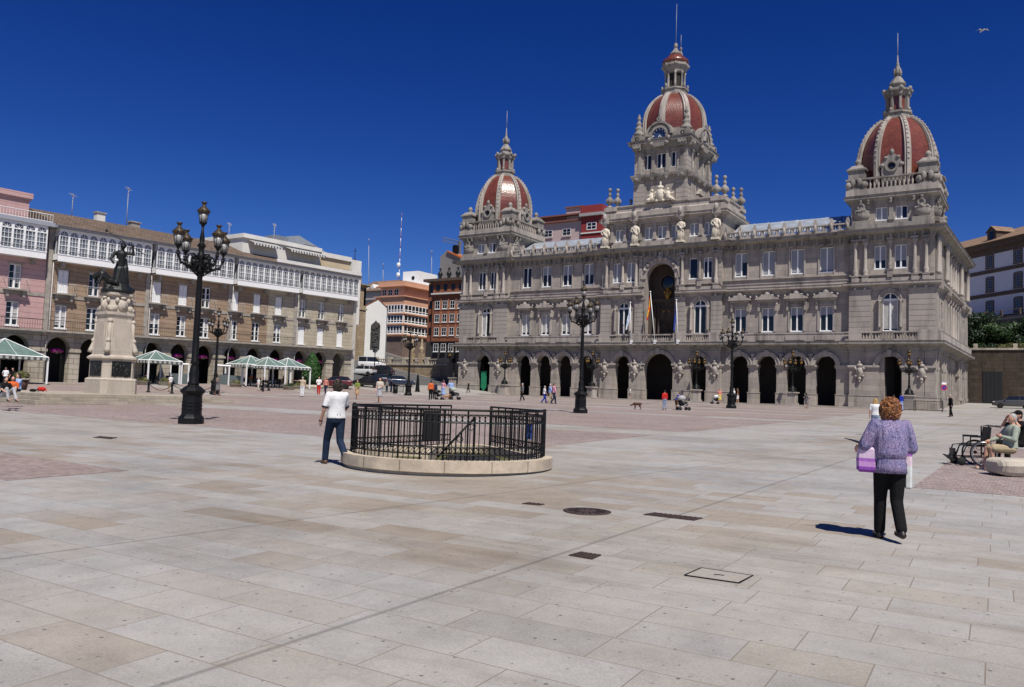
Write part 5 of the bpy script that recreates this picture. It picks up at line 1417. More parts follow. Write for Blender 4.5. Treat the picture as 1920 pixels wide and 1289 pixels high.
# brick flats
BRK = mat('red_brick', (0.23, 0.085, 0.045), .85, .2, .8)
BRK2 = mat('light_brick_pier', (0.40, 0.17, 0.09), .85, .2, .8)
DK = mat('dark_shop_floor', (0.045, 0.04, 0.04), .7, .2)
Y0 = 20.0
o, pt = building('flats', 'dark red brick block of flats beside the left end of the town hall', 'flats', (-18, 25, 5))
b = MB(); b.box(-21.9, -6, Y0, 34, 9.5, 20.8); b.box(-23.4, -21.9, Y0 + .5, 34, 4, 20.6); pt(b, 'wall', BRK)
b = MB(); b.box(-23.4, -6, Y0 + .3, 34, 3, 9.5); pt(b, 'ground_floor', DK)
b = MB(); b.box(-23.9, -5.5, Y0 - .6, 34, 20.8, 21.3); pt(b, 'cornice', mat('brown_cornice', (0.10, 0.07, 0.055), .8, .2))
b = MB(); b.box(-22, -6, Y0 - .5, Y0, 18.3, 18.55); pt(b, 'ledge', WHT)
xs = [-20.7 + i * 1.78 for i in range(8)]
for r, z in enumerate((15.6, 13.1, 10.6, 7.6)):
    b = MB()
    for x in xs[:-1]: b.cut(); b.box(x + .74, x + 1.04, Y0 - .12, Y0 + .01, z - .3, z + 2.0)
    if r < 3: pt(b, 'pier', BRK2)
    for x in xs: simple_window(pt, x, 1.12, z, z + 1.5, Y0 - .01, muntin=1, rows=1); q = MB(); q.box(x - .62, x + .62, Y0 - .12, Y0, z - .12, z); pt(q, 'sill', WHITE)
for x in xs: simple_window(pt, x, .8, 19.0, 20.2, Y0 - .01, muntin=0, rows=0, wood=IRON)
for z in (7.8, 10.8, 13.3, 15.8, 18.8): simple_window(pt, -22.6, .8, z, z + 1.4, Y0 + .48, wood=IRON)
for x in (-20.5, -18.4, -16.3, -14.0):
    b = MB(); b.lathe([(.4, 0), (.25, .3), (.5, .8), (.35, 1.2), (.1, 1.6), (.3, 1.9), (0, 2.2)], 8, (x, Y0 + .2), zb=21.3); pt(b, 'urn', BRONZE)
# grey gable with an orange roof
o, pt = building('gabled_house', 'tall bare grey gable with an orange roof over the brick flats', 'house', (-34, 44, 6))
GG = mat('bare_grey_gable', (0.20, 0.19, 0.185), .9, .12, .5)
b = MB(); b.box(-38.6, -36.4, 42.5, 56, 5, 28.8); b.prism([(-36.6, 5), (-26, 5), (-26, 26.0), (-29.5, 28.6), (-33.8, 30.8), (-35.2, 30.9), (-36.6, 29.9)], 40, 54); pt(b, 'wall', GG)
b = MB()
b.add([(-34.6, 39.6, 31.1), (-29.5, 39.6, 28.9), (-26.6, 39.6, 26.4), (-25.8, 39.6, 25.0), (-34.6, 56, 31.1), (-29.5, 56, 28.9), (-26.6, 56, 26.4), (-25.8, 56, 25.0), (-34.6, 39.6, 30.8), (-29.5, 39.6, 28.55), (-26.6, 39.6, 26.05), (-25.8, 39.6, 24.7)], [(0, 1, 5, 4), (1, 2, 6, 5), (2, 3, 7, 6), (0, 8, 9, 1), (1, 9, 10, 2), (2, 10, 11, 3)]); pt(b, 'roof', ORANGE)
b = MB(); b.cbox((-33.2, 41, 30.5), (1, 1, 1.8)); b.cut(); b.cbox((-27.6, 41, 27.4), (.9, .9, 1.5)); pt(b, 'chimney', IRON)
# distant crane jib
a, e = at(829, 452, 260), at(868, 461, 260)
o = thing('crane', 'far tower crane jib just left of the left dome tower', 'crane', at(862, 560, 260))
b = MB(); c0 = at(862, 560, 260)
for dz in (0, 1.2): b.bar(tuple(a - c0 + Vector((0, 0, dz))), tuple(e - c0 + Vector((0, 0, dz))), .12)
for i in range(12): b.bar(tuple(a.lerp(e, i / 12) - c0), tuple(a.lerp(e, (i + .5) / 12) - c0 + Vector((0, 0, 1.2))), .07)
b.obj('jib', mat('crane_paint', (0.12, 0.12, 0.14), .6), o)
b = MB(); b.bar((0, 0, -8), tuple(at(862, 452, 260) - c0), .6); b.obj('tower', mat('crane_paint', (0.12, 0.12, 0.14), .6), o)
# pink and red houses seen over the hall's roof
o, pt = building('flats', 'pale pink block of flats seen between the left dome and the attic', 'flats', (-10, 50, 6))
PP = mat('pale_pink_render', (0.47, 0.36, 0.345), .85, .08)
b = MB(); b.box(-17, -4.2, 45, 58, 4, 36.2); b.box(-8.1, -4.2, 45.4, 58, 36.2, 38.9); pt(b, 'wall', PP)
b = MB(); b.box(-17.2, -4.0, 44.4, 58, 36.0, 36.35); b.box(-17.2, -4.0, 44.2, 58, 37.2, 37.5); b.box(-17, -8.1, 45, 58, 36.35, 37.2); b.box(-8.3, -4.0, 45.1, 58, 38.9, 39.2); pt(b, 'cornice', mat('rust_coping', (0.20, 0.075, 0.06), .8))
for z in (33.2, 30.0, 26.8, 23.6):
    for x in (-15.8, -12.0, -7.6): simple_window(pt, x, 1.9, z, z + 1.4, 44.98); q = MB(); q.box(x - 1.1, x + 1.1, 44.7, 45, z - .35, z - .1); pt(q, 'sill', PP)
    q = MB(); q.box(-17, -4.2, 44.8, 45, z - 1.1, z - .95); pt(q, 'ledge', PP)
o, pt = building('flats', 'dark red block of flats touching the left side of the attic', 'flats', (-1, 50, 6))
RD = mat('deep_red_render', (0.24, 0.030, 0.030), .8, .1)
b = MB(); b.box(-4.0, .8, 44.5, 58, 4, 36.6); b.box(-4.1, .8, 44.2, 58, 37.2, 38.8); pt(b, 'wall', RD)
b = MB(); b.box(-4.2, .9, 43.9, 58, 36.6, 37.2); pt(b, 'cornice', mat('grey_render', (0.33, 0.31, 0.31)))
for z in (33.8, 30.3, 26.8):
    for x in (-1.6,): simple_window(pt, x, 2.2, z, z + 1.5, 44.48, frame=.14)
    q = MB(); q.box(-4.0, .8, 44.3, 44.5, z - .75, z - .5); pt(q, 'ledge', WHT)
# retaining wall of the left street, with its parapet, urn posts and pillars
RW = ashlar('stained_retaining_stone', (0.25, 0.185, 0.115), (0.33, 0.25, 0.165), (0.12, 0.09, 0.06), 1.3, .62, .015, .55)
o, pt = building('retaining_wall', 'stained brown stone retaining wall along the rising street', 'retaining wall', (-16, 9, 2))
b = MB(); b.box(-27, -8.9, 9, 10.2, -1, 4.5); b.box(-8.9, -1.5, 8.7, 10.4, -1.5, 5.2); b.box(-27, -26.4, 10.2, 22, -1, 4.5); pt(b, 'wall', RW)
b = MB(); b.box(-27.1, -8.9, 8.85, 10.3, 4.5, 4.75); b.box(-9.0, -1.5, 8.55, 10.5, 5.2, 5.45); pt(b, 'coping', PIER)
b = MB(); balusters(b, -26.5, -9.2, 9.5, 4.75, 5.5, .45, .12); b.box(-26.6, -9.1, 9.3, 9.7, 5.5, 5.65); pt(b, 'balustrade', PIER)
for x in (-25.8, -22.4, -19.0, -17.4, -13.9):
    b = MB(); b.cbox((x, 9.5, 4.75), (.7, .7, 1.2)); pt(b, 'post', PIER)
for x in (-17.4, -15.3):
    b = MB(); b.cbox((x, 9.5, 4.75), (.8, .8, 1.9)); b.lathe([(.3, 0), (.2, .2), (.5, .7), (.45, .9), (.2, 1.1), (.3, 1.5), (.15, 1.9), (.2, 2.3), (0, 2.6)], 9, (x, 9.5), zb=6.6); pt(b, 'stone_urn', OLDST)
tag(patch('street_terrace', -60, 5, 10.3, 27.5, ASPH, .02)); bpy.data.objects['street_terrace']['kind'] = 'structure'
b = MB(); b.slab([(-26.4, 10.2), (-1.5, 10.4), (-1.5, 19.6), (-26.4, 19.6)], -1, 4.4); tag(b.obj('terrace', ASPH), kind='structure')
# ------------------------------------------------------------------ right side: wall with gate, long white barracks, greenery
RWD = ashlar('dark_retaining_stone', (0.058, 0.042, 0.032), (0.085, 0.064, 0.048), (0.035, 0.026, 0.02), 1.0, .5, .02, .5)
YW = 31.5
o, pt = building('retaining_wall', 'high dark brown stone wall with a grey gate behind the town hall side', 'retaining wall', (75, YW, 1))
b = MB(); b.box(63, 100, YW, YW + 2.0, -.5, 8.5); pt(b, 'wall', RWD)
b = MB(); b.box(63, 100, YW - .15, YW + .6, 8.5, 8.8); pt(b, 'coping', PIER)
for x in (66.2, 70.9, 75.5): b = MB(); b.cbox((x, YW + .2, 8.5), (.5, .5, .9)); pt(b, 'post', PIER)
ga = onx = None
def ony(px, py, Y):
    d = wdir(px, py); return CAM + d * ((Y - CAM.y) / d.y)
g0, g1 = ony(1843, 742, YW), ony(1880, 742, YW)
zt = ony(1860, 697, YW).z
b = MB(); b.box(g0.x, g1.x, YW - .06, YW + .0, 1.0, zt)
for i in range(1, 5): b.box(g0.x + (g1.x - g0.x) * i / 5 - .02, g0.x + (g1.x - g0.x) * i / 5 + .02, YW - .085, YW - .06, 1.0, zt)
pt(b, 'gate', mat('dark_gate', (0.014, 0.015, 0.017), .6, .15))
b = MB(); b.box(63, 100, YW + 2.0, 60, -.5, 8.3); tag(b.obj('upper_terrace', mat('terrace_soil', (0.05, 0.05, 0.03), .9, .3)), kind='structure')
P0 = at(1815, 600, 150); P0.z = 0
xd = wdir(702, 732); xd.z = 0; xd.normalize(); xd = -xd; yd = Vector((-xd.y, xd.x, 0))
BM = Matrix(((xd.x, yd.x, 0, P0.x), (xd.y, yd.y, 0, P0.y), (0, 0, 1, 0), (0, 0, 0, 1)))
BI = BM.inverted()
def onb(px, py, yl=0.0):
    d = BI.to_3x3() @ wdir(px, py); c = BI @ CAM
    return c + d * ((yl - c.y) / d.y)
BARW = mat('bluish_whitewash', (0.70, 0.71, 0.74), .85, .06, .4)
BTRIM = mat('brown_stone_trim', (0.12, 0.085, 0.065), .85, .25, 1.0)
o, pt = building('barracks', 'long white building with brown stone bands and tiled roof above the greenery', 'barracks', (P0.x, P0.y, 10))
b = MB(BM); b.box(-14, 34, 0, 14, 6, 28.7); pt(b, 'wall', BARW)
for z0, z1 in ((25.15, 25.85), (20.8, 21.5), (28.6, 29.6), (16.2, 17.3)):
    b = MB(BM); b.box(-14.1, 34.1, -.12, .02, z0, z1); pt(b, 'band', BTRIM)
b = MB(BM); b.box(-14.2, 34.2, -.9, .02, 29.6, 30.3); b.box(-14.2, 34.2, -1.3, 0.02, 30.3, 30.6); pt(b, 'eaves', BTRIM)
ROOFB = ashlar('tan_roof_tiles', (0.24, 0.155, 0.10), (0.32, 0.215, 0.14), (0.13, 0.085, 0.06), .4, .2, .02, .35, streak=False)
b = MB(BM); b.add([(-14.3, -1.5, 30.6), (34.3, -1.5, 30.6), (34.3, 6.5, 34.2), (-10, 6.5, 34.2), (34.3, 14.5, 30.6), (-14.3, 14.5, 30.6)], [(0, 1, 2, 3), (3, 2, 4, 5), (0, 3, 5), (1, 4, 2)]); pt(b, 'roof', ROOFB)
b = MB(BM); b.prism([(4.5, 31.3), (6.7, 31.3), (6.7, 33.0), (5.6, 33.8), (4.5, 33.0)], .3, 4.0); pt(b, 'dormer', BTRIM)
b = MB(BM); b.add([(4.2, .1, 32.8), (5.6, .1, 33.95), (5.6, 4.5, 33.95), (4.2, 4.5, 32.8), (7.0, .1, 32.8), (7.0, 4.5, 32.8)], [(0, 1, 2, 3), (1, 4, 5, 2)]); pt(b, 'dormer_roof', ROOFB)
b = MB(BM); b.box(5.1, 6.1, .24, .3, 31.5, 32.9); pt(b, 'pane', GLASS)
for x in (-7.5, -1.0, 5.5, 12.0, 18.5, 25.0):
    for z0, z1 in ((26.1, 28.55), (21.75, 24.45), (17.5, 20.1)):
        w = simple_window(pt, x, 1.5, z0 + .15, z1 - .1, -.03, BM, frame=.1, muntin=2, rows=4, wood=BTRIM if False else mat('grey_sash', (0.30, 0.29, 0.28), .6))
        q = MB(BM); q.box(x - 1.0, x - .75, -.1, .01, z0, z1); q.box(x + .75, x + 1.0, -.1, .01, z0, z1); q.box(x - .75, x + .75, -.1, .01, z1 - .12, z1 + .1); q.box(x - 1.05, x + 1.05, -.14, .01, z0 - .12, z0 + .12); pt(q, 'window_surround', BTRIM)
b = MB(BM); b.box(-16, 34, -5.5, -.2, 14.8, 16.2); b.box(-2.5, 34, -5.8, -5.4, 15.4, 15.6); pt(b, 'terrace', mat('grey_terrace_wall', (0.12, 0.12, 0.115), .9, .3, .6))
b = MB(BM); b.box(-1.5, 34, -5.75, -5.5, 15.62, 15.8); pt(b, 'terrace_coping', PIER)
b = MB(BM); b.bar((-14, -5.3, 17.2), (34, -5.3, 17.2), .05)
for i in range(13): b.box(-13.2 + i * 3.9, -12.9 + i * 3.9, -5.45, -5.15, 16.2, 17.3)
pt(b, 'terrace_rail', BTRIM)
b = MB(BM); b.box(-17, 34, -4, 20, 2, 14.79); tag(b.obj('hillside', mat('terrace_soil', (0.05, 0.05, 0.03))), kind='structure')
o, pt = building('roof_hut', 'dark hipped roof with pale side rising over the tan roof of the white building', 'roof', tuple(BM @ Vector((10, 18, 30))))
b = MB(BM); b.prism([(2.5, 30), (9.5, 30), (9.5, 36.2), (6.5, 36.8), (4.0, 35.6), (2.5, 35.4)], 16, 24); pt(b, 'wall', mat('dark_slate_wall', (0.04, 0.04, 0.045), .6, .2))
b = MB(BM); b.box(9.6, 16, 16.5, 24, 30, 36.2); pt(b, 'annex', WHT)
b = MB(BM); b.add([(16, 15.5, 35.2), (24, 15.5, 35.2), (24, 20, 38.2), (18, 20, 38.2), (16, 24, 35.2)], [(0, 1, 2, 3), (0, 3, 4)]); pt(b, 'roof', SLATE)

# ------------------------------------------------------------------ trees and shrubs
def leaf_mat(name, c):
    m, nt, b = _nt(name)
    geo = nd(nt, 'ShaderNodeNewGeometry')
    c1 = ramp(nt, geo.outputs['Random Per Island'], [(0.0, tuple(v * .45 for v in c)), (0.5, c), (1.0, (c[0] * 2.0, c[1] * 1.6, c[2] * 1.2))])
    c1 = mul(nt, ramp(nt, noise(nt, 1.2, 3, geo.outputs['Position']), [(0.35, .6), (.65, 1.25)]), c1)
    nt.links.new(c1, b.inputs['Base Color'])
    b.inputs['Roughness'].default_value = .55
    b.inputs['Specular IOR Level'].default_value = .35
    MATS[name] = m
    return m
LF1 = leaf_mat('dark_leaves', (0.011, 0.030, 0.008)); LF2 = leaf_mat('mid_leaves', (0.02, 0.05, 0.011)); LF3 = leaf_mat('conifer_leaves', (0.020, 0.075, 0.012)); LF4 = leaf_mat('dry_green_leaves', (0.10, 0.11, 0.035))
BARK = mat('bark', (0.09, 0.065, 0.045), .9, .35, 4.0, bmp=.03)
def leaves(b, lobes, n, s, rnd):
    tot = sum(l[3] * l[4] for l in lobes)
    for cx, cy, cz, rx, rz in lobes:
        k = int(n * rx * rz / tot)
        for i in range(k):
            u = Vector((rnd.gauss(0, 1), rnd.gauss(0, 1), rnd.gauss(0, 1))).normalized() * (rnd.random() ** .33)
            if rnd.random() < .6: u = u.normalized() * rnd.uniform(.82, 1.04)
            p = Vector((cx + u.x * rx, cy + u.y * rx, cz + u.z * rz))
            nrm = (u + Vector((rnd.uniform(-.7, .7), rnd.uniform(-.7, .7), rnd.uniform(-.3, .9)))).normalized()
            t = nrm.orthogonal().normalized(); w = nrm.cross(t)
            a = rnd.uniform(0, PI); t, w = t * math.cos(a) + w * math.sin(a), w * math.cos(a) - t * math.sin(a)
            q = s * rnd.uniform(.6, 1.3)
            b.add([p - t * q, p - w * q * .55, p + t * q, p + w * q * .55], [(0, 1, 2, 3)])
def tree(label, p, h, r, m, n, s, seed, trunk=.35, cat='tree', name='tree'):
    rnd = random.Random(seed)
    o = thing(name, label, cat, p)
    b = MB()
    b.tube([(0, 0, -.3), (.05, 0, h * trunk * .5), (0, .1, h * trunk), (.1, 0, h * .7)], [r * .09 + .05, r * .07 + .04, r * .05 + .03, .03], 7)
    for i in range(5):
        a = i * 1.26 + rnd.random(); b.tube([(0, 0, h * trunk * .8), (r * .35 * math.cos(a), r * .35 * math.sin(a), h * .55), (r * .7 * math.cos(a), r * .7 * math.sin(a), h * .72)], [r * .04 + .02, r * .025 + .015, .012], 5)
    b.obj('trunk', BARK, o)
    lob = []
    for i in range(11):
        a = i * 2.4; k = rnd.uniform(.25, .75)
        lob.append((r * k * math.cos(a), r * k * math.sin(a), h * rnd.uniform(trunk + .12, .86), r * rnd.uniform(.34, .52), h * (1 - trunk) * rnd.uniform(.16, .26)))
    lob.append((0, 0, h * .62, r * .6, h * .3))
    b = MB(); leaves(b, lob, n, s, rnd); b.obj('crown', m, o)
    return o
def on_terrace(px, py, Y, z): 
    q = ony(px, py, Y); return Vector((q.x, Y, z))
tr = [(1822, 36, 8.3, 6.2, 3.6, LF1, 'dark tree close against the side of the town hall'), (1843, 38, 8.3, 5.0, 3.0, LF1, 'dark bushy tree in the middle above the stone wall'), (1871, 36.5, 8.3, 4.4, 3.3, LF2, 'brighter rounded tree above the grey gate'), (1900, 38, 8.3, 4.6, 3.2, LF1, 'dark tree above the right end of the stone wall'), (1930, 37, 8.3, 5.2, 3.6, LF1, 'dark tree at the right edge of the picture')]
for i, (px, Y, z, h, r, m, l) in enumerate(tr):
    o = tree(l, on_terrace(px, 640, Y, z), h, r, m, 5200, .17, 20 + i, .2)
    o['group'] = 'trees above the dark wall'
for i, (px, m, l) in enumerate(((1835, LF2, 'low light green shrub on the wall next to the first pillar'), (1858, LF1, 'low dark shrub on the wall between two pillars'), (1889, LF4, 'yellowish shrub spilling over the wall by the right pillar'), (1912, LF4, 'yellowish shrub at the right edge on top of the wall'))):
    rnd = random.Random(50 + i); p = on_terrace(px, 655, YW + 1.3, 8.5)
    o = thing('shrub', l, 'shrub', p, 0, 'shrubs on top of the dark wall')
    b = MB(); leaves(b, [(-.7, 0, .45, .7, .5), (.2, 0, .55, .8, .55), (.9, .1, .4, .6, .45)], 900, .1, rnd); b.obj('foliage', m, o)
    b = MB()
    for k in range(6): b.tube([(rnd.uniform(-.3, .3), 0, -.1), (rnd.uniform(-.9, .9), rnd.uniform(-.3, .3), .6)], [.03, .012], 5)
    b.obj('stem', BARK, o)
# clipped conical tree by the terraces
p = gnd(583, 727)
o = thing('conical_tree', 'clipped bright green conical tree beside the glass canopies', 'tree', p)
rnd = random.Random(5)
b = MB()
for i in range(5200):
    t = rnd.random() ** 1.25; r = 1.28 * math.sin(min(PI, (1 - t) * 2.6 + .12)) ** .8 * (1 - .35 * t) if t < .93 else .16
    a = rnd.uniform(0, 2 * PI); k = rnd.uniform(.8, 1.06) * (1 + .07 * math.sin(a * 5 + t * 9))
    q = Vector((r * k * math.cos(a), r * k * math.sin(a), .25 + t * 3.9))
    nrm = Vector((math.cos(a) + rnd.uniform(-.6, .6), math.sin(a) + rnd.uniform(-.6, .6), rnd.uniform(-.2, .8))).normalized()
    u = nrm.orthogonal().normalized(); w = nrm.cross(u); s = rnd.uniform(.06, .12)
    b.add([q - u * s, q - w * s * .6, q + u * s, q + w * s * .6], [(0, 1, 2, 3)])
b.obj('crown', LF3, o)
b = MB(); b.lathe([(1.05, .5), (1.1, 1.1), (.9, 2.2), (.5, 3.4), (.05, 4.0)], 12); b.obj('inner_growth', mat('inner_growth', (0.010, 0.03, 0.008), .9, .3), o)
b = MB(); b.tube([(0, 0, -.1), (0, 0, .7)], .12, 8); b.obj('trunk', BARK, o)
q = thing('planter', 'low round stone planter under the conical tree', 'planter', p)
b = MB(); b.lathe([(1.5, -.2), (1.55, .28), (1.35, .32), (1.3, .2), (0, .22)], 20); b.obj('basin', PIER, q)
# ------------------------------------------------------------------ street lamps
AMBER = mat('smoked_lamp_glass', (0.30, 0.295, 0.28), .35, .06, 3.0)
AMBER2 = mat('amber_lamp_glass', (0.30, 0.17, 0.05), .25, .15, 3.0)
CAPB = mat('brown_lamp_cap', (0.050, 0.034, 0.016), .5, .3, 6.0, metal=.15)
def lantern(parent, x, y, z, s, gl):
    b = MB(); b.lathe([(.03, -.16), (.05, -.1), (.09, -.03), (.13, 0), (.14, .03)], 10, (x, y), zb=z)
    for i in range(6):
        a = i * PI / 3; b.bar((x + .125 * s * math.cos(a), y + .125 * s * math.sin(a), z + .02), (x + .185 * s * math.cos(a), y + .185 * s * math.sin(a), z + .40 * s), .008)
    o = b.obj('lantern', IRON, parent)
    b = MB(); b.lathe([(.115 * s, .03), (.175 * s, .40 * s)], 12, (x, y), zb=z); b.obj('glass', gl, o)
    b = MB(); b.lathe([(.2 * s, .39 * s), (.225 * s, .43 * s), (.225 * s, .5 * s), (.17 * s, .58 * s), (.09 * s, .66 * s), (.065 * s, .7 * s), (.06 * s, .75 * s), (.105 * s, .8 * s), (.11 * s, .84 * s), (.03, .85 * s)], 12, (x, y), zb=z)
    for i in range(8): a = i * PI / 4; b.ball((x + .225 * s * math.cos(a), y + .225 * s * math.sin(a), z + .5 * s), .035 * s, 5, 4)
    b.obj('cap', CAPB, o)
def lamp_head(o, z, k, gl):
    """four scrolled arms and five lanterns above height z"""
    b = MB()
    b.lathe([(.11 * k, 0), (.2 * k, .08 * k), (.14 * k, .2 * k), (.12 * k, .5 * k), (.17 * k, .6 * k), (.14 * k, .75 * k), (.09 * k, .85 * k), (.11 * k, 1.0 * k), (.17 * k, 1.08 * k), (.08 * k, 1.2 * k), (.1 * k, 1.35 * k), (.055 * k, 1.6 * k), (.04 * k, 1.85 * k)], 12, zb=z); b.obj('finial_stem', IRON, o)
    for i in range(4):
        a = i * PI / 2; c, s = math.cos(a), math.sin(a)
        b = MB()
        P = lambda r, h: (r * k * c, r * k * s, z + h * k)
        b.tube([P(.1, .12), P(.3, .10), P(.6, .22), P(.85, .34), P(.97, .55), P(1.0, .78)], [.05 * k, .045 * k, .045 * k, .045 * k, .04 * k, .035 * k], 7)
        b.tube([P(.12, .55), P(.3, .72), P(.5, .7), P(.62, .52), P(.55, .35), P(.42, .38), P(.42, .5)], [.03 * k] * 7, 6)
        b.tube([P(.1, -.1), P(.22, -.02), P(.42, .12)], .03 * k, 6); b.tube([P(.62, .24), P(.72, .42), P(.86, .44)], .022 * k, 6)
        for r, h, q in ((.3, .4, .14), (.2, .3, .14), (.45, .25, .09), (.98, .62, .075), (1.0, .72, .06), (.85, .3, .06), (.32, .6, .08)): b.ball(P(r, h), q * k, 7, 5)
        b.obj('arm', IRON, o)
        lantern(o, 1.0 * k * c, 1.0 * k * s, z + .95 * k, 1.0 * k, gl)
    lantern(o, 0, 0, z + 1.95 * k, 1.0 * k, gl)
def big_lamp(p, label):
    o = thing('street_lamp', label, 'street lamp', p, 0, 'tall five lantern street lamps of the square')
    b = MB(); b.lathe([(.44, -.1), (.44, .2), (.40, .26), (.36, .30), (.345, .34), (.33, 1.0), (.36, 1.06), (.40, 1.08), (.44, 1.16), (.30, 1.28), (.2, 1.34), (.19, 1.4)], 8, (0, 0), PI / 8, smooth=False)
    for i in range(8):
        a = i * PI / 4
        for zz in (.5, .62, .74): b.cbox((.325 * math.cos(a), .325 * math.sin(a), zz), (.02, .16, .05), a)
    b.obj('pedestal', IRON, o, bevel=.008)
    b = MB(); b.lathe([(.19, 1.36), (.2, 1.42), (.155, 1.5), (.17, 1.75), (.13, 1.98), (.1, 2.08), (.14, 2.12), (.14, 2.18), (.115, 2.24), (.112, 3.2), (.1, 4.6), (.09, 5.2), (.12, 5.26), (.13, 5.32), (.1, 5.38)], 14); b.obj('shaft', IRON, o)
    lamp_head(o, 5.3, .92, AMBER)
    return o
lp = [(358, 795, 'very tall black street lamp with five lanterns beside the bronze statue, nearest lamp'), (1088, 775, 'tall black street lamp in front of the left wing of the town hall'), (1371, 766, 'tall black street lamp in front of the right wing of the town hall'),
      (765, 742, 'tall black street lamp near the parked cars and retaining wall'), (402, 740, 'smaller looking black street lamp between statue and canopy group')]
l0 = None
for px, py, l in lp:
    p = gnd(px, py)
    if l0 is None: l0 = big_lamp(p, l)
    else: copy_tree(l0, p, R(random.uniform(-6, 6)), l)
def small_lamp(p, label):
    o = thing('pedestal_lamp', label, 'street lamp', p, 0, 'small lamps on stone pedestals along the town hall')
    b = MB(); b.cbox((0, 0, -.3), (1.15, 1.15, .5)); b.cbox((0, 0, .2), (.95, .95, 1.1)); b.cbox((0, 0, 1.3), (1.25, 1.25, .14)); b.obj('pedestal', TRIM, o, bevel=.02)
    b = MB(); b.lathe([(.5, 1.44), (.48, 1.62), (.36, 1.72), (.34, 1.9), (.2, 2.05), (.12, 2.2), (.16, 2.3), (.1, 2.45), (.085, 3.6), (.11, 3.72)], 10)
    for i in range(4): a = i * PI / 2 + .78; b.ball((.4 * math.cos(a), .4 * math.sin(a), 1.8), .1, 6, 5)
    b.obj('shaft', IRON, o)
    lamp_head(o, 3.7, .95, AMBER2)
    return o
s0 = None
for X, Y, l in ((10.0, -2.2, 'first pedestal lamp from the left dome tower, beside the banner arch'), (24.0, -2.2, 'pedestal lamp half hidden behind the tall lamp of the left wing'), (38.4, -2.2, 'pedestal lamp in front of the arch right of the great central arch'),
                (49.9, -2.2, 'pedestal lamp in front of the third arch of the right wing'), (62.1, -3.0, 'pedestal lamp in front of the corner arch under the right dome'), (-1.2, 0.4, 'pedestal lamp beyond the left corner of the town hall by the stroller')):
    p = Vector((X, Y, .03 if Y > -7 and X > -3 else 0)); 
    if X < 0: p.z = G(X, Y) + .03
    if s0 is None: s0 = small_lamp(p, l)
    else: copy_tree(s0, p, R(random.uniform(-10, 10)), l)
# small three-headed lamp in front of the white church
p = at(702, 690, 128)
o = thing('three_headed_lamp', 'slim dark lamp with three square heads in front of the white church', 'street lamp', (p.x, p.y, p.z - .6))
b = MB(); b.tube([(0, 0, 0), (0, 0, 4.2)], [.09, .06], 7); b.obj('pole', IRON, o)
b = MB(); b.bar((-.5, .3, 3.0), (.5, -.3, 3.0), .05); b.obj('crossbar', IRON, o)
for x, y, z in ((-.5, .3, 3.1), (.5, -.3, 3.1), (0, 0, 4.0)): b = MB(); b.cbox((x, y, z), (.3, .3, .45), 0, 1.2); b.cbox((x, y, z + .45), (.42, .42, .1), 0, .6); b.obj('lamp_head', mat('grey_lamp_head', (0.1, 0.1, 0.1), .5), o)

# ------------------------------------------------------------------ statue monument on its steps
MONS = ashlar('monument_stone', (0.44, 0.385, 0.315), (0.50, 0.445, 0.37), (0.26, 0.22, 0.17), 1.6, .9, .006, .3)
mc = Vector((25.5, -69.0, -.78))
st = thing('stepped_platform', 'broad stone platform of three steps under the bronze statue', 'steps', (25.5, -70.3, -1.2))
STEP = ashlar('step_stone', (0.36, 0.315, 0.25), (0.42, 0.37, 0.30), (0.16, 0.13, 0.10), 1.5, .16, .008, .3)
for i, (e, z) in enumerate(((0, -1.10), (.5, -.94), (1.0, -.78))):
    b = MB(); b.slab([(18.6 + e, -76.5 + e), (31.9 - e, -76.5 + e), (31.9 - e, -63.9 - e), (18.6 + e, -63.9 - e)], -1.9 if i == 0 else z - .16, z)
    b.obj('step', STEP, st, (25.5, -70.3, -1.2), bevel=.02)
mo = thing('monument', 'pale stone pedestal carrying a dark bronze woman with a raised spear', 'monument', mc)
def mp(b, n, m, parent=None): return b.obj(n, m, parent or mo)
def chsq(w, c): h = w / 2; return [(-h + c, -h), (h - c, -h), (h, -h + c), (h, h - c), (h - c, h), (-h + c, h), (-h, h - c), (-h, -h + c)]
def frust(b, w0, z0, w1, z1, c=.22):
    a, e = chsq(w0, c), chsq(w1, c)
    n = 8
    b.add([(x, y, z0) for x, y in a] + [(x, y, z1) for x, y in e], [list(range(n - 1, -1, -1)), list(range(n, 2 * n))] + [(i, (i + 1) % n, (i + 1) % n + n, i + n) for i in range(n)], False)
b = MB(); frust(b, 2.36, 0, 2.36, .86, .3); frust(b, 2.36, .86, 2.16, .95, .28); mp(b, 'plinth', MONS, None)
b = MB(); frust(b, 2.06, .95, 2.06, 2.05, .3); frust(b, 2.1, 2.05, 2.32, 2.14, .3); frust(b, 2.32, 2.14, 2.3, 2.24, .3); frust(b, 2.28, 2.24, 1.95, 2.38, .3); mp(b, 'die', MONS)
for k in range(4):
    M = Matrix.Rotation(k * PI / 2, 4, 'Z')
    b = MB(M); b.box(-.62, .62, -1.055, -1.0, 1.05, 1.98)
    rnd = random.Random(k)
    for i in range(14): b.ball((rnd.uniform(-.5, .5), -1.05, rnd.uniform(1.15, 1.8)), (.1, .05, .16), 6, 4)
    mp(b, 'bronze_relief', BRONZE)
    b = MB(M); b.box(-.46, .46, -.93, -.7, 2.6, 4.35); mp(b, 'panel', mat('panel_stone', (0.46, 0.40, 0.33), .85, .15, 1.5))
b = MB(); frust(b, 1.9, 2.38, 1.66, 4.6, .26); frust(b, 1.66, 4.6, 1.72, 4.72, .26); frust(b, 1.74, 4.72, 1.86, 4.85, .26); frust(b, 1.86, 4.85, 1.86, 5.02, .26); mp(b, 'shaft', MONS)
b = MB()
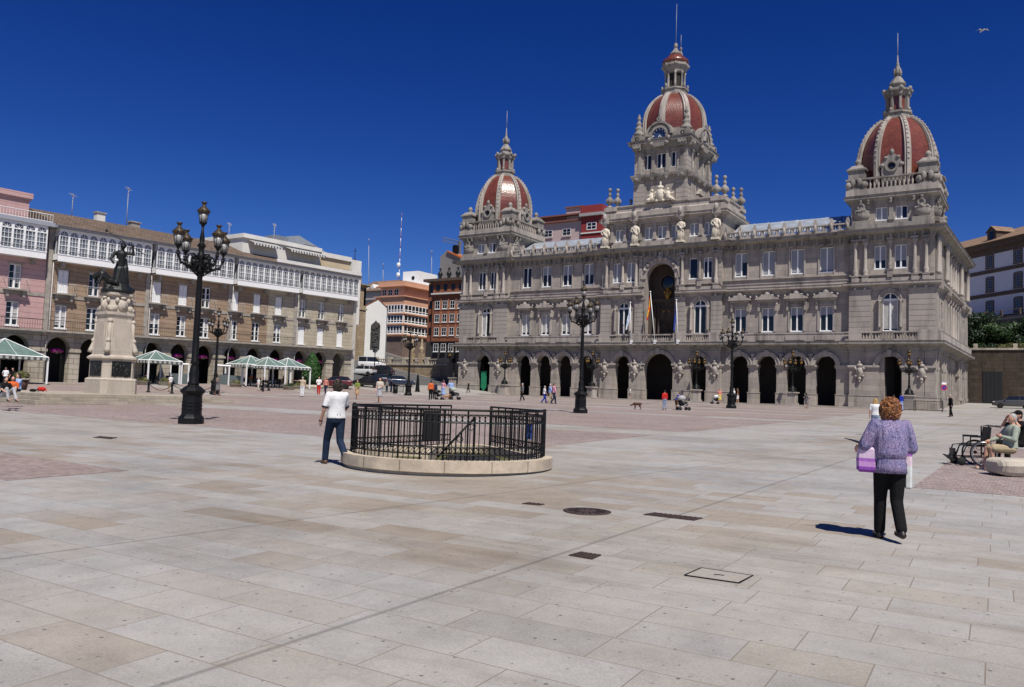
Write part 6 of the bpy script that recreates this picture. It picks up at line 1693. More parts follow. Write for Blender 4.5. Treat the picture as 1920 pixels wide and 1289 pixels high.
for k in range(4):
    a = PI / 4 + k * PI / 2; c, s = math.cos(a), math.sin(a); b.cut()
    b.tube([(1.02 * c, 1.02 * s, 4.5), (1.06 * c, 1.06 * s, 3.6), (1.12 * c, 1.12 * s, 3.1), (1.25 * c, 1.25 * s, 2.7), (1.3 * c, 1.3 * s, 2.5)], [.14, .12, .14, .17, .2], 7)
    b.ball((1.16 * c, 1.16 * s, 3.25), .15, 7, 5); b.ball((1.04 * c, 1.04 * s, 4.45), .17, 7, 5)
mp(b, 'scroll', MONS)
b = MB(); frust(b, 1.5, 5.0, 1.25, 5.95, .2)
for k in range(4):
    M = Matrix.Rotation(k * PI / 2, 4, 'Z'); b.M = M
    b.ball((0, -.74, 5.45), (.34, .16, .42), 9, 7); b.ball((0, -.84, 5.45), (.2, .12, .28), 8, 6); b.ball((0, -.78, 5.9), (.2, .14, .1), 7, 5)
    for s in (-1, 1): b.ball((s * .5, -.7, 5.25), (.2, .15, .2), 7, 5); b.ball((s * .66, -.68, 5.18), (.16, .15, .16), 7, 5); b.ball((s * .36, -.72, 5.75), (.14, .12, .18), 6, 5)
b.M = I4; mp(b, 'capital', MONS)
b = MB(); frust(b, 1.3, 5.95, 1.58, 6.08, .2); frust(b, 1.58, 6.08, 1.58, 6.22, .2); mp(b, 'top_slab', MONS)
def remesh(o, vox, smooth=2):
    m = o.modifiers.new('remesh', 'REMESH'); m.mode = 'VOXEL'; m.voxel_size = vox; m.use_smooth_shade = True
    if smooth: q = o.modifiers.new('smooth', 'SMOOTH'); q.iterations = smooth; q.factor = .5
    return o
# the group is laid out facing local -y, then turned to face the square
BT = Matrix.Translation((0, 0, 6.22)) @ Matrix.Rotation(R(62), 4, 'Z') @ Matrix.Scale(1.27, 4)
b = MB(BT); b.lathe([(.72, 0), (.74, .15), (.62, .32), (.5, .5), (.2, .56)], 14); 
rnd = random.Random(9)
for i in range(12): a = rnd.uniform(0, 2 * PI); b.ball((.55 * math.cos(a), .55 * math.sin(a), rnd.uniform(.1, .35)), (rnd.uniform(.15, .28), rnd.uniform(.15, .28), .16), 7, 5)
remesh(mp(b, 'bronze_rock', BRONZE), .04)
b = MB(BT)
b.caps((.12, .1, .5), (.1, .05, 1.15), .27, .25); b.caps((-.08, -.12, .5), (.02, 0, 1.2), .2, .24); b.caps((.05, .05, 1.15), (.06, 0, 1.5), .25, .2); b.caps((.06, 0, 1.5), (.08, -.02, 1.95), .19, .235); b.ball((.08, -.02, 2.02), (.3, .19, .15))
b.caps((.1, -.02, 2.05), (.12, -.05, 2.25), .08, .075); b.ball((.13, -.08, 2.38), (.125, .145, .17)); b.ball((.15, .02, 2.42), (.15, .15, .15)); b.ball((.12, -.22, 2.36), (.03, .03, .04))
b.caps((.36, 0, 2.05), (.62, -.1, 2.0), .085, .07); b.caps((.62, -.1, 2.0), (.55, -.18, 2.36), .065, .055); b.ball((.55, -.2, 2.42), .075)
b.caps((-.2, -.02, 2.03), (-.38, -.08, 1.7), .085, .07); b.caps((-.38, -.08, 1.7), (-.28, -.3, 1.5), .065, .05); b.ball((-.26, -.33, 1.48), .065)
for i in range(7): x = -.2 + i * .08; b.caps((x, -.25 + abs(i - 3) * .03, .55), (x * .5 + .04, -.17, 1.3), .055, .03, 6)
b.caps((.36, .15, .6), (.28, .12, 1.7), .16, .1); b.caps((.3, -.05, .55), (.3, 0, 1.3), .14, .14)
remesh(mp(b, 'bronze_woman', BRONZE), .03, 1)
b = MB(BT); b.tube([(-.62, -.45, 2.98), (1.15, -.02, 2.06)], .022, 6); b.ball((-.66, -.46, 3.0), (.06, .05, .09), 6, 5); mp(b, 'spear', BRONZE)
b = MB(BT)
b.caps((-.35, -.3, .55), (-.72, -.38, .85), .2, .2); b.caps((-.72, -.38, .85), (-.95, -.3, .8), .13, .12); b.ball((-1.02, -.28, .72), (.12, .12, .14)); b.caps((-.72, -.2, .9), (-.98, -.12, .62), .08, .06); b.caps((-.98, -.12, .62), (-.98, -.2, .3), .06, .05); b.caps((-.7, -.5, .85), (-.85, -.6, .4), .08, .06)
b.caps((-.35, -.35, .55), (-.1, -.62, .5), .14, .11); b.caps((-.1, -.62, .5), (.05, -.5, .3), .1, .08); b.caps((-.4, -.15, .6), (-.55, .15, .45), .13, .1); b.caps((-.55, .15, .45), (-.3, .35, .35), .09, .07)
remesh(mp(b, 'bronze_fallen_soldier', BRONZE), .03, 1)
b = MB(BT); b.ball((-.14, -.3, 1.62), (.1, .06, .08), 8, 6); mp(b, 'white_dove', mat('white_bird', (0.7, 0.7, 0.68), .7))

# ------------------------------------------------------------------ railed stairwell in the paving
fc = gnd(851, 868); fl = Vector((rgt.x, rgt.y, 0)); fd = fwd_h.copy()
c0 = CAM + fwd_h * 16.95 + rgt * (16.95 * (851 - 960) / FOC * 1.0); c0.z = G(c0.x, c0.y)
FM = Matrix(((fl.x, fd.x, 0, 0), (fl.y, fd.y, 0, 0), (0, 0, 1, 0), (0, 0, 0, 1)))
fo = thing('railed_stairwell', 'round stone kerbed stairwell with black iron railing in the paving', 'stairwell', c0)
RIM = mat('tan_kerb_granite', (0.50, 0.42, 0.32), .8, .3, 3.0, bmp=.01)
ARC = [(-1.95 * math.cos(i * PI / 40), -.5 - 1.84 * math.sin(i * PI / 40)) for i in range(41)]      # front of the railing, between its two corners
LEND, REND = (-.17, 2.35), (.77, 2.45)
def outline(k):
    pts = [LEND, (-.9, 1.2)] + ARC + [(1.3, 1.2), REND, (.3, 2.62)]
    P = [Vector((x, y)) for x, y in pts]; n = len(P); out = []
    for _ in range(2):
        P = [q for i in range(len(P)) for q in (P[i].lerp(P[(i + 1) % len(P)], .25), P[i].lerp(P[(i + 1) % len(P)], .75))]
    for i in range(len(P)):
        t = (P[(i + 1) % len(P)] - P[i - 1]).normalized(); out.append((P[i].x + t.y * k, P[i].y - t.x * k))
    return out
def kerb_ring(b, ko, ki, z0, z1):
    O, I = outline(ko), outline(ki); n = len(O)
    vs = [(x, y, z0) for x, y in O] + [(x, y, z1) for x, y in O] + [(x, y, z1) for x, y in I] + [(x, y, z0) for x, y in I]
    fs = []
    for k in range(n):
        j = (k + 1) % n
        fs += [(k, j, n + j, n + k), (n + k, n + j, 2 * n + j, 2 * n + k), (2 * n + k, 2 * n + j, 3 * n + j, 3 * n + k)]
    b.add(vs, fs, False)
b = MB(FM); kerb_ring(b, .12, .0, -.2, .03); kerb_ring(b, .19, -.14, .03, .24); b.obj('kerb', RIM, fo)
O = outline(.192)
for k in range(9):
    i = int(len(O) * (k + .4) / 9); x, y = O[i]; t = Vector(O[(i + 1) % len(O)]) - Vector(O[i - 1])
    b = MB(FM); b.cbox((x, y, .03), (.012, .012, .206), math.atan2(t.y, t.x)); b.obj('kerb_joint', mat('kerb_joint_dark', (0.2, 0.16, 0.12), .9), fo)
b = MB(FM); b.slab(outline(-.13), .02, .06); b.obj('well_floor', mat('mossy_floor', (0.075, 0.075, 0.022), .95, .45, 2.5), fo)
b = MB(FM); b.slab([(-.35, -1.2), (1.3, -1.2), (.9, 1.5), (.05, 1.9)], .061, .07); b.obj('stair_shade_sheet', mat('stair_shade', (0.012, 0.012, 0.012), .9, .2), fo)  # flat dark sheet painted as the shade of a stair going down
b = MB(FM); b.box(-.45, -.33, -1.2, 1.3, .06, .28); b.box(-1.3, -.46, .55, .68, .06, .26); b.obj('inner_kerb', RIM, fo)
def rail_line(pts, h=.92, z0=.24):
    b = MB(FM)
    P = [Vector((x, y, 0)) for x, y in pts]; acc = [0]
    for p, q in zip(P, P[1:]): acc.append(acc[-1] + (q - p).length)
    L = acc[-1]
    def pos(s):
        for i in range(len(P) - 1):
            if acc[i + 1] >= s - 1e-6: return P[i].lerp(P[i + 1], (s - acc[i]) / (acc[i + 1] - acc[i]))
        return P[-1]
    n = int(L / .108)
    line = [pos(L * i / n) for i in range(n + 1)]
    for zz, r in ((h, .022), (h - .085, .012), (h - .235, .012), (.24, .012), (.10, .012)):
        b.tube([p + Vector((0, 0, z0 + zz)) for p in line], r, 5, False)
    for i, p in enumerate(line):
        big = i % 4 == 0 or i == n
        b.bar(p + Vector((0, 0, z0)), p + Vector((0, 0, z0 + (h if big else h - .085))), .017 if big else .0085)
    for i in range(n):
        m = (line[i] + line[i + 1]) / 2; t = (line[i + 1] - line[i]).normalized()
        for zc, r in ((h - .16, .052), (.17, .05)):
            b.tube([m + t * (r * math.cos(k * PI / 4)) + Vector((0, 0, z0 + zc + r * 1.2 * math.sin(k * PI / 4))) for k in range(9)], .007, 4, False, False)
        b.bar(line[i] + Vector((0, 0, z0 + .10)), line[i + 1] + Vector((0, 0, z0 + .24)), .005)
    b.obj('railing', IRON, fo)
rail_line([LEND, ARC[0]]); rail_line(ARC); rail_line([ARC[-1], REND])
for x, y in (ARC[0], ARC[-1]): b = MB(FM); b.bar((x, y, .2), (x, y, 1.2), .035); b.obj('corner_post', IRON, fo)
b = MB(FM)
A0, A1 = Vector((-.15, -1.15, .2)), Vector((.55, -1.0, 1.0))
b.tube([A0, A1], .022, 6)
for i in range(1, 8): q = A0.lerp(A1, i / 8); b.bar((q.x, q.y, .1), q, .009)
for i in range(3): q = A0.lerp(A1, .3 + i * .3); b.tube([(q.x + .06 * math.cos(k * PI / 4), q.y, q.z - .12 + .06 * math.sin(k * PI / 4)) for k in range(9)], .008, 4, False, False)
b.bar(A1, (.55, -1.0, .1), .02); b.obj('stair_handrail', IRON, fo)
b = MB(FM); b.cbox((-.55, 1.62, .36), (.62, .035, .68), 1.0); b.obj('black_board', mat('black_board', (0.012, 0.012, 0.013), .35, .2), fo)
b = MB(FM); b.cbox((1.62, -1.25, .62), (.05, .13, .3), .9); b.obj('blue_notice', mat('blue_notice', (0.03, 0.06, 0.22), .5, .2), fo)
# ------------------------------------------------------------------ people
SKIN = mat('skin', (0.52, 0.29, 0.20), .55, .10, 6.0)
SKINB = mat('brown_skin', (0.20, 0.105, 0.065), .55, .10, 6.0)
def cm(n, c, r=.9): return mat('cloth_' + n, c, r, .22, 5.0, bmp=.02, spec=.08)
CL = {k: cm(k, c) for k, c in dict(white=(.72, .72, .72), offwhite=(.55, .50, .42), black=(.012, .012, .013), navy=(.018, .025, .055), jeans=(.035, .055, .10), blue=(.04, .09, .42), lightblue=(.30, .42, .68), pink=(.62, .30, .38), salmon=(.58, .22, .18),
      red=(.50, .03, .025), orange=(.60, .13, .04), grey=(.16, .16, .16), lightgrey=(.36, .36, .37), khaki=(.38, .31, .20), beige=(.48, .39, .29), sage=(.34, .38, .31), green=(.16, .22, .05), yellow=(.58, .46, .10), brown=(.09, .045, .022), palejeans=(.25, .31, .42), tan=(.42, .28, .15), darkgreen=(.03, .05, .03), royal=(.02, .035, .30)).items()}
CL['jeans'] = cm('jeans2', (.018, .03, .058))
HAIRC = {k: mat('hair_' + k, c, .6, .3, 30.0) for k, c in dict(dark=(.018, .012, .009), brown=(.06, .032, .016), grey=(.36, .35, .33), ginger=(.34, .14, .045), blond=(.42, .25, .09), black=(.008, .007, .007)).items()}
BOOT = mat('dark_shoe', (.02, .015, .012), .45, .1); BOOTB = mat('brown_shoe', (.11, .05, .025), .5, .15); BOOTW = mat('pale_shoe', (.5, .48, .45), .6, .1)
def loft(b, rings, n=22):
    """closed surface through rings (centre, rx, ry)"""
    vs, fs = [], []
    for c, rx, ry in rings:
        for i in range(n):
            a = 2 * PI * i / n; ca, sa = math.cos(a), math.sin(a)
            vs.append(Vector(c) + Vector((rx * math.copysign(abs(ca) ** .85, ca), ry * math.copysign(abs(sa) ** .85, sa), 0)))
    for j in range(len(rings) - 1):
        for i in range(n): fs.append((j * n + i, j * n + (i + 1) % n, (j + 1) * n + (i + 1) % n, (j + 1) * n + i))
    fs.append(list(range(n))[::-1]); fs.append([(len(rings) - 1) * n + i for i in range(n)])
    b.add(vs, fs, True)
TRUNK = [(.84, .150, .105, 0), (.93, .168, .122, .005), (1.03, .156, .112, 0), (1.12, .150, .104, 0), (1.22, .162, .112, 0), (1.32, .178, .118, .005), (1.39, .186, .105, .01), (1.435, .150, .080, .012), (1.475, .075, .062, .012)]
def person(label, p, ang, h, top='white', bottom='jeans', hair='dark', stride=.6, arms=(None, None), sleeve='short', legs='long', bulk=1.0, vox=.026, hairlong=0, lean=0.0, shoe=BOOT, skin=SKIN, sit=None, head_turn=0.0, cap=None, side=1, gap=1.0, fingers=False, extra=None, group=None, head=True):
    hd = Matrix.Rotation(R(ang), 3, 'Z') @ fwd_h
    o = thing('person', label, 'person', p, math.atan2(hd.y, hd.x) + PI / 2, group)
    s = h / 1.72
    V = lambda x, y, z: Vector((x * s, y * s, z * s))
    k = bulk
    hz = .93 if sit is None else sit / s + .10
    L = lean
    def up(x, y, z): return V(x, y - L * (z - .93), z - .93 + hz)         # trunk points lean forward over the hips
    hipL, hipR = V(-.09 * k, 0, hz - .02), V(.09 * k, 0, hz - .02)
    J = []
    for q, hp in ((-1, hipL), (1, hipR)):
        if sit is not None:
            kn = V(q * .13, -.43, hz - .02); an = V(q * .12, -.44 + .05 * q, .09)
            if sit < .25: kn = V(q * .14, -.40, hz + .28); an = V(q * .12, -.62 - .1 * q, .08)
        else:
            f = q * side
            if f > 0: kn = V(q * .09 * gap, -.19 * stride, .49); an = V(q * .085 * gap, -.24 * stride, .085)
            else: kn = V(q * .09 * gap, .03 * stride, .48); an = V(q * .085 * gap, .32 * stride, .085 + .10 * stride)
        J.append((hp, kn, an))
    def leg(b, g, r0, r1, r2, toe=1.0):
        for hp, kn, an in J:
            e = kn.lerp(an, toe)
            b.caps(hp, kn, r0 * s * g, r1 * s * g); b.caps(kn, e, r1 * s * g, (r1 + (r2 - r1) * toe) * s * g)
    sh = [up(-.175 * k, 0, 1.40), up(.175 * k, 0, 1.40)]
    A = []
    for i, q in enumerate((-1, 1)):
        m = arms[i]; S = sh[i]
        sw = -q * side * stride * .5
        if m is None: el = S + V(q * .055, .02 - .12 * sw, -.28); wr = el + V(q * .015, -.06 - .2 * sw, -.24)
        elif m == 'push': el = S + V(q * .04, -.16, -.24); wr = el + V(-q * .02, -.25, -.02)
        elif m == 'phone': el = S + V(q * .13, -.10, -.22); wr = el + V(-q * .10, -.06, .27)
        elif m == 'point': el = S + V(q * .22, -.14, -.05); wr = el + V(q * .2, -.14, .03)
        elif m == 'hip': el = S + V(q * .17, .06, -.24); wr = el + V(-q * .12, -.10, -.12)
        elif m == 'front': el = S + V(q * .06, -.06, -.27); wr = el + V(-q * .12, -.20, .06)
        elif m == 'brow': el = S + V(q * .10, -.22, -.06); wr = el + V(-q * .17, -.02, .20)
        elif m == 'knee': el = S + V(q * .05, -.18, -.24); wr = el + V(-q * .02, -.20, -.08)
        else: el, wr = S + V(*m[0]), S + V(*m[1])
        A.append((S, el, wr))
    hc = up(0, -.025, 1.605)
    # body: one continuous skin
    b = MB()
    if sit is None or True:
        leg(b, .92, .085 * k, .056, .04)
        for hp, kn, an in J: b.caps(an, an + V(0, -.16, -.045), .036 * s, .03 * s)
    sk = .022 if top or extra else 0
    loft(b, [(up(0, y, z), (rx - sk) * s * k, (ry - sk) * s * k) for z, rx, ry, y in TRUNK[:-1]] + [(up(0, .012, 1.475), .055 * s, .05 * s)])
    b.caps(up(0, .01, 1.42), up(0, -.005, 1.53), .056 * s, .05 * s)
    HM = Matrix.Rotation(R(head_turn), 4, 'Z')
    b.ball(hc, (.073 * s, .09 * s, .112 * s), 12, 9, HM); b.ball(hc + HM.to_3x3() @ V(0, -.03, -.055), (.052 * s, .055 * s, .055 * s), 8, 6)
    b.ball(hc + HM.to_3x3() @ V(0, -.095, -.015), (.013 * s, .02 * s, .026 * s), 6, 5)
    b.ball(hc + HM.to_3x3() @ V(0, -.083, -.062), (.022 * s, .012 * s, .010 * s), 6, 5)
    for q in (-1, 1): b.ball(hc + HM.to_3x3() @ V(q * .074, .012, -.005), (.014 * s, .022 * s, .032 * s), 6, 5)
    for i, (S, el, wr) in enumerate(A):
        q = (-1, 1)[i]
        b.caps(S, el, .048 * s * k ** .5, .040 * s); b.caps(el, wr, .039 * s, .029 * s)
        d = (wr - el).normalized(); pl = wr + d * .055 * s
        if fingers:
            n1 = Vector((q * .9, -.3, 0)).normalized(); n1 = (n1 - d * n1.dot(d)).normalized(); w1 = d.cross(n1)
            b.caps(wr, pl, .026 * s, .030 * s); b.caps(wr + w1 * .012 * s, pl + w1 * .022 * s, .020 * s, .021 * s); b.caps(wr - w1 * .012 * s, pl - w1 * .022 * s, .020 * s, .021 * s)
            for j, Lf in enumerate((.062, .075, .07, .055)):
                r0 = pl + w1 * (.030 - .020 * j) * s + d * .012 * s
                m1 = r0 + (d - n1 * .18).normalized() * Lf * .55 * s; m2 = m1 + (d - n1 * .75).normalized() * Lf * .5 * s
                b.caps(r0, m1, .0095 * s, .009 * s, 6); b.caps(m1, m2, .009 * s, .0075 * s, 6)
            t0 = wr + d * .02 * s + w1 * .026 * s; t1 = t0 + (d * .7 + w1 * .7).normalized() * .045 * s; t2 = t1 + (d - n1 * .2).normalized() * .032 * s
            b.caps(t0, t1, .013 * s, .011 * s, 6); b.caps(t1, t2, .011 * s, .008 * s, 6)
        else:
            b.caps(wr, pl + d * .05 * s, .032 * s, .026 * s, 7)
    body = remesh(b.obj('body', skin, o), min(vox, .022) if not fingers else .0075, 1)
    # trousers, shorts or skirt
    if bottom:
        b = MB(); toe = {'long': .93, 'short': .0, 'capri': .5}.get(legs, 0)
        if legs == 'skirt':
            b.caps(up(-.05, 0, .98), up(.05, 0, .98), .145 * s * k, .145 * s * k)
            for i in range(8):
                a = i * PI / 4; kk = J[0][1].lerp(J[1][1], .5); b.caps(up(.09 * math.cos(a), .06 * math.sin(a), .95), kk + V(.16 * math.cos(a), .14 * math.sin(a), -.02), .07 * s * k, .05 * s)
        else:
            if toe: leg(b, 1.0, .102 * k, .074 * k ** .5, .066 if legs == 'long' else .07, toe)
            else:
                for hp, kn, an in J: b.caps(hp, hp.lerp(kn, .85), .104 * s * k, .09 * s * k)
            loft(b, [(up(0, y, z), (rx + .004) * s * k, (ry + .006) * s * k) for z, rx, ry, y in TRUNK[:3]])
        remesh(b.obj('skirt' if legs == 'skirt' else 'trousers' if toe else 'shorts', CL[bottom], o), vox, 2)
    for hp, kn, an in J:
        b = MB()
        b.caps(an + V(0, .035, -.045), an + V(0, -.15, -.052), .044 * s, .036 * s, 8)
        if legs == 'long': b.caps(an, an + V(0, 0, -.02), .05 * s, .045 * s, 8)
        remesh(b.obj('shoe', shoe, o), min(vox, .02), 1)
    if top:
        b = MB(); g = 1.0
        loft(b, [(up(0, y, z), (rx + .014 + (.01 if z < 1.1 else 0)) * s * k, (ry + .014) * s * k) for z, rx, ry, y in TRUNK[1 if legs != 'skirt' else 1:-1]] + [(up(0, .012, 1.472), .082 * s, .066 * s)])
        for S, el, wr in A:
            if sleeve == 'none': continue
            e = S.lerp(el, .72 if sleeve == 'short' else 1.0); b.caps(S, e, .066 * s * k ** .5, .062 * s)
            if sleeve == 'long': b.caps(el, el.lerp(wr, .94), .056 * s, .044 * s)
        remesh(b.obj('top', CL[top], o), vox, 5)
    if hair:
        b = MB()
        M3 = HM.to_3x3()
        b.ball(hc + M3 @ V(0, .022, .03), (.082 * s, .092 * s, .10 * s), 12, 8, HM); b.ball(hc + M3 @ V(0, .045, -.03), (.072 * s, .06 * s, .075 * s), 10, 7, HM)
        if hairlong:
            for q in (-1, 0, 1): b.caps(hc + M3 @ V(q * .055, .05, 0), hc + M3 @ V(q * .07, .075, -.12 - .18 * hairlong), .055 * s, .04 * s)
        remesh(b.obj('hair', HAIRC[hair], o), min(vox, .018), 1)
    if cap:
        b = MB(); b.ball(hc + V(0, .01, .05), (.09 * s, .105 * s, .085 * s), 10, 7); b.caps(hc + V(0, -.09, .04), hc + V(0, -.16, .03), .045 * s, .035 * s); remesh(b.obj('cap', CL[cap], o), .015, 1)
    if extra: extra(o, s, up, V, A, hc, J)
    return o
def stand(px, py, ytop, label, ang, **kw):
    """feet and head in the picture give the place and the height"""
    p = gnd(px, py)
    h = (py - ytop) / pxm(p)
    return person(label, p, ang, max(1.35, min(1.86, h)), **kw), p
def bag(label, p, rz, size, m, strap=.25, cat='bag', name='shopping_bag', drop=0.0):
    o = thing(name, label, cat, p, rz)
    w, d, h = size
    b = MB()
    n = 9
    prof = [(-w / 2, 0), (w / 2, 0), (w / 2 * 1.04, h * .5), (w / 2 * .9, h), (-w / 2 * .9, h), (-w / 2 * 1.04, h * .5)]
    b.prism(prof, -d / 2, d / 2); x = b.obj('bag_body', m, o); x.modifiers.new('bevel', 'BEVEL').width = min(d, w) * .25
    b = MB(); b.tube([(-w * .3, 0, h - .01), (-w * .2, 0, h + strap * .8), (0, 0, h + strap), (w * .2, 0, h + strap * .8), (w * .3, 0, h - .01)], .008, 5); b.obj('strap', m, o)
    return o
# --- the woman in the foreground, seen from behind
def paisley():
    m, nt, b = _nt('purple_paisley_cloth')
    co = nd(nt, 'ShaderNodeTexCoord').outputs['Object']
    mp = nd(nt, 'ShaderNodeMapping'); mp.inputs['Scale'].default_value = (1, 1, .45); nt.links.new(co, mp.inputs[0])
    n1 = nd(nt, 'ShaderNodeTexNoise'); n1.inputs['Scale'].default_value = 55; n1.inputs['Detail'].default_value = 3; n1.inputs['Distortion'].default_value = 2.2; nt.links.new(mp.outputs[0], n1.inputs['Vector'])
    c = ramp(nt, n1.outputs['Fac'], [(.36, (.055, .055, .13)), (.46, (.15, .13, .24)), (.53, (.36, .34, .45)), (.62, (.10, .085, .19))])
    c = mul(nt, ramp(nt, noise(nt, 7, 3, co), [(.35, (.8, .8, .95)), (.65, (1.25, 1.05, 1.1))]), c)
    nt.links.new(c, b.inputs['Base Color']); b.inputs['Roughness'].default_value = .8
    m2 = nd(nt, 'ShaderNodeMapping'); m2.inputs['Scale'].default_value = (1, 1, .14); nt.links.new(co, m2.inputs[0])
    bump(nt, b, noise(nt, 21, 3, m2.outputs[0], .55), .035, .9)
    return m
PAIS = paisley()
def curly(o, hc, s, n, r, m, seed, zs=1.0):
    b = MB(); rnd = random.Random(seed)
    b.ball(hc + Vector((0, .025 * s, .005)), (r * .86, r * .92, r * 1.02), 12, 9)
    for i in range(n):
        u = Vector((rnd.gauss(0, 1), rnd.gauss(.45, 1), rnd.gauss(.05, 1))).normalized()
        k = rnd.uniform(.88, 1.13); c = hc + Vector((u.x * r * .95 * k, .025 * s + u.y * r * .98 * k, u.z * r * 1.12 * zs * (k if u.z > 0 else k * 1.12)))
        t = u.orthogonal().normalized(); w = u.cross(t); a0 = rnd.uniform(0, 6); rr = rnd.uniform(.012, .026)
        pts = [c + (t * math.cos(a0 + k * .9) + w * math.sin(a0 + k * .9)) * rr + Vector((0, 0, -.012 * k)) + u * .008 * math.sin(k) for k in range(6)]
        b.tube(pts, [.004, .006, .0065, .006, .0055, .003], 5)
    b.obj('hair', m, o)
def woman_extra(o, s, up, V, A, hc, J):
    b = MB()
    loft(b, [(up(0, .0, .985), .160 * s, .126 * s), (up(0, .005, 1.0), .176 * s, .14 * s), (up(0, .01, 1.05), .192 * s, .152 * s), (up(0, .01, 1.14), .190 * s, .148 * s), (up(0, .01, 1.25), .186 * s, .14 * s), (up(0, .01, 1.33), .188 * s, .128 * s), (up(0, .012, 1.395), .178 * s, .108 * s), (up(0, .014, 1.44), .125 * s, .082 * s), (up(0, .014, 1.475), .085 * s, .07 * s)], 30)
    for S, el, wr in A: b.caps(S, el.lerp(S, .5), .070 * s, .078 * s); b.caps(S.lerp(el, .45), el.lerp(wr, .08), .078 * s, .082 * s)
    remesh(b.obj('blouse', PAIS, o), .011, 3)
    b = MB()
    loft(b, [(up(0, 0, 1.005), .168 * s, .132 * s), (up(0, 0, .985), .174 * s, .136 * s), (up(0, 0, .96), .178 * s, .138 * s), (up(0, 0, .90), .186 * s, .146 * s), (up(0, 0, .815), .194 * s, .156 * s)], 30)
    b.obj('blouse_hem', PAIS, o)
    curly(o, hc, s, 620, .114 * s, GING, 4, 1.0)
    b = MB(); c = up(0, .012, 1.475); b.tube([c + Vector((.083 * s * math.cos(i * PI / 10), .069 * s * math.sin(i * PI / 10), .004)) for i in range(21)], .011, 6, True, False); b.obj('neck_trim', mat('purple_trim', (.20, .06, .30), .7), o)
def hairm(name, c0, c1):
    m, nt, b = _nt(name); g = nd(nt, 'ShaderNodeNewGeometry')
    nt.links.new(ramp(nt, g.outputs['Random Per Island'], [(0, c0), (1, c1)]), b.inputs['Base Color']); b.inputs['Roughness'].default_value = .45; return m
GING = hairm('curly_ginger_hair', (.10, .032, .010), (.40, .165, .055)); DARKH = hairm('wavy_dark_hair', (.010, .006, .004), (.05, .03, .02))
wp = gnd(1668, 1014); wh = 1.64
w_o = person('curly haired woman in purple patterned blouse and black trousers walking away, nearest person', wp, -6, wh, top=None, bottom='black', hair=None, stride=.62, gap=.8, arms=(((-.075, -.01, -.27), (-.03, -.2, -.36)), ((.10, -.02, -.26), (.12, -.22, -.31))), bulk=1.03, vox=.012, fingers=True, extra=woman_extra, side=1)
def rel(o, x, y, z): return o.location + Matrix.Rotation(o.rotation_euler.z, 3, 'Z') @ Vector((x, y, z))
def grad_cloth(name, stops):
    m, nt, b = _nt(name); co = nd(nt, 'ShaderNodeTexCoord').outputs['Generated']; sx = nd(nt, 'ShaderNodeSeparateXYZ'); nt.links.new(co, sx.inputs[0])
    nt.links.new(mul(nt, ramp(nt, noise(nt, 6, 3, co), [(.3, .8), (.7, 1.1)]), ramp(nt, sx.outputs[2], stops, 'CONSTANT')), b.inputs['Base Color']); b.inputs['Roughness'].default_value = .6; return m
bag('pink and purple striped bag hanging at the left hip of the purple bloused woman', rel(w_o, .235, -.05, .77), w_o.rotation_euler.z - .4, (.23, .13, .30), grad_cloth('striped_bag', [(0, (.25, .06, .40)), (.22, (.55, .28, .60)), (.42, (.36, .13, .48)), (.55, (.66, .50, .66))]), .16)
bag('white and pink bag hanging at the right hip of the purple bloused woman', rel(w_o, -.235, -.08, .60), w_o.rotation_euler.z + 1.2, (.22, .08, .44), grad_cloth('white_bag', [(0, (.62, .64, .62)), (.6, (.66, .52, .58)), (.85, (.35, .12, .42))]), .14)
so_ = thing('folded_umbrella', 'thin dark folded umbrella tip sticking out left of the purple bloused woman', 'umbrella', rel(w_o, .26, -.22, 1.10))
b = MB(); b.tube([(0, 0, 0), tuple(-rgt * .10 + Vector((0, 0, .03))), tuple(-rgt * .2 + Vector((0, 0, .05)))], [.016, .012, .003], 6); b.obj('canopy', CL['navy'], so_); b = MB(); b.caps((0, 0, 0), tuple(rgt * .07 - Vector((0, 0, .02))), .011, .011, 6); b.obj('handle', CL['black'], so_)
# --- the man in the white shirt
def man_extra(o, s, up, V, A, hc, J):
    b = MB()
    for S, el, wr in A: e = S.lerp(el, .72); d = (el - S).normalized(); b.cut(); b.tube([e + d * .035 * s, e + d * .055 * s], .067 * s, 12)
    b.cut(); b.tube([up(0, .012, 1.462), up(0, .012, 1.485)], [.075 * s, .068 * s], 14); b.obj('dark_trim', CL['black'], o)
    b = MB(); b.ball(A[1][2] + (A[1][2] - A[1][1]).normalized() * .07 * s + V(-.03, -.02, 0), (.03, .03, .045), 8, 6); b.obj('white_cup', CL['white'], o)
    b = MB(); S, el, wr = A[1]; d = (wr - el).normalized(); b.tube([wr - d * .01, wr + d * .012], .036 * s, 10); b.obj('watch', CL['black'], o)
    b = MB(); loft(b, [(up(0, .004, .985), .176 * s, .132 * s), (up(0, .004, 1.015), .172 * s, .128 * s)]); b.obj('belt', CL['black'], o)
    curly(o, hc, s, 240, .096 * s, DARKH, 8)
mp_ = gnd(626, 872)
person('man in white tee shirt with dark trims and blue jeans walking past the railed stairwell', mp_, 34, 1.70, top='white', bottom='jeans', hair=None, stride=1.15, arms=(((-.06, -.10, -.27), (-.0, -.28, -.40)), ((.085, .02, -.29), (.10, -.10, -.52))), bulk=1.03, vox=.014, fingers=True, extra=man_extra, side=1, shoe=BOOTB, head_turn=25)
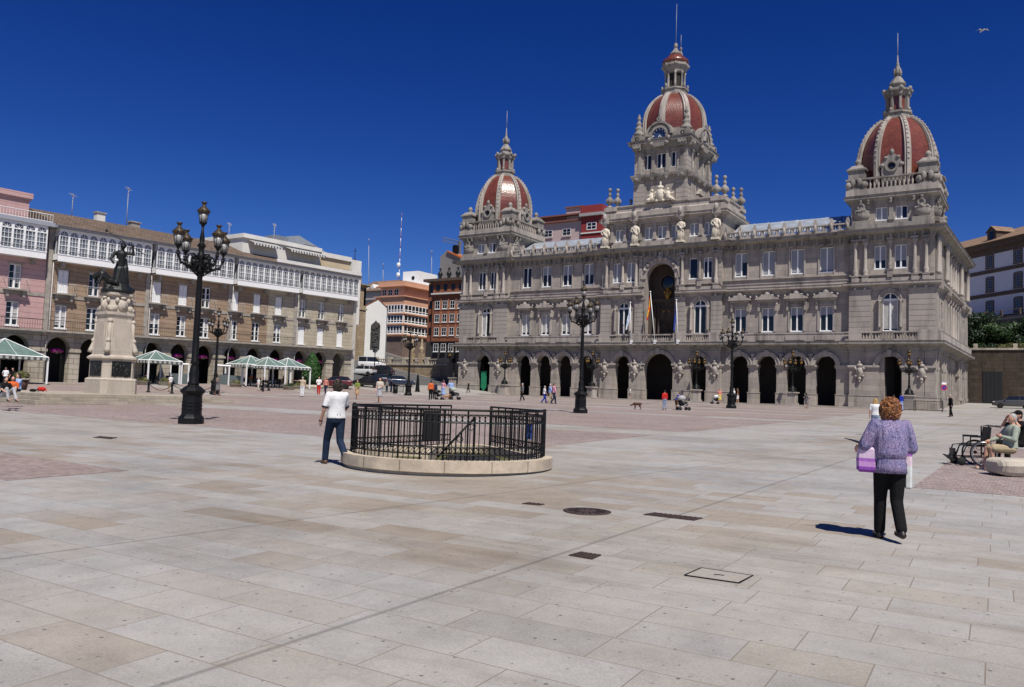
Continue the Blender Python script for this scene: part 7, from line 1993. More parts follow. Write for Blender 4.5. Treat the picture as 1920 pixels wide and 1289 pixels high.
# --- people further off
ppl = [
 (1641, 817, 748, 'long blonde haired woman in white top half hidden behind the ginger haired woman', -20, dict(top='white', bottom='palejeans', hair='blond', hairlong=1.2, vox=.02, stride=.2)),
 (1783, 782, 740, 'elderly man in black standing beside the round road sign', 75, dict(top='black', bottom='black', hair='grey', sleeve='long', stride=.35, bulk=1.12, lean=.08)),
 (1607, 763, 733, 'person in salmon top with a dark bag walking left under the right arcade', -85, dict(top='salmon', bottom='jeans', hair='dark', stride=.9)),
 (1512, 766, 737, 'dark haired woman in grey dress walking past the third pedestal lamp', -70, dict(top='grey', bottom='grey', legs='skirt', hair='dark', hairlong=.6, stride=.7)),
 (1246, 769, 732, 'person in bright red jacket and pale jeans walking a brown dog', 10, dict(top='red', bottom='palejeans', hair='dark', sleeve='long', stride=.3)),
 (1268, 769, 739, 'person in royal blue top bending over the grey pram', -60, dict(top='royal', bottom='brown', legs='short', hair='brown', lean=.55, arms=('push', 'push'), stride=.2)),
 (1349, 758, 729, 'woman in salmon top and yellow skirt beside a white pushchair', 170, dict(top='salmon', bottom='yellow', legs='skirt', hair='brown', stride=.3)),
 (1376, 757, 729, 'person in white and blue behind the right wing street lamp', 60, dict(top='white', bottom='navy', hair='grey', stride=.3)),
 (1383, 757, 728, 'person in dark red top and white shorts beside the right wing street lamp', 60, dict(top='brown', bottom='white', legs='short', hair='dark', stride=.3)),
 (1181, 749, 727, 'person in white top standing by the pier left of the great arch', 90, dict(top='white', bottom='grey', legs='short', hair='brown', stride=.3)),
 (1038, 758, 719, 'man in pale pink shirt and navy trousers walking right', -75, dict(top='pink', bottom='navy', hair='brown', sleeve='long', stride=.8)),
 (1031, 757, 720, 'man in light blue shirt and khaki trousers walking right with the pink shirted man', -75, dict(top='lightblue', bottom='khaki', hair='grey', sleeve='long', stride=.9)),
 (1020, 757, 724, 'woman in white top and blue jeans carrying a cream handbag', -75, dict(top='white', bottom='royal', hair='grey', stride=.9, lean=.05)),
 (979, 752, 719, 'man in grey suit jacket walking left of the white topped woman', 88, dict(top='grey', bottom='black', hair='grey', sleeve='long', stride=.6)),
 (878, 737, 716, 'man in black suit walking near the green banner', 80, dict(top='black', bottom='black', hair='grey', sleeve='long', stride=.8)),
 (807, 750, 714, 'person in bright orange red shirt with a black bag beside the pedestal lamp', 10, dict(top='orange', bottom='black', hair='black', sleeve='long', stride=.25)),
 (814, 749, 716, 'person in dark coat just right of the orange red shirted person', 0, dict(top='navy', bottom='black', hair='brown', sleeve='long', stride=.25)),
 (830, 750, 712, 'woman in pink top with pale tunic walking behind a pushchair', -50, dict(top='pink', bottom='lightblue', legs='skirt', hair='brown', hairlong=.5, stride=.4, arms=('push', 'push'))),
 (845, 748, 713, 'man in sky blue shirt holding a phone to his ear by the dark wall', 180, dict(top='lightblue', bottom='black', hair='brown', arms=('phone', None), sleeve='long', stride=.2)),
 (711, 756, 708, 'woman in white dress carrying clothes over her arm, walking towards the viewer', 175, dict(top='offwhite', bottom='lightgrey', legs='skirt', hair='brown', arms=(None, 'front'), stride=.6)),
 (669, 749, 713, 'woman in green cardigan and tan skirt walking near the white shirted man', 178, dict(top='green', bottom='tan', legs='skirt', hair='brown', stride=.6, arms=('front', 'front'))),
 (733, 736, 711, 'dark clothed man pointing right beside the parked cars', -95, dict(top='navy', bottom='navy', hair='dark', arms=('point', None), stride=.2, sleeve='long')),
 (725, 736, 714, 'person with bare arms standing left of the pointing man', 180, dict(top='grey', bottom='jeans', hair='brown', stride=.2)),
 (597, 741, 706, 'woman in white top and bright red trousers near the conical tree', -170, dict(top='white', bottom='red', hair='dark', stride=.3, arms=('front', 'front'))),
 (610, 741, 708, 'woman in dark denim with long brown hair near the conical tree', 160, dict(top='salmon', bottom='navy', hair='brown', hairlong=.8, sleeve='none', stride=.7)),
 (566, 745, 707, 'man in beige shirt and white trousers standing with one arm out', 10, dict(top='beige', bottom='white', hair='grey', stride=.12, arms=(None, 'point'), bulk=1.12)),
 (484, 733, 709, 'person in white shirt and cream trousers beside a black pushchair', 150, dict(top='white', bottom='offwhite', hair='grey', stride=.3)),
 (493, 735, 708, 'person in dark clothes pushing a black pushchair by the canopies', 120, dict(top='black', bottom='black', hair='dark', stride=.3, arms=('push', 'push'), sleeve='long')),
 (407, 742, 703, 'dark haired woman in grey dress walking behind the smaller lamp', -110, dict(top='grey', bottom='grey', legs='skirt', hair='dark', skin=SKINB, sleeve='none', stride=.6, arms=('front', None))),
 (319, 735, 703, 'person in white shirt walking between statue and tall lamp', 60, dict(top='white', bottom='khaki', hair='grey', stride=.5)),
 (1690, 771, 738, 'person in royal blue clothes standing left of the corner lamp', 20, dict(top='royal', bottom='lightblue', hair='dark', sleeve='long', stride=.3)),
 (1676, 772, 741, 'person with a big blue backpack standing in front of the corner arch', 5, dict(top='jeans', bottom='jeans', hair='brown', stride=.2)),
]
PP_ = {}
for px, py, yt, l, a, kw in ppl:
    kw.setdefault('vox', .024)
    PP_[px] = stand(px, py, yt, l, a, **kw)
# ------------------------------------------------------------------ glass canopies and terrace furniture by the houses
CGLASS = mat('pale_green_canopy_glass', (0.13, 0.20, 0.18), .2, .3, 2.0)
VAL1 = mat('valance_white', (.42, .43, .40), .8); VAL2 = mat('valance_dark', (.09, .10, .09), .8)
def canopy(p, w, h, hp, label, rz=R(90)):
    o = thing('glass_canopy', label, 'canopy', p, rz, 'glass pyramid canopies of the terraces')
    k = w / 2
    b = MB(); b.add([(-k, -k, h), (k, -k, h), (k, k, h), (-k, k, h), (0, 0, h + hp)], [(0, 1, 4), (1, 2, 4), (2, 3, 4), (3, 0, 4)]); b.obj('glass_roof', CGLASS, o)
    b = MB()
    for x, y in ((-k, -k), (k, -k), (k, k), (-k, k)): b.bar((x, y, h), (0, 0, h + hp), .035)
    for x, y, X, Y in ((-k, -k, k, -k), (k, -k, k, k), (k, k, -k, k), (-k, k, -k, -k)): b.bar((x, y, h), (X, Y, h), .06); b.bar(((x + X) / 2, (y + Y) / 2, h), (0, 0, h + hp), .015)
    b.obj('roof_frame', WHITE, o)
    for x, y in ((-k, -k), (k, -k), (k, k), (-k, k)): b = MB(); b.box(x - .06, x + .06, y - .06, y + .06, 0, h); b.obj('post', WHITE, o)
    b = MB(); n = int(w / .25)
    for i in range(n):
        b.m = i % 2
        a, e = -k + i * w / n, -k + (i + 1) * w / n
        for y in (-k - .07, k + .07): b.box(a, e, y - .012, y + .012, h - .28, h - .05)
        for x in (-k - .07, k + .07): b.box(x - .012, x + .012, a, e, h - .28, h - .05)
    b.obj('valance', [VAL1, VAL2], o)
    return o
cps = [(466, 724, 3.6, 'left glass canopy of the group of three beside the conical tree'), (499, 727, 3.6, 'middle glass canopy of the group of three beside the conical tree'), (537, 727.5, 3.6, 'right glass canopy of the group, next to the conical tree'),
       (288, 720, 3.7, 'single glass canopy behind the pale statue pedestal'), (262, 716, 3.2, 'glass canopy mostly hidden by the pale statue pedestal'), (3, 718, 5.0, 'glass canopy cut by the left edge of the picture')]
CPOS = []
for px, py, w, l in cps:
    p = gnd(px, py); CPOS.append(p); canopy(p, w, 2.35, 1.05 if w < 4 else 1.5, l)
for (a, ya), (e, ye), l in (((404, 721), (452, 724), 'white framed glass screen left of the canopy group'), ((318, 720), (352, 721), 'white framed glass screen left of the tall lamp')):
    A, E = gnd(a, ya), gnd(e, ye); o = thing('terrace_screen', l, 'screen', A); d = E - A
    b = MB()
    for t in (0, .5, 1): q = d * t; b.cbox((q.x, q.y, q.z - .05), (.12, .12, 2.2))
    b.bar((0, 0, 2.1), (d.x, d.y, d.z + 2.1), .1); b.obj('frame', WHITE, o)
    b = MB(); n = Vector((-d.y, d.x, 0)).normalized() * .01; b.add([n, d + n, d + n + Vector((0, 0, 1.1)), n + Vector((0, 0, 1.1)), -n, d - n, d - n + Vector((0, 0, 1.1)), -n + Vector((0, 0, 1.1))], [(0, 1, 2, 3), (7, 6, 5, 4), (3, 2, 6, 7)]); b.obj('glass', mat('grey_screen', (.10, .12, .12), .2), o)
random.seed(21)
CH = mat('dark_wicker', (.02, .018, .017), .6, .2); TT = mat('steel_table', (.35, .35, .36), .3, .05, metal=.6)
ch0 = thing('terrace_chair', 'dark terrace chair under the glass canopies', 'chair', (0, 0, 0), 0, 'dark terrace chairs')
b = MB(); b.box(-.22, .22, -.22, .22, .42, .46); b.obj('seat', CH, ch0)
b = MB(); b.box(-.22, .22, .19, .23, .47, .9); b.obj('backrest', CH, ch0)
for x in (-.19, .19):
    for y in (-.19, .19): b = MB(); b.bar((x, y, 0), (x, y, .42), .02); b.obj('leg', TT, ch0)
tb0 = thing('terrace_table', 'small round terrace table under the glass canopies', 'table', (0, 0, 0), 0, 'round terrace tables')
b = MB(); b.lathe([(.35, .72), (.35, .75)], 14); b.obj('table_top', TT, tb0)
b = MB(); b.lathe([(.22, 0), (.03, .03), (.03, .72)], 10); b.obj('stem', TT, tb0)
first = True
WHERE = ['under the canopy nearest the smaller lamp', 'under the middle canopy of the group', 'under the canopy next to the conical tree', 'under the single canopy behind the statue pedestal', 'under the canopy by the pink house']
for ci, p in enumerate(CPOS[:4] + [CPOS[5]]):
    for dx, dy in ((-.8, -.7), (.8, .6)):
        q = p + Vector((dx, dy, 0)); q.z = G(q.x, q.y)
        LT, LC = 'small round terrace table ' + WHERE[ci], 'dark terrace chair ' + WHERE[ci]
        if first: tb0.location = q; tb0['label'] = LT
        else: copy_tree(tb0, q, None, LT)
        for a in range(3):
            t = a * 2.1 + random.random(); c = q + Vector((.62 * math.cos(t), .62 * math.sin(t), 0)); c.z = G(c.x, c.y)
            if first: ch0.location = c; ch0.rotation_euler.z = t - PI / 2; ch0['label'] = LC; first = False
            else: copy_tree(ch0, c, t - PI / 2, LC)
for px, py, yt, l, a, kw in ((470, 724, 706, 'seated person in orange top under the left glass canopy', 170, dict(top='orange', bottom='navy', hair='dark')), (531, 726, 706, 'seated person in red top under the right glass canopy', 120, dict(top='red', bottom='navy', hair='brown')), (276, 719, 701, 'seated person in dark clothes under the single glass canopy', 150, dict(top='black', bottom='black', hair='dark')), (512, 725, 706, 'seated person in dark clothes at the middle canopy', 200, dict(top='navy', bottom='black', hair='grey'))):
    person(l, gnd(px, py), a, 1.68, sit=.45, arms=('knee', 'front'), vox=.026, **kw)
def planter(p, label, m, r=.55, box=False, seed=1):
    o = thing('planter', label, 'planter', p)
    b = MB(); b.lathe([(r * .7, -.05), (r, .3), (r * 1.05, .34), (r * .9, .34), (r * .85, .28), (0, .28)], 16); b.obj('bowl', PIER, o)
    b = MB(); leaves(b, [(0, 0, .45, r * .85, .3), (r * .4, 0, .5, r * .4, .25)], 420, .07, random.Random(seed)); b.obj('foliage', m, o)
for i, (px, py, l, m) in enumerate(((268, 722, 'low bowl planter with brownish plants left of the single canopy', LF4), (442, 726, 'low bowl planter left of the canopy group', LF4), (541, 731, 'bowl planter at the right end of the canopy group', LF2), (556, 730, 'low planter between canopy group and conical tree', LF4), (309, 723, 'bowl planter right of the single canopy', LF4))): planter(gnd(px, py), l, m, .7, seed=i)
p = gnd(38, 735); o = thing('planter', 'tall dark planter with pale rim behind the sitting people', 'planter', p)
b = MB(); b.lathe([(.38, 0), (.55, .9)], 14); b.obj('pot', mat('rusty_pot', (.05, .025, .018), .7, .2), o); b = MB(); b.lathe([(.6, .9), (.62, 1.02), (.5, 1.04), (0, 1.0)], 14); b.obj('rim', PIER, o); b = MB(); leaves(b, [(0, 0, 1.25, .55, .35)], 420, .07, random.Random(77)); b.obj('foliage', LF4, o)
# bollards and chain by the monument
prev = None
for i, (px, py, l) in enumerate(((278, 736, 'iron bollard nearest the statue pedestal'), (322, 738.5, 'iron bollard between the statue pedestal and the tall lamp'), (400.5, 741, 'iron bollard beside the foot of the smaller lamp'))):
    p = gnd(px, py); o = thing('bollard', l, 'bollard', p, 0, 'chained iron bollards')
    b = MB(); b.lathe([(.17, -.05), (.17, .08), (.1, .14), (.085, .75), (.12, .8), (.12, .86), (.06, .9), (.1, .98), (.06, 1.05), (0, 1.07)], 10); b.obj('post', IRON, o)
    if prev is not None:
        c = thing('chain', 'drooping chain between iron bollards, ' + ('left span' if i == 1 else 'right span behind the tall lamp'), 'chain', prev); d = p - prev
        b = MB(); pts = [Vector((d.x * t, d.y * t, d.z * t + .8 - 2.2 * t * (1 - t))) for t in [k / 14 for k in range(15)]]; b.tube(pts, .028, 5); b.obj('links', IRON, c)
    prev = p
# ------------------------------------------------------------------ cars
TYRE = mat('tyre_rubber', (.012, .012, .012), .8, .1); RIMM = mat('alloy_rim', (.40, .41, .42), .3, 0, metal=.8); CARG = mat('car_glass', (.012, .015, .018), .05, 0, spec=.6); LAMPR = mat('tail_light', (.30, .01, .01), .3, 0); LAMPW = mat('head_light', (.6, .6, .6), .15, 0); BLKP = mat('black_trim', (.012, .012, .012), .6, 0); PLATE = mat('number_plate', (.6, .6, .58), .5, 0)
def car(p, ang, label, paint, L=4.1, W=1.74, H=1.46, van=False, hatch_open=False):
    hd = Matrix.Rotation(R(ang), 3, 'Z') @ fwd_h
    o = thing('parked_car', label, 'van' if van else 'car', p, math.atan2(hd.y, hd.x))
    pm = mat('paint_' + '_'.join(str(int(c * 1000)) for c in paint), paint, .3, .03, 2.0, spec=.5, coat=.6)
    # local x forward; stations with half width, sill, waist, roof
    f, r = L / 2, -L / 2
    if van: st = [(r, .86, .38, 1.02, 1.02), (r + .08, .98, .30, 1.05, H), (r + 1.6, 1, .25, 1.05, H), (f - 1.75, 1, .25, 1.05, H), (f - 1.05, .98, .25, 1.02, 1.03), (f - .1, .92, .28, .82, .82), (f, .82, .38, .62, .62)]
    else: st = [(r, .84, .42, .88, .88), (r + .12, .93, .32, .94, 1.0), (r + .55, .97, .25, .95, H - .06), (r + 1.35, 1, .22, .94, H), (f - 1.75, 1, .22, .93, H - .05), (f - 1.05, .98, .22, .93, .95), (f - .2, .92, .26, .80, .80), (f, .80, .38, .58, .58)]
    def shell(stn, lo, hi, inset, m, nm):
        b = MB(); vs = []
        for x, w, a, c, d in stn:
            hw = W / 2 * w
            if nm == 'body': vs.append([(x, -hw * .94, a), (x, -hw, a + .18), (x, -hw, c - .12), (x, -hw * .95, c), (x, hw * .95, c), (x, hw, c - .12), (x, hw, a + .18), (x, hw * .94, a)])
            else: vs.append([(x, -hw * .945, c - .01), (x, -hw * (.945 - .2 * max(0, d - c)), max(c, d - .05)), (x, -hw * (.88 - .2 * max(0, d - c)), d), (x, hw * (.88 - .2 * max(0, d - c)), d), (x, hw * (.945 - .2 * max(0, d - c)), max(c, d - .05)), (x, hw * .945, c - .01)])
        k = len(vs[0]); fl = [v for q in vs for v in q]; fs = []
        for j in range(len(vs) - 1):
            for i in range(k): fs.append((j * k + i, (j + 1) * k + i, (j + 1) * k + (i + 1) % k, j * k + (i + 1) % k))
        fs.append(list(range(k))); fs.append([(len(vs) - 1) * k + i for i in range(k)][::-1])
        b.add(fl, fs, True); x = b.obj(nm, m, o); q = x.modifiers.new('bevel', 'BEVEL'); q.width = .04; q.segments = 2; q.angle_limit = R(25); q.limit_method = 'ANGLE'
        return x
    shell(st, 0, 0, 0, pm, 'body')
    cab = [s_ for s_ in st if s_[4] > s_[3] + .005] ; i0 = st.index(cab[0]); cab = st[max(0, i0 - 1):st.index(cab[-1]) + 2]
    shell(cab, 0, 0, 0, CARG, 'windows')
    b = MB(); rs = [s_ for s_ in st if s_[4] > H - .12]
    for (x0, w0, _, _, d0), (x1, w1, _, _, d1) in zip(rs, rs[1:]):
        h0, h1 = W / 2 * (w0 * .80), W / 2 * (w1 * .80)
        b.add([(x0, -h0, d0 + .012), (x1, -h1, d1 + .012), (x1, h1, d1 + .012), (x0, h0, d0 + .012), (x0, -h0, d0 - .05), (x1, -h1, d1 - .05), (x1, h1, d1 - .05), (x0, h0, d0 - .05)], [(0, 1, 2, 3), (0, 4, 5, 1), (2, 6, 7, 3)])
    b.obj('roof', pm, o)
    b = MB()
    for s_ in (-1, 1):
        for x in ((rs[0][0] + rs[-1][0]) / 2, rs[0][0] + .02): y = s_ * W / 2 * .93; b.cut(); b.bar((x, y, .93), (x - .02, s_ * W / 2 * .83, H - .03), .04)
    b.obj('pillar', pm, o)
    for x in (f - .78, r + .75):
        for s_ in (-1, 1):
            b = MB(); b.M = Matrix.Translation((x, s_ * (W / 2 - .09), .31)) @ Matrix.Rotation(PI / 2, 4, 'X'); b.lathe([(.2, -.09), (.29, -.1), (.31, -.06), (.31, .06), (.29, .1), (.2, .09)], 20); wh_ = b.obj('wheel', TYRE, o)
            b = MB(); b.M = Matrix.Translation((x, s_ * (W / 2 - .09), .31)) @ Matrix.Rotation(PI / 2, 4, 'X'); b.lathe([(0, -.07), (.2, -.085), (.2, .085), (0, .07)], 14); b.obj('rim', RIMM, wh_)
    for s_ in (-1, 1):
        b = MB(); b.ball((f - .12, s_ * W * .36, .68), (.1, .2, .08), 8, 6); b.obj('headlight', LAMPW, o)
        b = MB(); b.ball((r + .06, s_ * W * .41, .82), (.06, .1, .15), 8, 6); b.obj('tail_light', LAMPR, o)
        b = MB(); b.ball((f - 1.25, s_ * (W / 2 + .06), 1.0), (.07, .1, .07), 8, 6); b.obj('mirror', pm, o)
    b = MB(); b.box(r - .02, r + .02, -.26, .26, .52, .63); b.obj('number_plate', PLATE, o)
    b = MB(); b.box(f - .04, f + .01, -W * .4, W * .4, .3, .46); b.box(r - .01, r + .04, -W * .42, W * .42, .32, .48); b.obj('bumper', BLKP, o)
    if hatch_open:
        b = MB(); b.slab([(-.05, -.6), (.75, -.6), (.75, .6), (-.05, .6)], -.03, .03); t = b.obj('tailgate', pm, o); t.location = (r + .5, 0, H - .02); t.rotation_euler = (0, R(28), PI)
    return o
def gc(px, py): return gnd(px, py)
car(gc(690, 726), 75, 'black hatchback parked at the foot of the rising street', (.010, .010, .011))
car(gc(750, 724.5), -78, 'dark blue car parked facing right below the retaining wall', (.012, .020, .045))
car(gc(722, 721.5), -80, 'dark grey blue car behind the dark blue one', (.02, .03, .055))
car(gc(712, 706), 80, 'dark off road car parked further up the street', (.012, .014, .02), L=4.4, H=1.7)
car(gc(697, 691), -80, 'white van parked at the top of the rising street', (.60, .60, .60), L=4.6, H=1.9, van=True)
car(gc(679, 704), 75, 'white car mostly hidden behind the end of the houses', (.55, .56, .56))
car(gc(628, 728), 95, 'dark red car mostly hidden behind the white shirted man', (.10, .008, .008))
car(gc(1899, 766), 62, 'grey car with its tailgate open at the right edge', (.06, .058, .055), hatch_open=True)
car(gc(1897, 760), 60, 'light blue car behind the grey car at the right edge', (.05, .16, .32))
# ------------------------------------------------------------------ small street furniture
def obelisk(px, py, label, h=1.25):
    p = gnd(px, py); o = thing('bollard', label, 'bollard', p, .6, 'pointed iron bollards')
    b = MB(); b.lathe([(.36, 0), (.36, .08), (.30, .1), (.14, h * .82), (.17, h * .84), (.05, h * 1.0), (0, h * 1.02)], 8, smooth=False); b.obj('post', IRON, o)
obelisk(782.5, 735, 'pointed dark bollard right of the lamp near the parked cars', 2.3); obelisk(1852, 771, 'pointed dark bollard standing alone in front of the grey gate', 1.75)
p = gnd(1831, 760); o = thing('traffic_cone', 'small orange traffic cone by the side of the town hall', 'traffic cone', p)
b = MB(); b.lathe([(.17, .03), (.03, .7)], 14); b.obj('cone', mat('cone_orange', (.62, .10, .02), .6), o); b = MB(); b.box(-.22, .22, -.22, .22, 0, .035); b.obj('base', mat('cone_orange', (.62, .10, .02)), o)
p = gnd(1769.5, 772); o = thing('road_sign', 'round blue and red no parking sign on a pole beside the town hall corner', 'road sign', p, YAW)
b = MB(); b.tube([(0, 0, 0), (0, 0, 2.75)], .035, 8); b.obj('pole', PIPE, o)
b = MB(); b.ring(0, 2.35, .001, .21, -.06, -.045, 0, 360, 28); b.obj('disc', mat('sign_blue', (.02, .04, .30), .4, 0), o)
b = MB(); b.ring(0, 2.35, .21, .29, -.065, -.04, 0, 360, 28); b.prism([(-.18, 2.5), (-.15, 2.53), (.18, 2.2), (.15, 2.17)], -.07, -.061); b.obj('red_ring', mat('sign_red', (.45, .02, .03), .4, 0), o)
b = MB(); b.box(-.22, .22, -.06, -.045, 2.66, 2.86); b.obj('top_plate', WHITE, o)
def fence(A, E, label, h=1.0):
    o = thing('iron_fence', label, 'fence', A); d = E - A; L = d.length
    b = MB()
    for z in (.12, h - .02): b.bar((0, 0, z), (d.x, d.y, d.z + z), .025)
    n = int(L / .13)
    for i in range(n + 1): q = d * (i / n); b.bar((q.x, q.y, q.z + .1), (q.x, q.y, q.z + h - .02), .012)
    b.obj('bars', IRON, o)
    for t in (0, 1): b = MB(); q = d * t; b.bar((q.x, q.y, q.z - .02), (q.x, q.y, q.z + h + .08), .04); b.obj('post', IRON, o)
fence(gnd(1717, 771), gnd(1767, 773), 'low black iron fence right of the corner pedestal lamp'); fence(gnd(1690, 771), gnd(1714, 771), 'short black iron fence left of the corner pedestal lamp')
fence(gnd(716, 737), gnd(756, 737), 'low black railing behind the woman in white', .85)
p = gnd(741, 738); o = thing('litter_bin', 'dark litter bin by the low railing near the parked cars', 'bin', p)
b = MB(); b.lathe([(.28, 0), (.3, .8), (.22, .8), (.2, .7), (0, .7)], 12); b.obj('bin_body', IRON, o); b = MB(); b.lathe([(.31, .78), (.32, .86), (.2, .86)], 12); b.obj('rim', IRON, o)
p = gnd(1491, 764) + Vector((.9, 1.2, .14)); o = thing('litter_bin', 'pale stone litter bin beside the pier right of the third pedestal lamp', 'bin', p)
b = MB(); b.cbox((0, 0, 0), (.5, .5, .85)); b.obj('bin_body', TRIM, o); b = MB(); b.cbox((0, 0, .85), (.6, .6, .12)); b.obj('lid', TRIM, o)
# pushchairs
def pram(p, ang, label, m, s=1.0):
    hd = Matrix.Rotation(R(ang), 3, 'Z') @ fwd_h
    o = thing('pushchair', label, 'pushchair', p, math.atan2(hd.y, hd.x), 'pushchairs on the square'); o.scale = (s, s, s)
    b = MB(); b.bar((-.3, -.22, .2), (.35, -.22, .55), .018); b.bar((-.3, .22, .2), (.35, .22, .55), .018); b.bar((.38, -.22, .15), (-.45, -.22, 1.02), .018); b.bar((.38, .22, .15), (-.45, .22, 1.02), .018); b.bar((-.45, -.24, 1.02), (-.45, .24, 1.02), .022); b.obj('frame', RIMM, o)
    for x in (-.32, .4):
        for y in (-.25, .25): b = MB(); b.M = Matrix.Translation((x, y, .14)) @ Matrix.Rotation(PI / 2, 4, 'X'); b.lathe([(0, -.02), (.13, -.025), (.14, 0), (.13, .025), (0, .02)], 14); b.obj('wheel', TYRE, o)
    b = MB(); b.caps((.3, 0, .5), (-.15, 0, .52), .15, .2); b.caps((-.15, 0, .5), (-.3, 0, .85), .18, .14); remesh(b.obj('seat', CL['black'], o), .03)
    b = MB(); b.ball((-.12, 0, .86), (.36, .27, .26), 14, 8); b.v = [(x, y, max(z, .80 + (x + .12) * .3)) for x, y, z in b.v]; b.obj('hood', m, o)
pram(gnd(1280, 770), -75, 'grey hooded pram next to the bending person in royal blue', CL['lightgrey'], 1.0); pram(gnd(852, 750), -70, 'pale green hooded pushchair right of the sky blue shirted man', CL['sage'], 1.05)
pram(gnd(823, 750), -60, 'pushchair between the orange red shirted person and the woman in pink', CL['black'], .8); pram(gnd(498, 733), 110, 'black pushchair in front of the canopy group', CL['black'], 1.0); pram(gnd(1341, 758), 60, 'white pushchair beside the woman in yellow skirt', CL['white'], .9)
# dogs
def dog(p, ang, label, m, s, down=False, m2=None):
    hd = Matrix.Rotation(R(ang), 3, 'Z') @ fwd_h; o = thing('dog', label, 'dog', p, math.atan2(hd.y, hd.x) + PI / 2)
    b = MB(); V = lambda x, y, z: (x * s, y * s, z * s)
    b.caps(V(0, -.22, .50), V(0, .02, .50), .155 * s, .13 * s); b.caps(V(0, .02, .50), V(0, .28, .53), .125 * s, .12 * s)
    hz, hy = (.40, -.58) if down else (.78, -.45)
    b.caps(V(0, -.27, .56), V(0, hy + .1, hz + .02), .105 * s, .075 * s); b.ball(V(0, hy, hz), (.075 * s, .1 * s, .08 * s), 9, 7); b.caps(V(0, hy - .06, hz - .03), V(0, hy - .15, hz - .06), .05 * s, .036 * s)
    for q in (-1, 1):
        b.caps(V(q * .065, hy + .03, hz + .06), V(q * .1, hy + .04, hz - .05), .03 * s, .018 * s)
        b.caps(V(q * .08, -.24, .45), V(q * .08, -.22, .26), .07 * s, .042 * s); b.caps(V(q * .08, -.22, .26), V(q * .08, -.24, .05), .036 * s, .028 * s); b.caps(V(q * .08, -.25, .035), V(q * .08, -.29, .03), .034 * s, .028 * s)
        b.caps(V(q * .08, .27, .48), V(q * .09, .2, .29), .095 * s, .055 * s); b.caps(V(q * .09, .2, .29), V(q * .09, .34, .2), .045 * s, .034 * s); b.caps(V(q * .09, .34, .2), V(q * .09, .31, .04), .03 * s, .027 * s); b.caps(V(q * .09, .31, .035), V(q * .09, .26, .03), .034 * s, .028 * s)
    b.caps(V(0, .38, .57), V(0, .56, .5), .03 * s, .018 * s); remesh(b.obj('body', m, o), .02, 1)
    return o
FUR = mat('brown_fur', (.10, .045, .022), .9, .5, 4.0, bmp=.03); FUR2 = mat('tan_fur', (.36, .17, .075), .9, .3, 6.0, bmp=.03)
dg = dog(gnd(1195, 768), 62, 'brown dog with its head down on a lead held by the red jacketed person', FUR, .80, True); dog(gnd(838, 750), -95, 'small tan dog between the pink topped woman and the green pushchair', FUR2, .62)
o = thing('dog_lead', 'thin lead from the red jacketed person to the brown dog', 'lead', dg.location + Vector((0, 0, .4)))
hp = PP_[1246][1] + Vector((-.25, 0, .62)) - o.location
b = MB(); b.tube([(0, 0, 0), tuple(hp * .5 - Vector((0, 0, .06))), tuple(hp)], .009, 4); b.obj('cord', CL['brown'], o)
# ------------------------------------------------------------------ wheelchair, bench and the seated men on the right
wc = gnd(1828, 873); hd = Matrix.Rotation(R(78), 3, 'Z') @ fwd_h
o = thing('wheelchair', 'empty black wheelchair with grey wheel rims beside the stone bench', 'wheelchair', wc, math.atan2(hd.y, hd.x))
STEEL = mat('bright_steel', (.5, .5, .5), .25, 0, metal=.9); VIN = mat('black_vinyl', (.010, .010, .011), .45, .2)
for y in (-.29, .29):
    M = Matrix.Translation((-.1, y, .305)) @ Matrix.Rotation(PI / 2, 4, 'X')
    b = MB(M); b.tube([(.295 * math.cos(i * PI / 16), .295 * math.sin(i * PI / 16), 0) for i in range(33)], .016, 6, True, False); w = b.obj('wheel', TYRE, o)
    b = MB(M); b.tube([(.272 * math.cos(i * PI / 16), .272 * math.sin(i * PI / 16), .03 if y < 0 else -.03) for i in range(33)], .014, 6, True, False); b.obj('rim', STEEL, w)
    b = MB(M); b.lathe([(.035, -.03), (.035, .03)], 10)
    for i in range(10): a = i * PI / 5; b.bar((.03 * math.cos(a), .03 * math.sin(a), 0), (.285 * math.cos(a), .285 * math.sin(a), 0), .004)
    b.obj('spokes', VIN, w)
    b = MB(Matrix.Translation((.38, y * .9, .10)) @ Matrix.Rotation(PI / 2, 4, 'X')); b.lathe([(0, -.015), (.09, -.02), (.1, 0), (.09, .02), (0, .015)], 14); b.obj('castor', TYRE, o)
    b = MB(); yy = y * .82
    b.tube([(-.22, yy, .2), (-.22, yy, .95), (-.36, yy, .97)], .017, 6); b.tube([(-.22, yy, .5), (.25, yy, .5), (.4, yy, .15)], .016, 6); b.tube([(.25, yy, .5), (.42, yy, .48), (.52, yy, .15)], .016, 6); b.tube([(-.22, yy, .22), (.38, yy, .2)], .015, 6); b.obj('frame', VIN, o)
    b = MB(); b.caps((-.38, yy, .97), (-.48, yy, .96), .024, .024, 8); b.obj('handgrip', VIN, o)
    b = MB(); b.cbox((.02, y * .88, .68), (.34, .06, .05)); b.bar((.18, y * .88, .5), (.18, y * .88, .68), .014); b.obj('armrest', VIN, o)
    b = MB(); b.M = Matrix.Translation((.56, y * .5, .16)) @ Matrix.Rotation(R(-38), 4, 'Y'); b.box(-.07, .11, -.09, .09, -.012, .012); b.obj('footrest', VIN, o)
b = MB(); b.cbox((.02, 0, .46), (.46, .46, .07)); b.obj('seat', VIN, o, bevel=.02)
b = MB(); b.M = Matrix.Translation((-.23, 0, .5)) @ Matrix.Rotation(R(-6), 4, 'Y'); b.box(-.025, .035, -.22, .22, 0, .44); b.obj('backrest', VIN, o, bevel=.015)
b = MB(); b.cbox((.5, 0, .2), (.05, .3, .2)); b.obj('calf_strap', VIN, o)
bp = gnd(1876, 895)
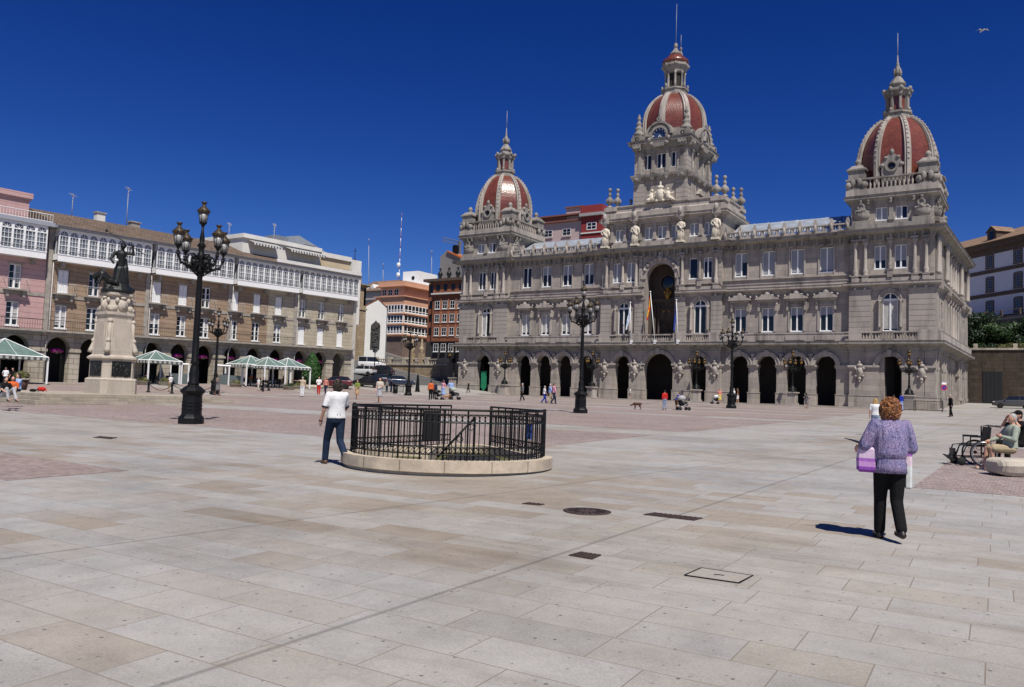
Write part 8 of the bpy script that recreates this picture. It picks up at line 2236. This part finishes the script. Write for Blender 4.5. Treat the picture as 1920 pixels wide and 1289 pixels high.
o = thing('stone_bench', 'rounded pale stone bench cut by the right edge of the picture', 'bench', bp, YAW + R(2))
b = MB(); b.s = False
prof = [(0, 0.02), (-.06, .1), (-.10, .24), (-.06, .34), (.0, .38), (.62, .38), (.68, .32), (.7, .18), (.62, .05), (.55, .02)]
def endcap(t): return [(x, y) for x, y in prof]
vs, fs = [], []
xs_ = [.0, .05, .14, .26, 1.0, 1.01, 2.4]; sc = [.55, .78, .92, 1.0, 1.0, 1.0, 1.0]
for x, q in zip(xs_, sc):
    for yy, z in prof: vs.append((x, .3 + (yy - .3) * q, .2 + (z - .2) * q if q < 1 else z))
k = len(prof)
for j in range(len(xs_) - 1):
    for i in range(k): fs.append((j * k + i, (j + 1) * k + i, (j + 1) * k + (i + 1) % k, j * k + (i + 1) % k))
fs.append(list(range(k))); b.add(vs, fs, False); b.obj('seat', MONS, o, bevel=.02)
b = MB(); b.box(.3, 2.3, .15, .5, -.05, .06); b.obj('base', mat('bench_recess_shade', (.05, .045, .04), .9), o)  # base coloured dark to stand for the recess shadow under the seat
def old_extra(o, s, up, V, A, hc, J): pass
sp = gnd(1893, 884)
person('white haired man in sage green jacket and tan shorts sitting by the empty wheelchair', sp, 80, 1.70, top='sage', bottom='khaki', legs='short', hair='grey', sleeve='long', sit=.42, arms=('knee', 'front'), vox=.014, fingers=True, bulk=1.1, lean=-.12, shoe=BOOTW, head_turn=10)
person('dark clothed man with a black cap shading his brow behind the sage jacketed man', gnd(1911, 872), 95, 1.72, top='black', bottom='black', hair='dark', sleeve='short', sit=.45, arms=('brow', 'brow'), vox=.014, fingers=True, cap='black')
# ------------------------------------------------------------------ group on the steps at the left edge, bags, far figures
def onplat(px, py, z): d = wdir(px, py); return CAM + d * ((z - CAM.z) / d.z)
q = onplat(22, 748, -.94)
person('long haired woman in orange top sitting on the steps by the left edge', q, -150, 1.62, top='orange', bottom='navy', legs='short', hair='black', hairlong=1.0, sit=.16, arms=('knee', 'front'), vox=.018)
q = onplat(8, 752, -1.0)
person('person in grey trousers sitting at the left edge in front of the orange top woman', q, -120, 1.66, top='black', bottom='lightgrey', hair='black', hairlong=1.0, sit=.16, arms=('knee', 'knee'), vox=.018)
q = onplat(33, 740, -.79)
person('dark haired woman in pale blue top sitting upright behind the orange top woman', q, 150, 1.6, top='lightblue', bottom='navy', hair='black', hairlong=.9, sit=.14, arms=('knee', 'knee'), vox=.02)
def softbag(p, label, m, r, nm):
    o = thing(nm, label, 'bag', p); rnd = random.Random(int(p.x * 7)); b = MB()
    for i in range(6): b.ball((rnd.uniform(-r[0], r[0]) * .6, rnd.uniform(-r[1], r[1]) * .6, r[2] * rnd.uniform(.55, .8)), (r[0] * .6, r[1] * .6, r[2] * .6), 9, 6)
    remesh(b.obj('bag_body', m, o), .03, 2); b = MB(); b.tube([(r[0] * .7, 0, .06), (r[0] * 1.2, .05, .2), (r[0] * 1.7, 0, .1), (r[0] * 1.9, 0, .03)], .025, 6); b.obj('strap', m, o)
softbag(onplat(79, 735, -.78), 'bright red bag lying on the platform left of the statue', CL['red'], (.26, .2, .22), 'backpack'); softbag(onplat(63, 736, -.78), 'black bag lying beside the red bag', CL['black'], (.26, .18, .14), 'backpack')
stand(9, 727, 689, 'man in white shirt standing under the canopy at the left edge', 178, top='white', bottom='jeans', hair='dark', skin=SKINB, arms=('hip', None), stride=.1, vox=.024)
stand(22, 727, 690, 'man in black tee shirt standing right of the white shirted man', 176, top='black', bottom='jeans', hair='dark', arms=(None, 'hip'), stride=.1, vox=.024)
tp = ROW @ Vector((-65.6, .2, 14.52))
person('person in red top standing on the terrace of the pink house', tp, -120, 1.7, top='red', bottom='navy', hair='dark', arms=('front', None), stride=.1)
# gull
gp = at(1842, 58, 60); o = thing('gull', 'white gull flying high at the upper right', 'bird', gp, YAW)
b = MB(); b.caps((0, -.16, 0), (0, .18, .02), .06, .03); b.ball((0, -.22, .02), (.04, .06, .04), 8, 6); b.caps((0, .18, .02), (0, .28, .02), .03, .045)
for s_ in (-1, 1):
    b.add([(s_ * .03, -.08, .03), (s_ * .26, -.14, .13), (s_ * .56, .02, .04 if s_ > 0 else -.10), (s_ * .26, .04, .12), (s_ * .03, .08, .03), (s_ * .03, -.08, .015), (s_ * .26, -.14, .115), (s_ * .26, .04, .105), (s_ * .03, .08, .015)], [(0, 1, 3, 4), (1, 2, 3), (8, 7, 6, 5), (7, 2, 6)])
b.obj('body', mat('gull_white', (.62, .62, .6), .8), o)
